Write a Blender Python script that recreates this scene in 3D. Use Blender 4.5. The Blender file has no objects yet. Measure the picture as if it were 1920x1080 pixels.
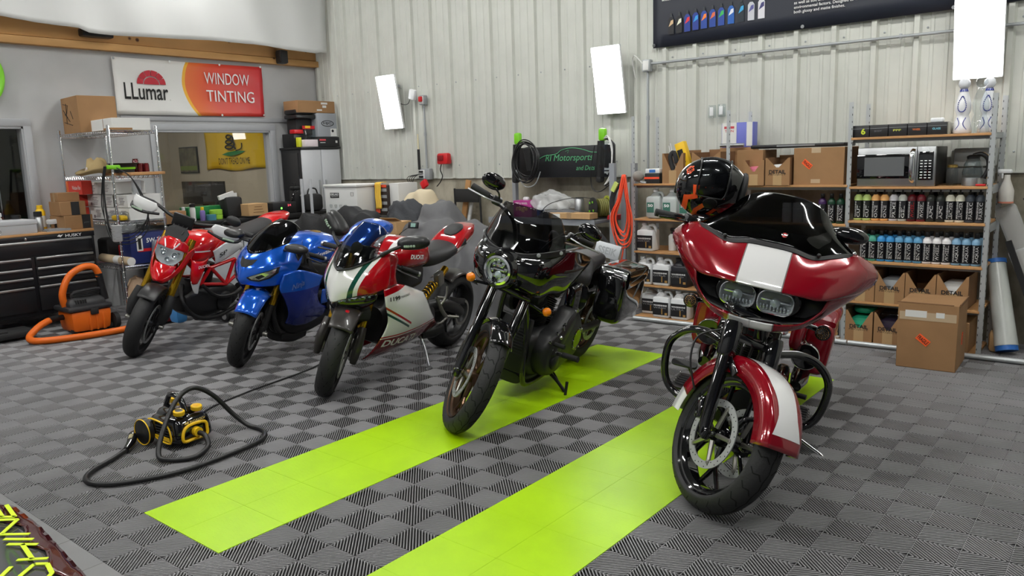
import bpy, bmesh, math, random
import numpy as np
from mathutils import Vector, Matrix, Euler
from mathutils.bvhtree import BVHTree
random.seed(7)
PI = math.pi
SC = bpy.context.scene
COL = SC.collection
V = Vector
def R(d): return math.radians(d)
def T(x=0, y=0, z=0): return Matrix.Translation((x, y, z))
def RX(d): return Matrix.Rotation(R(d), 4, 'X')
def RY(d): return Matrix.Rotation(R(d), 4, 'Y')
def RZ(d): return Matrix.Rotation(R(d), 4, 'Z')
def S(x, y, z): return Matrix.Diagonal((x, y, z, 1))
def frame(o, xdir, up=(0, 0, 1)):
    """matrix whose local X runs along xdir, local Z as near up as possible"""
    x = V(xdir).normalized(); u = V(up); y = u.cross(x)
    if y.length < 1e-6: y = V((0, 1, 0))
    y.normalize(); z = x.cross(y)
    m = Matrix((x, y, z)).transposed().to_4x4(); m.translation = V(o); return m

# ---------------------------------------------------------------- materials
MATS = {}
def mat(name, col=(.5, .5, .5), rough=.5, metal=0., coat=0., trans=0., emis=0., alpha=1., spec=.5, ior=1.45, noise=0., nscale=20., bump=0., bscale=200.):
    if name in MATS: return MATS[name]
    m = bpy.data.materials.new(name); m.use_nodes = True
    b = m.node_tree.nodes['Principled BSDF']
    c = (col[0], col[1], col[2], 1)
    b.inputs['Base Color'].default_value = c
    b.inputs['Roughness'].default_value = rough
    b.inputs['Metallic'].default_value = metal
    b.inputs['Coat Weight'].default_value = coat
    b.inputs['Coat Roughness'].default_value = .03
    b.inputs['Transmission Weight'].default_value = trans
    b.inputs['IOR'].default_value = ior
    b.inputs['Specular IOR Level'].default_value = spec
    b.inputs['Alpha'].default_value = alpha
    if emis: b.inputs['Emission Color'].default_value = c; b.inputs['Emission Strength'].default_value = emis
    nt = m.node_tree
    if noise or bump:
        tc = nt.nodes.new('ShaderNodeTexCoord')
    if noise:
        n = nt.nodes.new('ShaderNodeTexNoise'); n.inputs['Scale'].default_value = nscale; n.inputs['Detail'].default_value = 5
        nt.links.new(tc.outputs['Object'], n.inputs['Vector'])
        r = nt.nodes.new('ShaderNodeMapRange'); r.inputs[1].default_value = .3; r.inputs[2].default_value = .7
        r.inputs[3].default_value = 1 - noise; r.inputs[4].default_value = 1 + noise
        nt.links.new(n.outputs['Fac'], r.inputs[0])
        mx = nt.nodes.new('ShaderNodeVectorMath'); mx.operation = 'SCALE'; mx.inputs[0].default_value = col
        nt.links.new(r.outputs[0], mx.inputs['Scale']); nt.links.new(mx.outputs[0], b.inputs['Base Color'])
    if bump:
        n2 = nt.nodes.new('ShaderNodeTexNoise'); n2.inputs['Scale'].default_value = bscale; n2.inputs['Detail'].default_value = 3
        nt.links.new(tc.outputs['Object'], n2.inputs['Vector'])
        bp = nt.nodes.new('ShaderNodeBump'); bp.inputs['Strength'].default_value = bump; bp.inputs['Distance'].default_value = .01
        nt.links.new(n2.outputs['Fac'], bp.inputs['Height']); nt.links.new(bp.outputs[0], b.inputs['Normal'])
    MATS[name] = m; return m

class X:
    """tiny expression wrapper over shader math nodes"""
    nt = None
    def __init__(s, k): s.k = k
    @staticmethod
    def op(o, *a):
        n = X.nt.nodes.new('ShaderNodeMath'); n.operation = o
        for i, v in enumerate(a):
            if isinstance(v, X): X.nt.links.new(v.k, n.inputs[i])
            else: n.inputs[i].default_value = v
        return X(n.outputs[0])
    def __add__(s, o): return X.op('ADD', s, o)
    __radd__ = __add__
    def __sub__(s, o): return X.op('SUBTRACT', s, o)
    def __rsub__(s, o): return X.op('SUBTRACT', o, s)
    def __mul__(s, o): return X.op('MULTIPLY', s, o)
    __rmul__ = __mul__
    def __gt__(s, o): return X.op('GREATER_THAN', s, o)
    def __lt__(s, o): return X.op('LESS_THAN', s, o)
    def __and__(s, o): return X.op('MULTIPLY', s, o)
    def __or__(s, o): return X.op('MAXIMUM', s, o)
    def abs(s): return X.op('ABSOLUTE', s)
    def frac(s): return X.op('FRACT', s)
def paint(name, base, layers, rough=.25, metal=0., coat=1.):
    """paint scheme: layers = [(rgb, fn(x,y,z)->mask)] in the mesh's own coordinates"""
    m = mat(name, base, rough, metal, coat); nt = m.node_tree; X.nt = nt
    b = nt.nodes['Principled BSDF']
    tc = nt.nodes.new('ShaderNodeTexCoord'); sp = nt.nodes.new('ShaderNodeSeparateXYZ')
    nt.links.new(tc.outputs['Object'], sp.inputs[0])
    x, y, z = (X(sp.outputs[i]) for i in range(3)); prev = None
    for rgb, fn in layers:
        mk = fn(x, y, z)
        mx = nt.nodes.new('ShaderNodeMix'); mx.data_type = 'RGBA'
        nt.links.new(mk.k, mx.inputs[0])
        if prev: nt.links.new(prev, mx.inputs[6])
        else: mx.inputs[6].default_value = (*base, 1)
        mx.inputs[7].default_value = (*rgb, 1); prev = mx.outputs[2]
    nt.links.new(prev, b.inputs['Base Color'])
    return m
def srgb(r, g, b):
    f = lambda c: (c / 255 / 12.92) if c / 255 <= .04045 else ((c / 255 + .055) / 1.055) ** 2.4
    return (f(r), f(g), f(b))

# ---------------------------------------------------------------- mesh builder
I4 = Matrix.Identity(4)
class MB:
    def __init__(s): s.v = []; s.f = []
    def add(s, vs, fs, m=None):
        o = len(s.v)
        if m is None: s.v += [tuple(p) for p in vs]
        else: s.v += [tuple(m @ V(p)) for p in vs]
        s.f += [tuple(i + o for i in f) for f in fs]
        return s
    def box(s, c, d, m=None, b=0., seg=2, taper=None):
        x, y, z = d[0] / 2, d[1] / 2, d[2] / 2
        if b <= 0:
            t = taper or (1, 1)
            vs = [(c[0] + i * x * (t[0] if k > 0 else 1), c[1] + j * y * (t[1] if k > 0 else 1), c[2] + k * z) for k in (-1, 1) for j in (-1, 1) for i in (-1, 1)]
            return s.add(vs, [(0, 2, 3, 1), (4, 5, 7, 6), (0, 1, 5, 4), (2, 6, 7, 3), (0, 4, 6, 2), (1, 3, 7, 5)], m)
        bm = bmesh.new(); bmesh.ops.create_cube(bm, size=1)
        for v in bm.verts:
            k = 1 if v.co.z > 0 else 0; t = taper or (1, 1)
            v.co = V((v.co.x * d[0] * (t[0] if k else 1), v.co.y * d[1] * (t[1] if k else 1), v.co.z * d[2]))
        bmesh.ops.bevel(bm, geom=bm.edges[:], offset=min(b, min(d) * .49), segments=seg, profile=.5, affect='EDGES')
        bm.verts.index_update()
        s.add([v.co + V(c) for v in bm.verts], [[v.index for v in f.verts] for f in bm.faces], m); bm.free(); return s
    def cyl(s, a, b, r, r2=None, n=16, m=None, caps=True):
        return s.tube([a, b], [r, r if r2 is None else r2], n=n, m=m, caps=caps)
    def tube(s, pts, r, n=8, closed=False, caps=True, m=None, sm=0, flat=None):
        pts = [V(p) for p in pts]
        rr = list(r) if hasattr(r, '__len__') else [r] * len(pts)
        if sm: pts, rr = smooth(pts, rr, sm, closed)
        N = len(pts); tans = []
        for i in range(N):
            a = pts[i - 1] if (i or closed) else pts[0]; b = pts[(i + 1) % N] if (i < N - 1 or closed) else pts[-1]
            t = (b - a); tans.append(t.normalized() if t.length > 1e-9 else V((0, 0, 1)))
        t0 = tans[0]; u = t0.orthogonal().normalized() if flat is None else (V(flat[1]) - t0 * V(flat[1]).dot(t0)).normalized()
        vs = []; prev = t0
        for i in range(N):
            t = tans[i]
            if flat is not None: u = (V(flat[1]) - t * V(flat[1]).dot(t)).normalized()
            else:
                q = prev.rotation_difference(t); u = (q @ u).normalized()
            prev = t; w = t.cross(u)
            k = 1 if flat is None else flat[0]
            for j in range(n):
                a = 2 * PI * j / n
                vs.append(pts[i] + u * (rr[i] * math.cos(a) * k) + w * (rr[i] * math.sin(a)))
        fs = []
        for i in range(N if closed else N - 1):
            i2 = (i + 1) % N
            for j in range(n): fs.append((i * n + j, i * n + (j + 1) % n, i2 * n + (j + 1) % n, i2 * n + j))
        if caps and not closed:
            fs.append(tuple(range(n - 1, -1, -1))); fs.append(tuple((N - 1) * n + j for j in range(n)))
        return s.add(vs, fs, m)
    def lathe(s, prof, n=24, m=None, caps=True, arc=None):
        """profile [(r,z)] about local Z"""
        vs = []; fs = []; k = len(prof)
        for i in range(n):
            a = 2 * PI * i / n
            for r, z in prof: vs.append((r * math.cos(a), r * math.sin(a), z))
        for i in range(n):
            i2 = (i + 1) % n
            for j in range(k - 1): fs.append((i * k + j, i2 * k + j, i2 * k + j + 1, i * k + j + 1))
        if caps:
            if prof[0][0] > 1e-6: fs.append(tuple(i * k for i in range(n - 1, -1, -1)))
            if prof[-1][0] > 1e-6: fs.append(tuple(i * k + k - 1 for i in range(n)))
        return s.add(vs, fs, m)
    def prism(s, out, h, m=None, h0=0.):
        """2D outline in local XY, extruded h0..h along Z"""
        n = len(out); vs = [(x, y, h0) for x, y in out] + [(x, y, h) for x, y in out]
        fs = [tuple(range(n - 1, -1, -1)), tuple(range(n, 2 * n))] + [(i, (i + 1) % n, n + (i + 1) % n, n + i) for i in range(n)]
        return s.add(vs, fs, m)
    def loft(s, rings, m=None, caps=True, closed=True, loop=False):
        n = len(rings[0]); vs = [p for r in rings for p in r]; fs = []
        K = len(rings)
        for i in range(K if loop else K - 1):
            i2 = (i + 1) % K
            for j in range(n if closed else n - 1): fs.append((i * n + j, i * n + (j + 1) % n, i2 * n + (j + 1) % n, i2 * n + j))
        if caps and closed and not loop:
            fs.append(tuple(range(n - 1, -1, -1))); fs.append(tuple((K - 1) * n + j for j in range(n)))
        return s.add(vs, fs, m)
    def grid(s, g, m=None): return s.loft(g, m, caps=False, closed=False)
    def mirror(s):
        """add the y-mirrored copy"""
        n = len(s.v); s.v += [(x, -y, z) for x, y, z in s.v[:n]]
        s.f += [tuple(reversed([i + n for i in f])) for f in s.f[:]]
        return s
    def mirrored(s):
        o = MB(); o.v = [(x, -y, z) for x, y, z in s.v]; o.f = [tuple(reversed(f)) for f in s.f]; return o
    def xf(s, m): s.v = [tuple(m @ V(p)) for p in s.v]; return s
    def mesh(s, name):
        me = bpy.data.meshes.new(name); me.from_pydata(s.v, [], s.f); me.validate(); me.update(); return me
def smooth(pts, rr, k, closed=False):
    N = len(pts); out = []; ro = []
    g = (lambda i: pts[i % N]) if closed else (lambda i: pts[max(0, min(N - 1, i))])
    h = (lambda i: rr[i % N]) if closed else (lambda i: rr[max(0, min(N - 1, i))])
    for i in range(N if closed else N - 1):
        for q in range(k):
            t = q / k; p0, p1, p2, p3 = g(i - 1), g(i), g(i + 1), g(i + 2)
            out.append(.5 * ((2 * p1) + (p2 - p0) * t + (2 * p0 - 5 * p1 + 4 * p2 - p3) * t * t + (3 * p1 - p0 - 3 * p2 + p3) * t ** 3))
            ro.append(h(i) * (1 - t) + h(i + 1) * t)
    if not closed: out.append(pts[-1]); ro.append(rr[-1])
    return out, ro

def obj(name, mb, m, parent=None, smooth_deg=40, sub=0, solid=0, fix=True, bev=0, **kw):
    me = mb if isinstance(mb, bpy.types.Mesh) else mb.mesh(name)
    o = bpy.data.objects.new(name, me); COL.objects.link(o)
    if not me.materials: me.materials.append(m)
    if fix and not isinstance(mb, bpy.types.Mesh):
        bm = bmesh.new(); bm.from_mesh(me); bmesh.ops.recalc_face_normals(bm, faces=bm.faces); bm.to_mesh(me); bm.free()
    if smooth_deg:
        me.shade_smooth()
        if smooth_deg < 180: me.set_sharp_from_angle(angle=R(smooth_deg))
    if solid:
        md = o.modifiers.new('Solid', 'SOLIDIFY'); md.thickness = solid; md.offset = kw.pop('off', -1)
    if bev:
        md = o.modifiers.new('Bevel', 'BEVEL'); md.width = bev; md.segments = 2; md.limit_method = 'ANGLE'
    if sub:
        md = o.modifiers.new('Sub', 'SUBSURF'); md.levels = sub; md.render_levels = sub
    if parent is not None: o.parent = parent
    for k, v in kw.items(): o[k] = v
    return o
def tag(o, label, cat, group=None, kind=None):
    o['label'] = label; o['category'] = cat
    if group: o['group'] = group
    if kind: o['kind'] = kind
    return o
def thing(name, label, cat, loc=(0, 0, 0), rz=0, group=None, M=None):
    o = bpy.data.objects.new(name, None); o.empty_display_size = .1; COL.objects.link(o)
    if M is not None: o.matrix_world = M
    else: o.location = loc; o.rotation_euler = (0, 0, R(rz))
    return tag(o, label, cat, group)
def struct(name, mb, m, **k):
    o = obj(name, mb, m, **k); o['kind'] = 'structure'; return o
def dup(root, loc=None, rz=None, label=None, group=None, M=None):
    r = root.copy(); COL.objects.link(r)
    if M is not None: r.matrix_world = M
    if loc is not None: r.location = loc
    if rz is not None: r.rotation_euler = (0, 0, R(rz))
    if label: r['label'] = label
    if group: r['group'] = group
    for ch in list(root.children):
        c = ch.copy(); COL.objects.link(c); c.parent = r
        for g in ch.children:
            d = g.copy(); COL.objects.link(d); d.parent = c
    return r

# ---------------------------------------------------------------- lettering
TXC = {}
def text_mesh(s, size=1., depth=.001, bold=0., sx=1., shear=0., align='LEFT', space=1.):
    key = (s, round(size, 5), depth, bold, sx, shear, align, space)
    if key in TXC: return TXC[key]
    c = bpy.data.curves.new('txt', 'FONT'); c.body = s; c.size = size; c.extrude = depth / 2; c.offset = bold * size
    c.shear = shear; c.align_x = align; c.space_character = space; c.resolution_u = 3; c.align_y = 'BOTTOM_BASELINE' if False else 'TOP_BASELINE' if False else 'BOTTOM'
    o = bpy.data.objects.new('txt', c); COL.objects.link(o)
    dg = bpy.context.evaluated_depsgraph_get(); me = bpy.data.meshes.new_from_object(o.evaluated_get(dg))
    bpy.data.objects.remove(o); bpy.data.curves.remove(c)
    mb = MB(); mb.v = [(v.co.x * sx, v.co.y, v.co.z) for v in me.vertices]; mb.f = [tuple(p.vertices) for p in me.polygons]
    bpy.data.meshes.remove(me); TXC[key] = mb; return mb
def text(mb, s, M, **k):
    """append lettering: local X = reading direction, local Y = up, Z = out"""
    t = text_mesh(s, **k); mb.add(t.v, t.f, M); return mb
def wallM(o, right, up=(0, 0, 1)):
    """matrix with X=right, Y=up, Z=out of the face"""
    x = V(right).normalized(); y = V(up); y = (y - x * y.dot(x)).normalized(); z = x.cross(y)
    m = Matrix((x, y, z)).transposed().to_4x4(); m.translation = V(o); return m
def fit_text(mb, s, M, w, h, **k):
    """lettering scaled into a w x h box whose lower-left corner is M's origin"""
    t = text_mesh(s, size=1., depth=.0, **k)
    xs = [p[0] for p in t.v]; ys = [p[1] for p in t.v]
    if not xs: return mb
    x0, x1, y0, y1 = min(xs), max(xs), min(ys), max(ys)
    q = S(w / (x1 - x0), h / max(y1 - y0, 1e-6), 1) @ T(-x0, -y0, 0)
    mb.add(t.v, t.f, M @ q); return mb
def project(mb, target, d, off=.0015, cut=0):
    """lay a flat decal mesh on a target object's surface along direction d"""
    me = target.data if hasattr(target, 'data') else target
    if cut:
        bm = bmesh.new(); t = mb.mesh('tmp'); bm.from_mesh(t); bmesh.ops.triangulate(bm, faces=bm.faces)
        for _ in range(cut): bmesh.ops.subdivide_edges(bm, edges=[e for e in bm.edges if e.calc_length() > .02], cuts=1)
        bmesh.ops.triangulate(bm, faces=bm.faces)
        bm.verts.index_update(); mb.v = [tuple(v.co) for v in bm.verts]; mb.f = [tuple(v.index for v in f.verts) for f in bm.faces]; bm.free()
    dg = bpy.context.evaluated_depsgraph_get(); dg.update()
    ev = target.evaluated_get(dg); bv = BVHTree.FromPolygons([v.co.copy() for v in ev.data.vertices], [tuple(p.vertices) for p in ev.data.polygons])
    d = V(d).normalized(); out = []
    for p in mb.v:
        p = V(p); hit = bv.ray_cast(p - d * .6, d, 1.6)
        if hit[0] is None:
            hit = bv.find_nearest(p); out.append(tuple(hit[0] - d * off)); continue
        out.append(tuple(hit[0] - d * off))
    mb.v = out; return mb
# ================================================================ camera, world
CEL = .1524                                   # half of a 12 inch floor tile
cam_d = bpy.data.cameras.new('Camera'); cam = bpy.data.objects.new('Camera', cam_d); COL.objects.link(cam); SC.camera = cam
yaw, pit, rol = 2.25913966, .166512227, -.0322660897
fw = V((math.cos(yaw) * math.cos(pit), math.sin(yaw) * math.cos(pit), -math.sin(pit)))
rt = V((math.sin(yaw), -math.cos(yaw), 0)); up = rt.cross(fw)
r2 = rt * math.cos(rol) + up * math.sin(rol); u2 = -rt * math.sin(rol) + up * math.cos(rol)
cm = Matrix((r2, u2, -fw)).transposed().to_4x4(); cm.translation = (3.34591916, -1.45858753, 1.50010339)
cam.matrix_world = cm; cam_d.sensor_width = 36; cam_d.lens = 1466.59 / 1920 * 36; cam_d.clip_start = .02
w = bpy.data.worlds.new('World'); SC.world = w; w.use_nodes = True
w.node_tree.nodes['Background'].inputs[0].default_value = (.80, .87, 1, 1); w.node_tree.nodes['Background'].inputs[1].default_value = .06
SC.view_settings.view_transform = 'Standard'; SC.view_settings.look = 'None'; SC.view_settings.exposure = 0; SC.view_settings.gamma = 1
try: SC.cycles.max_bounces = 8; SC.cycles.transparent_max_bounces = 16
except Exception: pass

# ================================================================ common materials
M_wallg = mat('painted_drywall', srgb(180, 181, 182), .7, noise=.05, nscale=3)
M_metalw = mat('painted_steel_panel', srgb(194, 196, 189), .42, noise=.04, nscale=5)
M_black = mat('black_plastic', (.012, .012, .013), .38)
M_mblack = mat('matt_black', (.016, .016, .017), .7)
M_gblack = mat('gloss_black', (.004, .004, .005), .06, coat=1.)
M_card = mat('cardboard', srgb(150, 114, 78), .85, noise=.07, nscale=6)
M_card2 = mat('cardboard_inner', srgb(128, 94, 64), .9, noise=.06, nscale=7)
M_cardl = mat('pale_cardboard', srgb(186, 150, 106), .85, noise=.05, nscale=6)
M_white = mat('white_plastic', srgb(222, 224, 226), .4)
M_offw = mat('off_white_card', srgb(216, 216, 214), .75)
M_steel = mat('zinc_steel', srgb(184, 188, 190), .35, .45)
M_chrome = mat('chrome', (.85, .86, .88), .1, 1.)
M_alu = mat('brushed_aluminium', srgb(178, 180, 182), .32, .9)
M_galv = mat('galvanised', srgb(158, 162, 165), .45, .25)
M_lime = mat('lime_plastic', srgb(122, 200, 40), .35)
M_orange = mat('orange_plastic', srgb(226, 106, 26), .42)
M_ored = mat('orange_red_cable', srgb(240, 84, 50), .45)
M_red = mat('red_plastic', srgb(196, 30, 36), .35)
M_yellow = mat('yellow_plastic', srgb(236, 190, 30), .4)
M_blue = mat('blue_plastic', srgb(50, 110, 190), .4)
M_green = mat('green_plastic', srgb(24, 120, 60), .5)
M_purple = mat('magenta_card', srgb(158, 40, 120), .6)
M_wood = mat('shelf_board', srgb(184, 138, 90), .55, noise=.1, nscale=9)
M_ink = mat('black_ink', (.01, .01, .01), .7)
M_wink = mat('white_ink', srgb(236, 236, 236), .6)
M_lamp = mat('lamp_light', (1, 1, 1), emis=14)
M_bag = mat('clear_film', (.9, .92, .93), .15, alpha=.32)
def glass_mat(name, tint=(1, 1, 1), gl=.0):
    m = bpy.data.materials.new(name); m.use_nodes = True; nt = m.node_tree; nt.nodes.clear(); X.nt = nt
    o = nt.nodes.new('ShaderNodeOutputMaterial'); mx = nt.nodes.new('ShaderNodeMixShader'); lw_ = nt.nodes.new('ShaderNodeLayerWeight'); lw_.inputs[0].default_value = .5
    t = nt.nodes.new('ShaderNodeBsdfTransparent'); t.inputs[0].default_value = (*tint, 1); g = nt.nodes.new('ShaderNodeBsdfGlossy'); g.inputs['Roughness'].default_value = .02
    f = X.op('POWER', X(lw_.outputs['Facing']), 4.) * .75 + .035
    nt.links.new(f.k, mx.inputs[0]); nt.links.new(t.outputs[0], mx.inputs[1]); nt.links.new(g.outputs[0], mx.inputs[2]); nt.links.new(mx.outputs[0], o.inputs[0])
    return m
M_pane = glass_mat('window_glass', (.95, .96, .96))
M_clear = glass_mat('clear_plastic', (.88, .91, .92))
M_smoke = glass_mat('smoked_acrylic', (.42, .44, .46))
M_dsmoke = glass_mat('dark_smoked_acrylic', (.15, .15, .16))
M_lens = glass_mat('headlight_lens', (.92, .94, .95))

# ================================================================ floor: ribbed tiles modelled rib by rib
def seg_floor():
    XL, XR, YB = -37, 30, 35                     # extent in cells
    cx, cy = [], []
    dvx, dvy, ln, wv = [], [], [], []
    NR = 9; s2 = math.sqrt(2); pitch = CEL * s2 / (2 * NR); hw = pitch * .25
    RB = []
    for i in range(XL, XR):
        for j in range(-2, YB):
            if 0 <= i < 4 and 0 <= j < 24: continue
            if 8 <= i < 12 and -8 <= j < 24: continue
            even = (i + j) % 2 == 0
            x0, y0 = i * CEL, j * CEL
            # camera can only resolve ribs nearby: coarser pitch stays true to the tile but fewer ribs far off is not needed
            for k in range(-NR, NR):
                c = (k + .5) * pitch
                L = (CEL / s2 - abs(c)) - .002
                if L < .004: continue
                RB.append((x0 + CEL / 2, y0 + CEL / 2, c, L, 1 if even else -1))
    A = np.array(RB); s = 1 / s2
    # ribs run along (1,-1) where even, (1,1) where odd
    d = np.stack([np.full(len(A), s), -A[:, 4] * s], 1); nrm = np.stack([A[:, 4] * s, np.full(len(A), s)], 1)
    c0 = A[:, :2] + nrm * A[:, 2:3]
    L = A[:, 3:4]; h = .004; c = .0016
    def P(a, b, z): return np.concatenate([c0 + d * L * a + nrm * pitch * b, np.full((len(A), 1), z)], 1)
    sec = [(-.195, -h), (-.195, -c), (-.11, 0), (.11, 0), (.195, -c), (.195, -h)]
    vs = np.stack([P(-1, b_, z) for b_, z in sec] + [P(1, b_, z) for b_, z in sec], 1).reshape(-1, 3)
    F = np.array([(i, i + 6, i + 7, i + 1) for i in range(5)] + [(0, 1, 4, 5), (1, 2, 3, 4), (6, 11, 10, 7), (7, 10, 9, 8)])
    fs = (F[None] + (np.arange(len(A)) * 12)[:, None, None]).reshape(-1, 4)
    me = bpy.data.meshes.new('floor'); me.vertices.add(len(vs)); me.vertices.foreach_set('co', vs.ravel())
    me.loops.add(fs.size); me.loops.foreach_set('vertex_index', fs.ravel().astype(np.int32)); me.polygons.add(len(fs))
    me.polygons.foreach_set('loop_start', np.arange(0, fs.size, 4, dtype=np.int32)); me.update(calc_edges=True); me.shade_flat()
    return me
M_tile = mat('floor_tile_grey', srgb(140, 139, 141), .33, noise=.13, nscale=2.5)
M_pan = mat('floor_tile_base', (.012, .012, .012), .8)
fl = bpy.data.objects.new('floor', seg_floor()); COL.objects.link(fl); fl.data.materials.append(M_tile); fl['kind'] = 'structure'
b = MB().box((-1.5, 1.4, -.04), (14, 9.0, .035))
# seams: thin walls round every tile
sm = MB()
for i in range(-37, 31):
    if i % 2 == 0: pass
    sm.box((i * CEL, (35 - 2) / 2 * CEL, -.006), (.002, 37 * CEL, .006))
for j in range(-2, 36): sm.box(((-37 + 30) / 2 * CEL, j * CEL, -.006), (67 * CEL, .002, .006))
obj('tile_seams', sm, M_tile, fl, smooth_deg=0)
obj('tile_base', b, M_pan, fl, smooth_deg=0)
# smooth edge ramp in front of the ribbed field
M_edge = mat('floor_edge_grey', srgb(118, 118, 119), .45, noise=.12, nscale=3)
e = MB()
for i in range(-19, 15):
    if 8 <= i * 2 < 12: continue
    e.box((i * 2 * CEL + CEL, -2 * CEL - .155, -.006), (2 * CEL - .002, .308, .012))
obj('edge_ramp', e, M_edge, fl, smooth_deg=0)
obj('bare_slab', MB().box((-1, -3.6, -.015), (18, 6.0, .02)), mat('concrete_slab', srgb(92, 92, 92), .6, noise=.15, nscale=2), fl, smooth_deg=0)
# lime tiles with raised diamond pattern
def lime_mat():
    m = mat('lime_floor_tile', srgb(164, 208, 4), .36, noise=.06, nscale=4); nt = m.node_tree; X.nt = nt
    tc = nt.nodes.new('ShaderNodeTexCoord'); sp = nt.nodes.new('ShaderNodeSeparateXYZ'); nt.links.new(tc.outputs['Object'], sp.inputs[0])
    x, y = X(sp.outputs[0]), X(sp.outputs[1]); k = 1 / .0254
    a = x * k; b_ = y * k
    def dash(u, v, ph):
        return ((u + ph).frac() - .5).abs() < .12, (((v + ph).frac() - .5).abs() < .4)
    ca = X.op('FLOOR', a) + X.op('FLOOR', b_); par = (ca * .5).frac() > .25
    d1 = ((a.frac() - .5).abs() < .13) & ((b_.frac() - .5).abs() < .42) & par
    d2 = ((b_.frac() - .5).abs() < .13) & ((a.frac() - .5).abs() < .42) & (1 - par)
    hgt = d1 | d2
    bp = nt.nodes.new('ShaderNodeBump'); bp.inputs['Strength'].default_value = .55; bp.inputs['Distance'].default_value = .0012
    nt.links.new(hgt.k, bp.inputs['Height']); nt.links.new(bp.outputs[0], nt.nodes['Principled BSDF'].inputs['Normal'])
    return m
M_limet = lime_mat()
def stripe(x0, x1, y0, y1):
    m = MB()
    for i in range(x0, x1, 2):
        for j in range(y0, y1, 2): m.box(((i + 1) * CEL, (j + 1) * CEL, -.0055), (2 * CEL - .0012, 2 * CEL - .0012, .013))
    obj('lime_stripe', m, M_limet, fl, smooth_deg=0)
stripe(0, 4, 0, 24); stripe(8, 12, -8, 24)

# ================================================================ walls
def ribbed(x0, x1, z0, z1, y, pitch=.3048, ph=-.28):
    prof = []; k = math.floor((x0 - ph) / pitch); xx = x0
    pts = []
    while ph + k * pitch < x1 + pitch:
        c = ph + k * pitch
        pts += [(c - .032, 0), (c - .018, -.033), (c + .018, -.033), (c + .032, 0)]
        for q in (1 / 3, 2 / 3): pts += [(c + pitch * q - .016, 0), (c + pitch * q - .010, -.006), (c + pitch * q + .010, -.006), (c + pitch * q + .016, 0)]
        k += 1
    pts = [p for p in pts if x0 <= p[0] <= x1]; pts = [(x0, 0)] + pts + [(x1, 0)]
    m = MB(); m.grid([[(x, y + d, z0) for x, d in pts], [(x, y + d, z1) for x, d in pts]])
    # folded back of the sheet
    m.grid([[(x, y + d + .004, z0) for x, d in pts], [(x, y + d, z0) for x, d in pts]])
    return m
wb = struct('wall_back', ribbed(-9.6, 4.6, 1.275, 4.2, 5.312), M_metalw, smooth_deg=0, fix=False)
def concrete():
    m = mat('stained_concrete', srgb(128, 122, 106), .8); nt = m.node_tree; b = nt.nodes['Principled BSDF']
    tc = nt.nodes.new('ShaderNodeTexCoord'); n = nt.nodes.new('ShaderNodeTexNoise'); n.inputs['Scale'].default_value = 2.2; n.inputs['Detail'].default_value = 9; n.inputs['Roughness'].default_value = .65
    mp = nt.nodes.new('ShaderNodeMapping'); mp.inputs['Scale'].default_value = (1, 1, .6); nt.links.new(tc.outputs['Object'], mp.inputs[0]); nt.links.new(mp.outputs[0], n.inputs['Vector'])
    r = nt.nodes.new('ShaderNodeValToRGB'); r.color_ramp.elements[0].position = .33; r.color_ramp.elements[0].color = (*srgb(112, 105, 90), 1); r.color_ramp.elements[1].position = .66; r.color_ramp.elements[1].color = (*srgb(180, 174, 158), 1)
    nt.links.new(n.outputs['Fac'], r.inputs[0]); nt.links.new(r.outputs[0], b.inputs['Base Color']); return m
M_conc = concrete()
cb = MB().box((-2.5, 5.45, .635), (14.2, .26, 1.28)); obj('concrete_base', cb, M_conc, wb, smooth_deg=0)
obj('base_flashing', MB().box((-2.0, 5.312, 1.272), (13.2, .03, .012)), M_metalw, wb, smooth_deg=0)
sc = MB()
for k in range(-17, 16):
    for z in (1.42, 2.36): sc.lathe([(.008, 0), (.008, .004), (.003, .007)], 8, T(-.28 + .3048 * k + .07, 5.310, z) @ RX(90))
obj('panel_screws', sc, M_galv, wb)
# left wall with two window openings
lw = MB(); wx = -5.525; wt = .12
def lbox(y0, y1, z0, z1): lw.box((wx - wt / 2, (y0 + y1) / 2, (z0 + z1) / 2), (wt, y1 - y0, z1 - z0))
lbox(-3, .1, 0, 2.77); lbox(.1, 1.67, 0, .84); lbox(.1, 1.67, 1.955, 2.77); lbox(1.67, 3.02, 0, 2.77); lbox(3.02, 4.53, 0, .86); lbox(3.02, 4.53, 1.925, 2.77); lbox(4.53, 5.31, 0, 2.77)
lw.box((wx - wt / 2, 1.155, 3.5), (wt, 8.31, 1.46))
wl = struct('wall_left', lw, M_wallg, smooth_deg=0)
M_trim = mat('window_trim_grey', srgb(168, 170, 174), .55)
def window(n, y0, y1, z0, z1):
    m = MB()
    for a, b_ in ((y0, 1), (y1, -1)):
        m.box((wx + .012, a - b_ * .03, (z0 + z1) / 2), (.024, .075, z1 - z0 + .15), b=.006)
        m.box((wx - .05, a + b_ * .012, (z0 + z1) / 2), (.13, .024, z1 - z0))
    m.box((wx + .012, (y0 + y1) / 2, z1 + .035), (.026, y1 - y0 + .14, .075), b=.006)
    m.box((wx + .012, (y0 + y1) / 2, z0 - .035), (.026, y1 - y0 + .14, .075), b=.006)
    m.box((wx - .05, (y0 + y1) / 2, z1 - .012), (.13, y1 - y0, .024)); m.box((wx - .05, (y0 + y1) / 2, z0 + .012), (.13, y1 - y0, .024))
    o = struct('window_%d' % n, m, M_trim, smooth_deg=30)
    obj('pane', MB().box((wx - .06, (y0 + y1) / 2, (z0 + z1) / 2), (.006, y1 - y0 - .03, z1 - z0 - .03)), M_pane, o, smooth_deg=0)
    return o
window(1, 3.02, 4.53, .86, 1.925); window(2, .1, 1.67, .84, 1.955)
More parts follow.
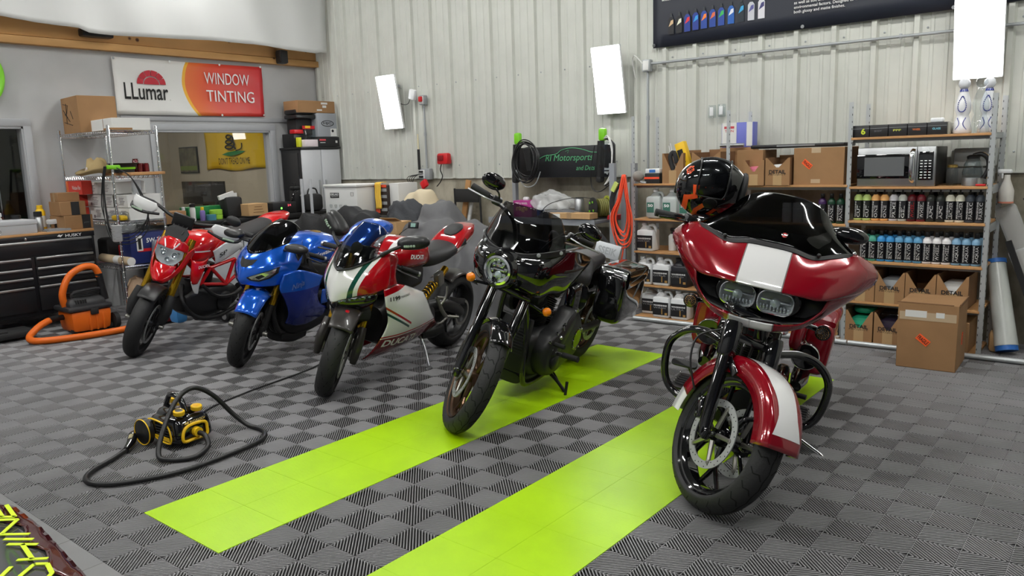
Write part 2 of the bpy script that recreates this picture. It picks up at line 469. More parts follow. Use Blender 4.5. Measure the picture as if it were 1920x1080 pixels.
struct('trim_1', MB().box((wx + .01, 3.9, 2.055), (.02, 2.5, .05), b=.004), M_trim)
# office behind the glass
M_off = mat('office_wall', srgb(186, 178, 162), .8)
of = MB().box((-9.6, 1.6, 1.4), (.1, 7.4, 2.9)).box((-7.6, -2.05, 1.4), (4, .1, 2.9)).box((-7.6, 2.1, 2.72), (4.0, 6.6, .1))
of.box((-7.6, 5.285, 1.33), (3.9, .03, 2.66))
wo = struct('wall_office', of, M_off, smooth_deg=0)
obj('added_dark_wall', MB().box((-7.6, 2.62, 1.33), (3.9, .06, 2.66)), mat('painted_room_shade', srgb(74, 74, 72), .8), wo, smooth_deg=0)  # wall added and coloured dark to stand in for the unlit left-window room
ol = struct('ceiling_office_light', MB().box((-7.4, 3.4, 2.655), (1.2, .6, .03)), mat('office_lamp', (1, .93, .82), emis=16), smooth_deg=0)
# timber beams
M_tim = mat('pine_beam', srgb(186, 142, 88), .6, noise=.1, nscale=2.2)
def knot_mat(m):
    nt = m.node_tree; b = nt.nodes['Principled BSDF']; tc = nt.nodes.new('ShaderNodeTexCoord'); vo = nt.nodes.new('ShaderNodeTexVoronoi'); vo.inputs['Scale'].default_value = 4.5
    nt.links.new(tc.outputs['Object'], vo.inputs['Vector']); r = nt.nodes.new('ShaderNodeValToRGB'); r.color_ramp.elements[0].position = .06; r.color_ramp.elements[0].color = (*srgb(90, 52, 24), 1); r.color_ramp.elements[1].position = .12; r.color_ramp.elements[1].color = (1, 1, 1, 1)
    nt.links.new(vo.outputs['Distance'], r.inputs[0]); mx = nt.nodes.new('ShaderNodeMix'); mx.data_type = 'RGBA'; mx.blend_type = 'MULTIPLY'; mx.inputs[0].default_value = 1
    src = b.inputs['Base Color'].links[0].from_socket; nt.links.new(src, mx.inputs[6]); nt.links.new(r.outputs[0], mx.inputs[7]); nt.links.new(mx.outputs[2], b.inputs['Base Color'])
knot_mat(M_tim)
tb = MB().box((wx + .03, 1.15, 2.79), (.14, 8.3, .075), b=.004).box((wx + .02, 1.15, 2.955), (.11, 8.3, .24), b=.006)
struct('trim_2', tb, M_tim)
# ceiling
struct('ceiling', MB().box((-1.5, .6, 4.25), (17, 12, .1)), mat('ceiling_paint', srgb(150, 152, 152), .8), smooth_deg=0)
struct('wall_right', MB().box((4.7, 3.6, 2.1), (.1, 3.6, 4.2)), M_metalw, smooth_deg=0)

# ================================================================ lights
def lampthing(x, z, y, label, wx_=.305, hz=.625):
    t = thing('led_panel_light', label, 'light', (x, y, z), 0, 'LED panels on the back wall')
    tilt = RX(10)
    fr = MB().box((0, .022, 0), (wx_ + .012, .03, hz + .012), tilt, b=.004); obj('housing', fr, M_white, t)
    obj('diffuser', MB().box((0, 0, 0), (wx_, .014, hz), tilt, b=.003), M_lamp, t)
    obj('bracket', MB().box((0, .10, .2), (.05, .14, .03)), M_galv, t)
    return t
lampthing(-3.90, 2.19, 5.13, 'white LED light panel above the steel drawers cabinet, leftmost of the three')
lampthing(-.80, 2.19, 5.13, 'white LED light panel in the middle of the back wall, left of the black banner')
lampthing(2.29, 2.26, 5.13, 'white LED light panel at the far right above the figure-like bottles')
def clamp(x, y, sx, sy, e, rz=0):
    o = struct('ceiling_light', MB().box((0, 0, 0), (sx, sy, .04)), mat('shop_light_%d' % int(e * 10), (1, .995, .96), emis=e), smooth_deg=0); o.location = (x, y, 4.17); o.rotation_euler = (0, 0, R(rz)); return o
for x in (-5.0, -2.0, 1.0, 3.6):
    for y in (.2, 3.2): clamp(x, y, 1.25, .13, 74)
for x in (-3.5, -.5, 2.5): clamp(x, -2.6, 1.25, .13, 74)
struct('wall_front', MB().box((-1.5, -4.6, 2.1), (17, .1, 4.2)), mat('garage_door', srgb(150, 152, 154), .6), smooth_deg=0)
# ================================================================ hanging fabric, speakers, banner
def fabric():
    g = []; nz = 26; ny = 70
    for i in range(nz + 1):
        row = []
        for j in range(ny + 1):
            y = -1.6 + (5.21 + 1.6) * j / ny
            zb = 2.925 + .03 * math.sin(y * 1.9 + .4) + (.035 if y < 2.2 else 0) - .03 * max(0, (y - 1.5) / 3.7) * (1 if y < 5.1 else .2) - .02 * math.exp(-((y - 3.6) / .9) ** 2)
            z = zb + (4.2 - zb) * i / nz; k = 1 - i / nz
            fold = .018 * math.sin(y * 9 + 2 * math.sin(z * 2.3)) * k + .03 * math.sin(y * 2.7 + z * 1.5) + .006 * math.sin(y * 31 + z * 6) * k * k
            row.append((-5.30 + .2 * (y / 5.2 if y > 0 else 0) + fold, y, z))
        g.append(row)
    return MB().grid(g)
tag(obj('hanging_sheet', fabric(), mat('white_sheet', srgb(208, 209, 208), .8), smooth_deg=180, solid=.004), 'big white fabric sheet hanging above the timber beam at top left', 'sheet')
t = thing('speaker', 'long black speaker lying sideways on the timber beam', 'speaker', (-5.36, 2.42, 2.905), 0)
obj('cabinet', MB().box((0, 0, 0), (.12, .32, .085), b=.02), M_black, t); obj('grille', MB().box((.062, 0, -.002), (.006, .29, .07), b=.002), M_mblack, t)
t = thing('speaker', 'small upright black speaker at the corner end of the timber beam', 'speaker', (-5.37, 4.69, 2.835), 0)
obj('cabinet', MB().box((0, 0, 0), (.12, .115, .17), b=.025), M_black, t); obj('grille', MB().box((.062, 0, 0), (.006, .095, .15), b=.002), M_mblack, t)
t = thing('emblem_ring', 'lime green oval ring with grey inside hung high on the grey wall at left edge', 'wall decoration', (-5.46, 1.40, 2.40), 0)
ring = [(0, .115 * math.cos(a) + .02 * math.sin(a), .2 * math.sin(a)) for a in [2 * PI * i / 40 for i in range(40)]]
obj('rim', MB().tube(ring, .028, 10, closed=True), M_lime, t, smooth_deg=180)
obj('inner_disc', MB().prism([(.1 * math.cos(a), .18 * math.sin(a)) for a in [2 * PI * i / 32 for i in range(32)]], .01, Matrix(((0, 0, 1, -.02), (1, 0, 0, 0), (0, 1, 0, 0), (0, 0, 0, 1)))), mat('grey_plastic', srgb(120, 124, 126), .4), t)

# banner on left wall: 6 x 2 ft
t = thing('window_tinting_banner', 'white and red-orange WINDOW TINTING banner with a red sunburst logo above the window', 'banner', (-5.50, 0, 0))
by0, by1, bz0, bz1 = 2.605, 4.455, 2.092, 2.70
g = []
for i in range(13):
    row = []
    for j in range(37):
        u = j / 36; v = i / 12
        row.append((.012 + .006 * math.sin(u * 23 + v * 7) * math.sin(v * 9) + .008 * math.sin(u * 5 + v * 3), by0 + (by1 - by0) * u, bz0 + (bz1 - bz0) * v + (.012 if u > .5 else 0) * (u - .5)))
    g.append(row)
def banner_mat():
    m = mat('banner_print', srgb(224, 224, 222), .35); nt = m.node_tree; X.nt = nt; b = nt.nodes['Principled BSDF']
    tc = nt.nodes.new('ShaderNodeTexCoord'); sp = nt.nodes.new('ShaderNodeSeparateXYZ'); nt.links.new(tc.outputs['Object'], sp.inputs[0])
    y, z = X(sp.outputs[1]), X(sp.outputs[2])
    dz = z - 2.42; edge = 3.40 + dz * dz * 1.2 - dz * .10
    t_ = (y - edge)
    rp = nt.nodes.new('ShaderNodeValToRGB'); cr = rp.color_ramp
    cr.elements[0].position = 0; cr.elements[0].color = (*srgb(226, 120, 60), 1); cr.elements[1].position = 1; cr.elements[1].color = (*srgb(204, 50, 56), 1)
    e_ = cr.elements.new(.35); e_.color = (*srgb(218, 78, 58), 1)
    nt.links.new(t_.k, rp.inputs[0])
    def mix(mask, rgb, prev):
        mx = nt.nodes.new('ShaderNodeMix'); mx.data_type = 'RGBA'; nt.links.new(mask.k, mx.inputs[0])
        if isinstance(prev, tuple): mx.inputs[6].default_value = prev
        else: nt.links.new(prev, mx.inputs[6])
        if isinstance(rgb, tuple): mx.inputs[7].default_value = rgb
        else: nt.links.new(rgb, mx.inputs[7])
        return mx.outputs[2]
    c = mix(t_ > -.01, (*srgb(238, 180, 60), 1), (*srgb(224, 224, 222), 1)); c = mix(t_ > .028, rp.outputs[0], c)
    nt.links.new(c, b.inputs['Base Color']); return m
bn = obj('cloth', MB().grid(g), banner_mat(), t, smooth_deg=180, solid=.003, off=0)
def onleft(x, y, z): return wallM((x, y, z), (0, 1, 0))
m = MB(); fit_text(m, 'WINDOW', onleft(.028, 3.66, 2.465), .60, .135, sx=1); fit_text(m, 'TINTING', onleft(.028, 3.67, 2.26), .64, .135)
obj('lettering', m, M_wink, t, smooth_deg=0, label='white WINDOW TINTING lettering')
m = MB(); fit_text(m, 'LLumar', onleft(.028, 2.70, 2.255), .50, .18, bold=.01); fit_text(m, '®', onleft(.028, 3.21, 2.255), .012, .012)
obj('lettering', m, M_ink, t, smooth_deg=0, label='dark LLumar lettering')
m = MB(); c0 = (3.015, 2.425)
for k in range(6):
    a0, a1 = R(180 - 30 * k - 1.2), R(180 - 30 * (k + 1) + 1.2); arc = [a0 + (a1 - a0) * q / 4 for q in range(5)]
    m.prism([(.165 * math.cos(a), .155 * math.sin(a)) for a in arc] + [(.098 * math.cos(a), .092 * math.sin(a)) for a in reversed(arc)], .002, onleft(.028, *c0))
m.prism([(.088 * math.cos(a), .08 * math.sin(a)) for a in [PI * q / 14 for q in range(15)]], .002, onleft(.028, *c0))
obj('sun_logo', m, mat('logo_red', srgb(186, 40, 56), .5), t, smooth_deg=0)
m = MB()
for y, z in ((2.62, 2.685), (3.25, 2.69), (3.87, 2.695), (4.43, 2.705), (4.43, 2.115), (3.85, 2.105)): m.lathe([(.013, 0), (.013, .006), (.006, .006)], 12, onleft(.026, y, z))
obj('grommets', m, M_chrome, t)

# office things seen through the glass
t = thing('rattlesnake_flag', 'yellow flag with coiled snake and black motto behind the office window', 'flag', (0, 5.24, 0))
g = [[(-8.36 + (1.62 * u), -.0 + .012 * math.sin(u * 14 + v * 3), 1.44 + .60 * v + .02 * math.sin(u * 9) * (1 - v)) for u in [j / 30 for j in range(31)]] for v in [i / 10 for i in range(11)]]
obj('cloth', MB().grid(g), mat('flag_yellow', srgb(222, 186, 30), .7), t, smooth_deg=180, solid=.003, off=0)
m = MB(); fit_text(m, "DON'T TREAD ON ME", wallM((-7.95, -.03, 1.52), (1, 0, 0)), .85, .10)
sn = [(-7.6 + .14 * math.cos(a) * (1 - i / 90), -.028, 1.74 + .012 * a + .045 * math.sin(a)) for i, a in enumerate([.45 * k for k in range(42)])]
m.tube(sn, .012, 6, sm=2); m.tube([(-7.45, -.03, 1.72), (-7.3, -.03, 1.75), (-7.28, -.03, 1.83)], .008, 6, sm=3)
obj('motto_and_snake', m, M_ink, t); obj('grass_print', MB().prism([(-7.85, 1.67), (-7.6, 1.64), (-7.3, 1.68), (-7.2, 1.71), (-7.45, 1.72), (-7.7, 1.70)], .002, wallM((0, -.024, 0), (1, 0, 0))), M_green, t)
t = thing('poster', 'small dark framed picture left of the yellow flag in the office', 'poster', (-8.91, 5.25, 1.61))
obj('frame', MB().box((0, 0, 0), (.56, .02, .42), b=.004), M_mblack, t); obj('print', MB().box((0, -.012, 0), (.52, .006, .38)), mat('poster_print', srgb(96, 92, 72), .5, noise=.6, nscale=7), t)
obj('print_band', MB().box((0, -.016, -.13), (.52, .004, .07)), mat('poster_green', srgb(110, 130, 50), .5), t)
t = thing('monitor', 'wide dark monitor on the desk behind the office window', 'monitor', (-8.2, 5.05, .93))
obj('screen', MB().box((0, 0, .16), (1.24, .03, .36), b=.006), mat('screen_dark', (.02, .022, .026), .12), t); obj('stand', MB().box((0, .02, -.1), (.08, .05, .25)).box((0, 0, -.215), (.4, .2, .02)), M_mblack, t)
tag(obj('office_desk', MB().box((-8.0, 4.9, .70), (2.2, .7, .03)).box((-9.0, 4.9, .34), (.04, .6, .68)).box((-7.0, 4.9, .34), (.04, .6, .68)), mat('desk_top', srgb(150, 140, 120), .5)), 'office desk below the monitor behind the window', 'desk')
# things in the dark room behind the second window
t = thing('wire_trolley', 'tall chrome wire trolley in the dark room behind the left window', 'trolley', (-6.6, 1.35, 0))
m = MB()
for x in (-.25, .25):
    for y in (-.3, .3): m.cyl((x, y, 0), (x, y, 1.8), .014, n=8)
obj('posts', m, M_chrome, t)
for z in (.5, 1.0, 1.45):
    m = MB()
    for k in range(9): m.cyl((-.25, -.3 + .075 * k, z), (.25, -.3 + .075 * k, z), .005, n=5)
    m.box((0, .3, z), (.5, .012, .03)).box((0, -.3, z), (.5, .012, .03)); obj('shelf', m, M_chrome, t)
tag(obj('storage_bin', MB().box((-6.6, 1.3, 1.12), (.4, .3, .2), b=.02), mat('dark_grey_bin', srgb(70, 72, 74), .5)), 'dark grey bin on the trolley behind the left window', 'bin')
tag(obj('red_gift_bag', MB().box((-6.55, 1.35, 1.6), (.2, .16, .26), b=.01, taper=(.85, .7)), M_red), 'red bag on top of the trolley behind the left window', 'bag')

# ================================================================ tool chest
t = thing('tool_chest', 'black steel tool chest with long silver drawer pulls and a wooden top', 'tool chest', (0, 0, 0))
cx0, cx1, cy0, cy1 = -5.42, -4.815, .35, 1.93
obj('body', MB().box(((cx0 + cx1) / 2, (cy0 + cy1) / 2, .525), (cx1 - cx0, cy1 - cy0, .75), b=.006), mat('chest_black', (.012, .012, .014), .3), t)
obj('worktop', MB().box(((cx0 + cx1) / 2, (cy0 + cy1) / 2, .918), (cx1 - cx0 + .02, cy1 - cy0 + .01, .022), b=.003), M_wood, t)
M_chest = mat('chest_drawer', (.016, .016, .018), .26)
def drawer(y0, y1, z0, z1, nm='drawer'):
    d = obj(nm, MB().box((cx1 + .008, (y0 + y1) / 2, (z0 + z1) / 2), (.018, y1 - y0, z1 - z0), b=.003), M_chest, t)
    obj('pull', MB().box((cx1 + .024, (y0 + y1) / 2, z1 - .014), (.02, y1 - y0 - .01, .026), b=.008), M_alu, d); return d
hd = obj('header', MB().box((cx1 + .006, (cy0 + cy1) / 2, .882), (.014, cy1 - cy0, .045), b=.002), M_chest, t)
m = MB(); fit_text(m, 'HUSKY', wallM((cx1 + .0145, 1.66, .868), (0, 1, 0)), .15, .028, bold=.02)
m.prism([(0, .012), (.02, .03), (.03, .02), (.055, .028), (.03, .002), (.018, .01)], .001, wallM((cx1 + .0145, 1.585, .868), (0, 1, 0)))
obj('lettering', m, M_wink, hd, smooth_deg=0); obj('lock', MB().lathe([(.012, 0), (.012, .006), (.004, .008)], 14, wallM((cx1 + .013, 1.09 + .22, .88), (0, 1, 0))), M_chrome, hd)
drawer(cy0 + .02, 1.90, .715, .86)
for a, b_ in ((.615, .705), (.528, .608), (.440, .52), (.19, .432)):
    drawer(1.37, 1.90, a, b_); drawer(.37, 1.335, a, b_)
for x in (-5.3, -4.92):
    for y in (.5, 1.85):
        k = obj('caster', MB().cyl((x, y - .02, .06), (x, y + .02, .06), .058, n=20), M_mblack, t); obj('fork', MB().box((x, y, .12), (.06, .07, .05)), M_steel, k)
tag(obj('creeper_board', MB().box((-4.62, .72, .055), (.30, .95, .06), b=.02).box((-4.62, .72, .09), (.24, .5, .03), b=.012), M_mblack), 'low flat black creeper in front of the tool chest', 'creeper')

# on the tool chest
def carton(name, label, c, d, rz=0, m=None, tape=True, group=None, extra=None):
    t = thing(name, label, 'box', (c[0], c[1], c[2]), rz, group)
    obj('carton', MB().box((0, 0, d[2] / 2), d, b=.003, seg=1), m or M_card, t)
    if tape: obj('tape', MB().box((0, 0, d[2] / 2 + .0006), (.05, d[1] + .003, d[2] + .003)), mat('tape_tan', srgb(170, 140, 104), .3), t)
    return t
t = carton('shipping_box', 'brown parcel with a black tape band, lower of two on the tool chest', (-5.02, 1.82, .93), (.3, .27, .135), 4, tape=False)
obj('band', MB().box((.152, .07, .07), (.004, .08, .132)), M_mblack, t); fit = MB(); fit_text(fit, 'prime', wallM((.1545, .045, .05), (0, 1, 0)), .05, .02); obj('print', fit, mat('band_print', srgb(90, 94, 98), .5), t, smooth_deg=0)
t = carton('shipping_box', 'brown parcel with a black tape band, upper of two on the tool chest', (-5.03, 1.80, 1.067), (.3, .235, .135), -3, tape=False)
obj('band', MB().box((.152, .02, .067), (.004, .075, .13)), M_mblack, t)
carton('small_carton', 'small torn brown carton on top of the two parcels', (-5.06, 1.80, 1.203), (.2, .2, .085), -3)
t = thing('shoe_box', 'light grey shoe box with a lid at the left end of the tool chest', 'box', (-5.0, 1.17, .93), 2)
obj('carton', MB().box((0, 0, .055), (.34, .52, .11), b=.003), mat('grey_card', srgb(176, 178, 182), .6), t); obj('lid', MB().box((0, 0, .105), (.352, .535, .04), b=.003), mat('grey_card2', srgb(186, 188, 192), .6), t)
m = MB().box((.172, -.12, .036), (.003, .13, .05)); obj('sticker', m, M_offw, t); m = MB().box((.174, -.14, .036), (.003, .03, .034)).box((.174, -.10, .036), (.003, .03, .034)); fit_text(m, '10', wallM((.1745, -.08, .022), (0, 1, 0)), .03, .028); obj('sticker_print', m, M_ink, t)
def can(name, label, x, y, z, r, h, m, capm=None, n=20, cat='can', group=None, cap_h=.03, neck=None):
    t = thing(name, label, cat, (x, y, z), 0, group)
    pr = [(r * .96, 0), (r, .006), (r, h * .86), (r * .8, h * .93), (r * (neck or .55), h)]
    obj('body', MB().lathe(pr, n), m, t)
    if capm: rr = r * (neck or .55) * 1.08; obj('cap', MB().lathe([(rr, h - .004), (rr, h + cap_h), (rr * .8, h + cap_h + .004)], n), capm, t)
    return t
can('thermos', 'silver steel bottle with a black cap beside the grey shoe box', -4.98, 1.505, .93, .037, .15, M_alu, M_black, cap_h=.04, neck=.9)
t = can('oil_bottle', 'yellow-capped bottle with a red and white label at the left window', -5.18, 1.60, .93, .045, .21, M_yellow, M_yellow); obj('label', MB().lathe([(.0455, .03), (.0455, .14)], 20, caps=False), M_offw, t)
can('jar', 'dark blue jar behind the grey shoe box', -5.18, 1.38, .93, .045, .13, mat('navy', srgb(36, 40, 84), .4), M_black, neck=.9)
can('jar', 'white tub with blue base behind the grey shoe box', -5.2, 1.22, .93, .045, .16, M_offw, M_white, neck=.95)
can('jar', 'short black tub behind the left end of the shoe box', -5.18, 1.08, .93, .05, .14, M_black, M_offw, neck=.9)
tag(obj('green_carton', MB().box((-5.2, 1.78, .99), (.1, .16, .09), b=.004), M_green), 'green carton against the wall behind the parcels', 'box')
tag(obj('paper_stack', MB().box((-4.92, 1.62, .935), (.2, .22, .012), RZ(0)).box((-4.93, 1.63, .945), (.19, .2, .008), RZ(0)), mat('crumpled_foil', srgb(150, 152, 156), .4, .3)), 'grey papers lying flat on the tool chest top', 'papers')
t = thing('spray_gun', 'small white and black spray gun near the yellow-capped bottle', 'spray gun', (-5.05, 1.66, .96)); obj('body', MB().box((0, 0, .05), (.05, .12, .05), b=.015), M_white, t); obj('grip', MB().box((0, .03, .01), (.035, .04, .08), b=.01), M_black, t)
tag(obj('tape_measure', MB().box((-4.93, 1.79, .957), (.05, .06, .045), b=.012), M_yellow), 'small yellow tape measure by the parcels', 'tape measure')

# ================================================================ chrome wire rack
t = thing('wire_rack', 'chrome wire shelving rack standing against the grey wall', 'shelf', (0, 0, 0))
rx0, rx1, ry0, ry1 = -5.47, -4.36, 1.98, 2.44
for x in (rx0, rx1):
    for y in (ry0, ry1):
        m = MB().cyl((x, y, .0), (x, y, 1.9), .0125, n=10)
        for k in range(36): m.lathe([(.0125, 0), (.0138, .003), (.0125, .006)], 10, T(x, y, .06 + .05 * k), caps=False)
        m.lathe([(.0145, 0), (.0145, .02), (.004, .028)], 10, T(x, y, 1.89)); obj('post', m, M_chrome, t)
for z in (.555, .99, 1.435, 1.865):
    m = MB()
    for zz in (z, z - .028):
        m.tube([(rx0, ry0, zz), (rx1, ry0, zz), (rx1, ry1, zz), (rx0, ry1, zz)], .0035, 6, closed=True)
    n = 22
    for k in range(n + 1):
        x = rx0 + (rx1 - rx0) * k / n; m.cyl((x, ry0, z), (x, ry1, z), .0022, n=5)
        if k < n:
            x2 = rx0 + (rx1 - rx0) * (k + 1) / n
            for y in (ry0, ry1): m.cyl((x, y, z - .028), ((x + x2) / 2, y, z), .002, n=5).cyl(((x + x2) / 2, y, z), (x2, y, z - .028), .002, n=5)
    for k in range(10):
        y = ry0 + (ry1 - ry0) * k / 10; y2 = y + (ry1 - ry0) / 10
        for x in (rx0, rx1): m.cyl((x, y, z - .028), (x, (y + y2) / 2, z), .002, n=5).cyl((x, (y + y2) / 2, z), (x, y2, z - .028), .002, n=5)
    for x in (rx0, rx1):
        for y in (ry0, ry1): m.cyl((x, y, z - .035), (x, y, z + .012), .017, n=10)
    obj('wire_shelf', m, M_chrome, t)
# top of rack
t = carton('large_carton', 'big brown cardboard box on top of the wire rack', (-5.18, 2.18, 1.87), (.52, .36, .36), -6, tape=False)
m = MB()
for a, b_ in (((-.2, .3), (-.05, .28)), ((-.05, .28), (-.1, .2)), ((-.2, .24), (-.08, .16)), ((-.16, .2), (-.02, .12)), ((-.2, .12), (.05, .08)), ((-.1, .3), (-.12, .1)), ((.02, .22), (.08, .14))):
    m.cyl((a[0], -.182, a[1]), (b_[0], -.182, b_[1]), .003, n=5)
obj('marker_drawing', m, M_ink, t)
t = carton('flat_carton', 'long white lidded box lying on the wire rack in front of the brown one', (-4.66, 2.24, 1.87), (.56, .36, .115), -4, M_offw, tape=False)
obj('seam', MB().box((.06, -.182, .06), (.004, .003, .11)), M_card2, t); obj('flap', MB().box((.20, -.1, .012), (.18, .2, .02)), M_card, t)
# hat shelf
t = thing('straw_hat', 'wide-brimmed tan straw hat with an oval badge on the wire rack', 'hat', (-4.86, 2.06, 1.44), -10)
prof = [(.205, .028), (.19, .012), (.15, .004), (.112, .012), (.104, .03), (.1, .08), (.085, .135), (.05, .15), (.0, .142)]
m = MB().lathe(prof, 36); m.v = [(x, y * (1.0 if abs(x) < 1 else 1), z + (.055 * (x / .2) ** 2 if math.hypot(x, y) > .11 else (0 if z < .1 else .03 * math.cos(3 * math.atan2(y, x)) * 1))) for x, y, z in m.v]
obj('brim_and_crown', m, mat('straw', srgb(178, 156, 112), .85, bump=.4, bscale=400), t, smooth_deg=180, solid=.004)
e = [(.038 * math.cos(a), .024 * math.sin(a)) for a in [2 * PI * i / 24 for i in range(24)]]
bd = obj('badge', MB().prism(e, .004, wallM((.03, -.108, .065), (1, 0, 0), (0, .25, 1))), M_offw, t); m = MB(); fit_text(m, 'RUSCO', wallM((.005, -.114, .058), (1, 0, 0), (0, .25, 1)), .05, .016); obj('badge_print', m, M_red, bd, smooth_deg=0)
t = thing('hat', 'dark green and black brimmed hat behind the chrome post', 'hat', (-4.52, 2.16, 1.467), 0); obj('crown', MB().lathe([(.15, .09), (.12, .075), (.1, .03), (.095, 0)], 28), mat('hat_black', (.02, .02, .022), .8), t); obj('band', MB().lathe([(.112, .05), (.106, .03), (.1, .03)], 28, caps=False), M_lime, t)
tag(obj('rack_board', MB().box((-4.58, 2.28, 1.452), (.62, .34, .028), b=.003), M_wood), 'short pine board lying on the second shelf of the wire rack', 'board')
t = can('tumbler', 'tall dark red glass bottle lying among the dark red tumblers', -4.62, 2.33, 1.467, .03, .13, mat('dark_red_gloss', srgb(96, 14, 24), .15, coat=1), None, neck=.9); t.location.z = 1.467
for i, (x, y) in enumerate(((-4.56, 2.36), (-4.50, 2.38), (-4.50, 2.31))): can('tumbler', 'dark red metallic tumbler grouped on the pine board', x, y, 1.467, .026, .085, MATS['dark_red_gloss'], None, neck=.85, group='dark red tumblers on the pine board', cat='cup')
t.__setitem__('label', 'tallest of the dark red tumblers on the pine board')
# window film cartons: three stacked rows
def film(x, y, z, first, label):
    t = thing('film_carton', label, 'box', (x, y, z), 0, 'white window film cartons on the wire rack')
    obj('carton', MB().box((0, 0, .062), (.3, .34, .122), b=.003, seg=1), M_offw, t)
    if first: obj('red_panel', MB().box((-.1, -.171, .062), (.1, .003, .12)), MATS.get('film_red') or mat('film_red', srgb(206, 58, 44), .5), t)
    m = MB()
    for k in range(5): m.box((.02 + .014 * (k % 3), -.1712, .03 + .016 * k), (.1 - .012 * (k % 2), .002, .005))
    m.box((-.06 if not first else .1, -.1712, .03), (.03, .002, .03)); obj('label_print', m, mat('grey_ink', srgb(120, 110, 116), .6), t)
    return t
rows = ('top', 'middle', 'bottom')
for r_, z in enumerate((1.252, 1.125, .998)):
    for c_, x in enumerate((-5.15 + r_ * .04, -4.84 + r_ * .04, -4.55 + r_ * .02)):
        if r_ == 0 and c_ == 2: continue
        film(x, 2.265, z, False, 'white window film carton, %s row, %s of its row on the wire rack' % (rows[r_], ('left', 'second', 'right end')[c_]))
t = thing('film_carton', 'long red lettered carton at the top left of the white cartons', 'box', (-5.28, 2.04, 1.255), 0, 'red film cartons'); obj('carton', MB().box((0, 0, .07), (.34, .1, .14), b=.002, seg=1), mat('film_red', srgb(206, 58, 44), .5), t)
m = MB(); fit_text(m, 'Window Film', wallM((-.06, -.0515, .05), (1, 0, 0)), .2, .04); obj('lettering', m, M_wink, t, smooth_deg=0); obj('orange_edge', MB().box((-.165, -.0505, .07), (.03, .002, .138)), M_orange, t)
for z, n in ((1.128, 'middle'), (1.0, 'bottom')):
    tag(obj('film_carton', MB().box((-5.34, 2.05, z + .06), (.16, .1, .12), b=.002, seg=1), MATS['film_red']), 'red film carton end seen at the %s row behind the parcels' % n, 'box', 'red film cartons')
def cups(x, y, z, n, label, tilt=0, m=None):
    t = thing('cup_stack', label, 'cups', (x, y, z)); mm = MB()
    for k in range(n): mm.lathe([(.038, k * .014), (.046, k * .014 + .012), (.049, k * .014 + .014)], 20, caps=False)
    mm.lathe([(.046, n * .014), (.0, n * .014)], 20, caps=False); o = obj('paper_cups', mm, m or M_white, t); return t
cups(-4.40 + .02, 2.2, 1.25, 10, 'upper stack of white paper cups at the right of the film cartons')
t = cups(-4.28, 1.92, .82, 11, 'hanging stack of white cups below the third wire shelf'); 
t = thing('parts_tray', 'clear plastic tub with yellow wrapped items on the third wire shelf', 'tub', (-4.5, 2.04, .992)); obj('tub', MB().box((0, 0, .05), (.3, .10, .1), b=.015), M_clear, t); obj('wrapped_items', MB().box((.04, 0, .04), (.2, .08, .05), b=.02), M_yellow, t)
# lower shelf
t = thing('oil_carton', 'blue and white motor oil carton with a big 1 on the lower wire shelf', 'box', (-4.45, 2.25, .575), 0); obj('carton', MB().box((0, 0, .15), (.22, .38, .3), b=.004), mat('oil_blue', srgb(24, 38, 96), .5), t)
m = MB().box((-.085, -.1915, .2), (.05, .003, .15)).box((.112, -.1, .2), (.003, .06, .15)); obj('white_panel', m, M_offw, t)
m = MB(); fit_text(m, '1', wallM((.1142, -.115, .14), (0, 1, 0)), .03, .11, bold=.03); obj('numeral', m, M_ink, t, smooth_deg=0)
m = MB(); fit_text(m, '5W-30', wallM((.1125, -.03, .20), (0, 1, 0)), .16, .045, bold=.02); obj('lettering', m, M_wink, t, smooth_deg=0)
obj('red_band', MB().box((.1115, .03, .13), (.003, .3, .03)), M_red, t)
tag(obj('plastic_bin', MB().box((-4.47, 2.25, .93), (.24, .36, .09), b=.02), M_clear), 'clear plastic bin standing on the motor oil carton', 'bin')
t = thing('oil_jug', 'silver and blue motor oil jug in front of the blue carton', 'jug', (-4.30, 2.32, .575), 0); obj('body', MB().box((0, 0, .11), (.08, .16, .22), b=.025, taper=(1, .7)), mat('silver_plastic', srgb(150, 156, 166), .35, .3), t); m = MB().box((.041, .0, .09), (.003, .11, .09)); obj('label', m, M_blue, t)
m = MB(); fit_text(m, '1', wallM((.0435, -.01, .06), (0, 1, 0)), .02, .06, bold=.03); obj('numeral', m, M_wink, t, smooth_deg=0)
t = thing('paper_roll', 'long tan paper roll lying on the lower wire shelf', 'roll', (-4.62, 2.04, .612), -2); obj('roll', MB().cyl((-.35, 0, 0), (.33, 0, 0), .042, n=24), mat('tan_paper', srgb(190, 170, 140), .7), t); obj('end', MB().cyl((.33, 0, 0), (.335, 0, 0), .04, n=24), M_offw, t); obj('label', MB().cyl((.0, 0, 0), (.12, 0, 0), .0428, n=24), M_offw, t)
tag(obj('battery_charger', MB().box((-4.82, 2.3, .66), (.24, .2, .14), b=.02).box((-4.82, 2.3, .745), (.16, .05, .03), b=.01), M_red), 'red case at the back of the lower wire shelf', 'case')
tag(obj('tool_bag', MB().box((-5.08, 2.25, .69), (.24, .3, .22), b=.04), M_mblack), 'black bag at the back of the lower wire shelf', 'bag')
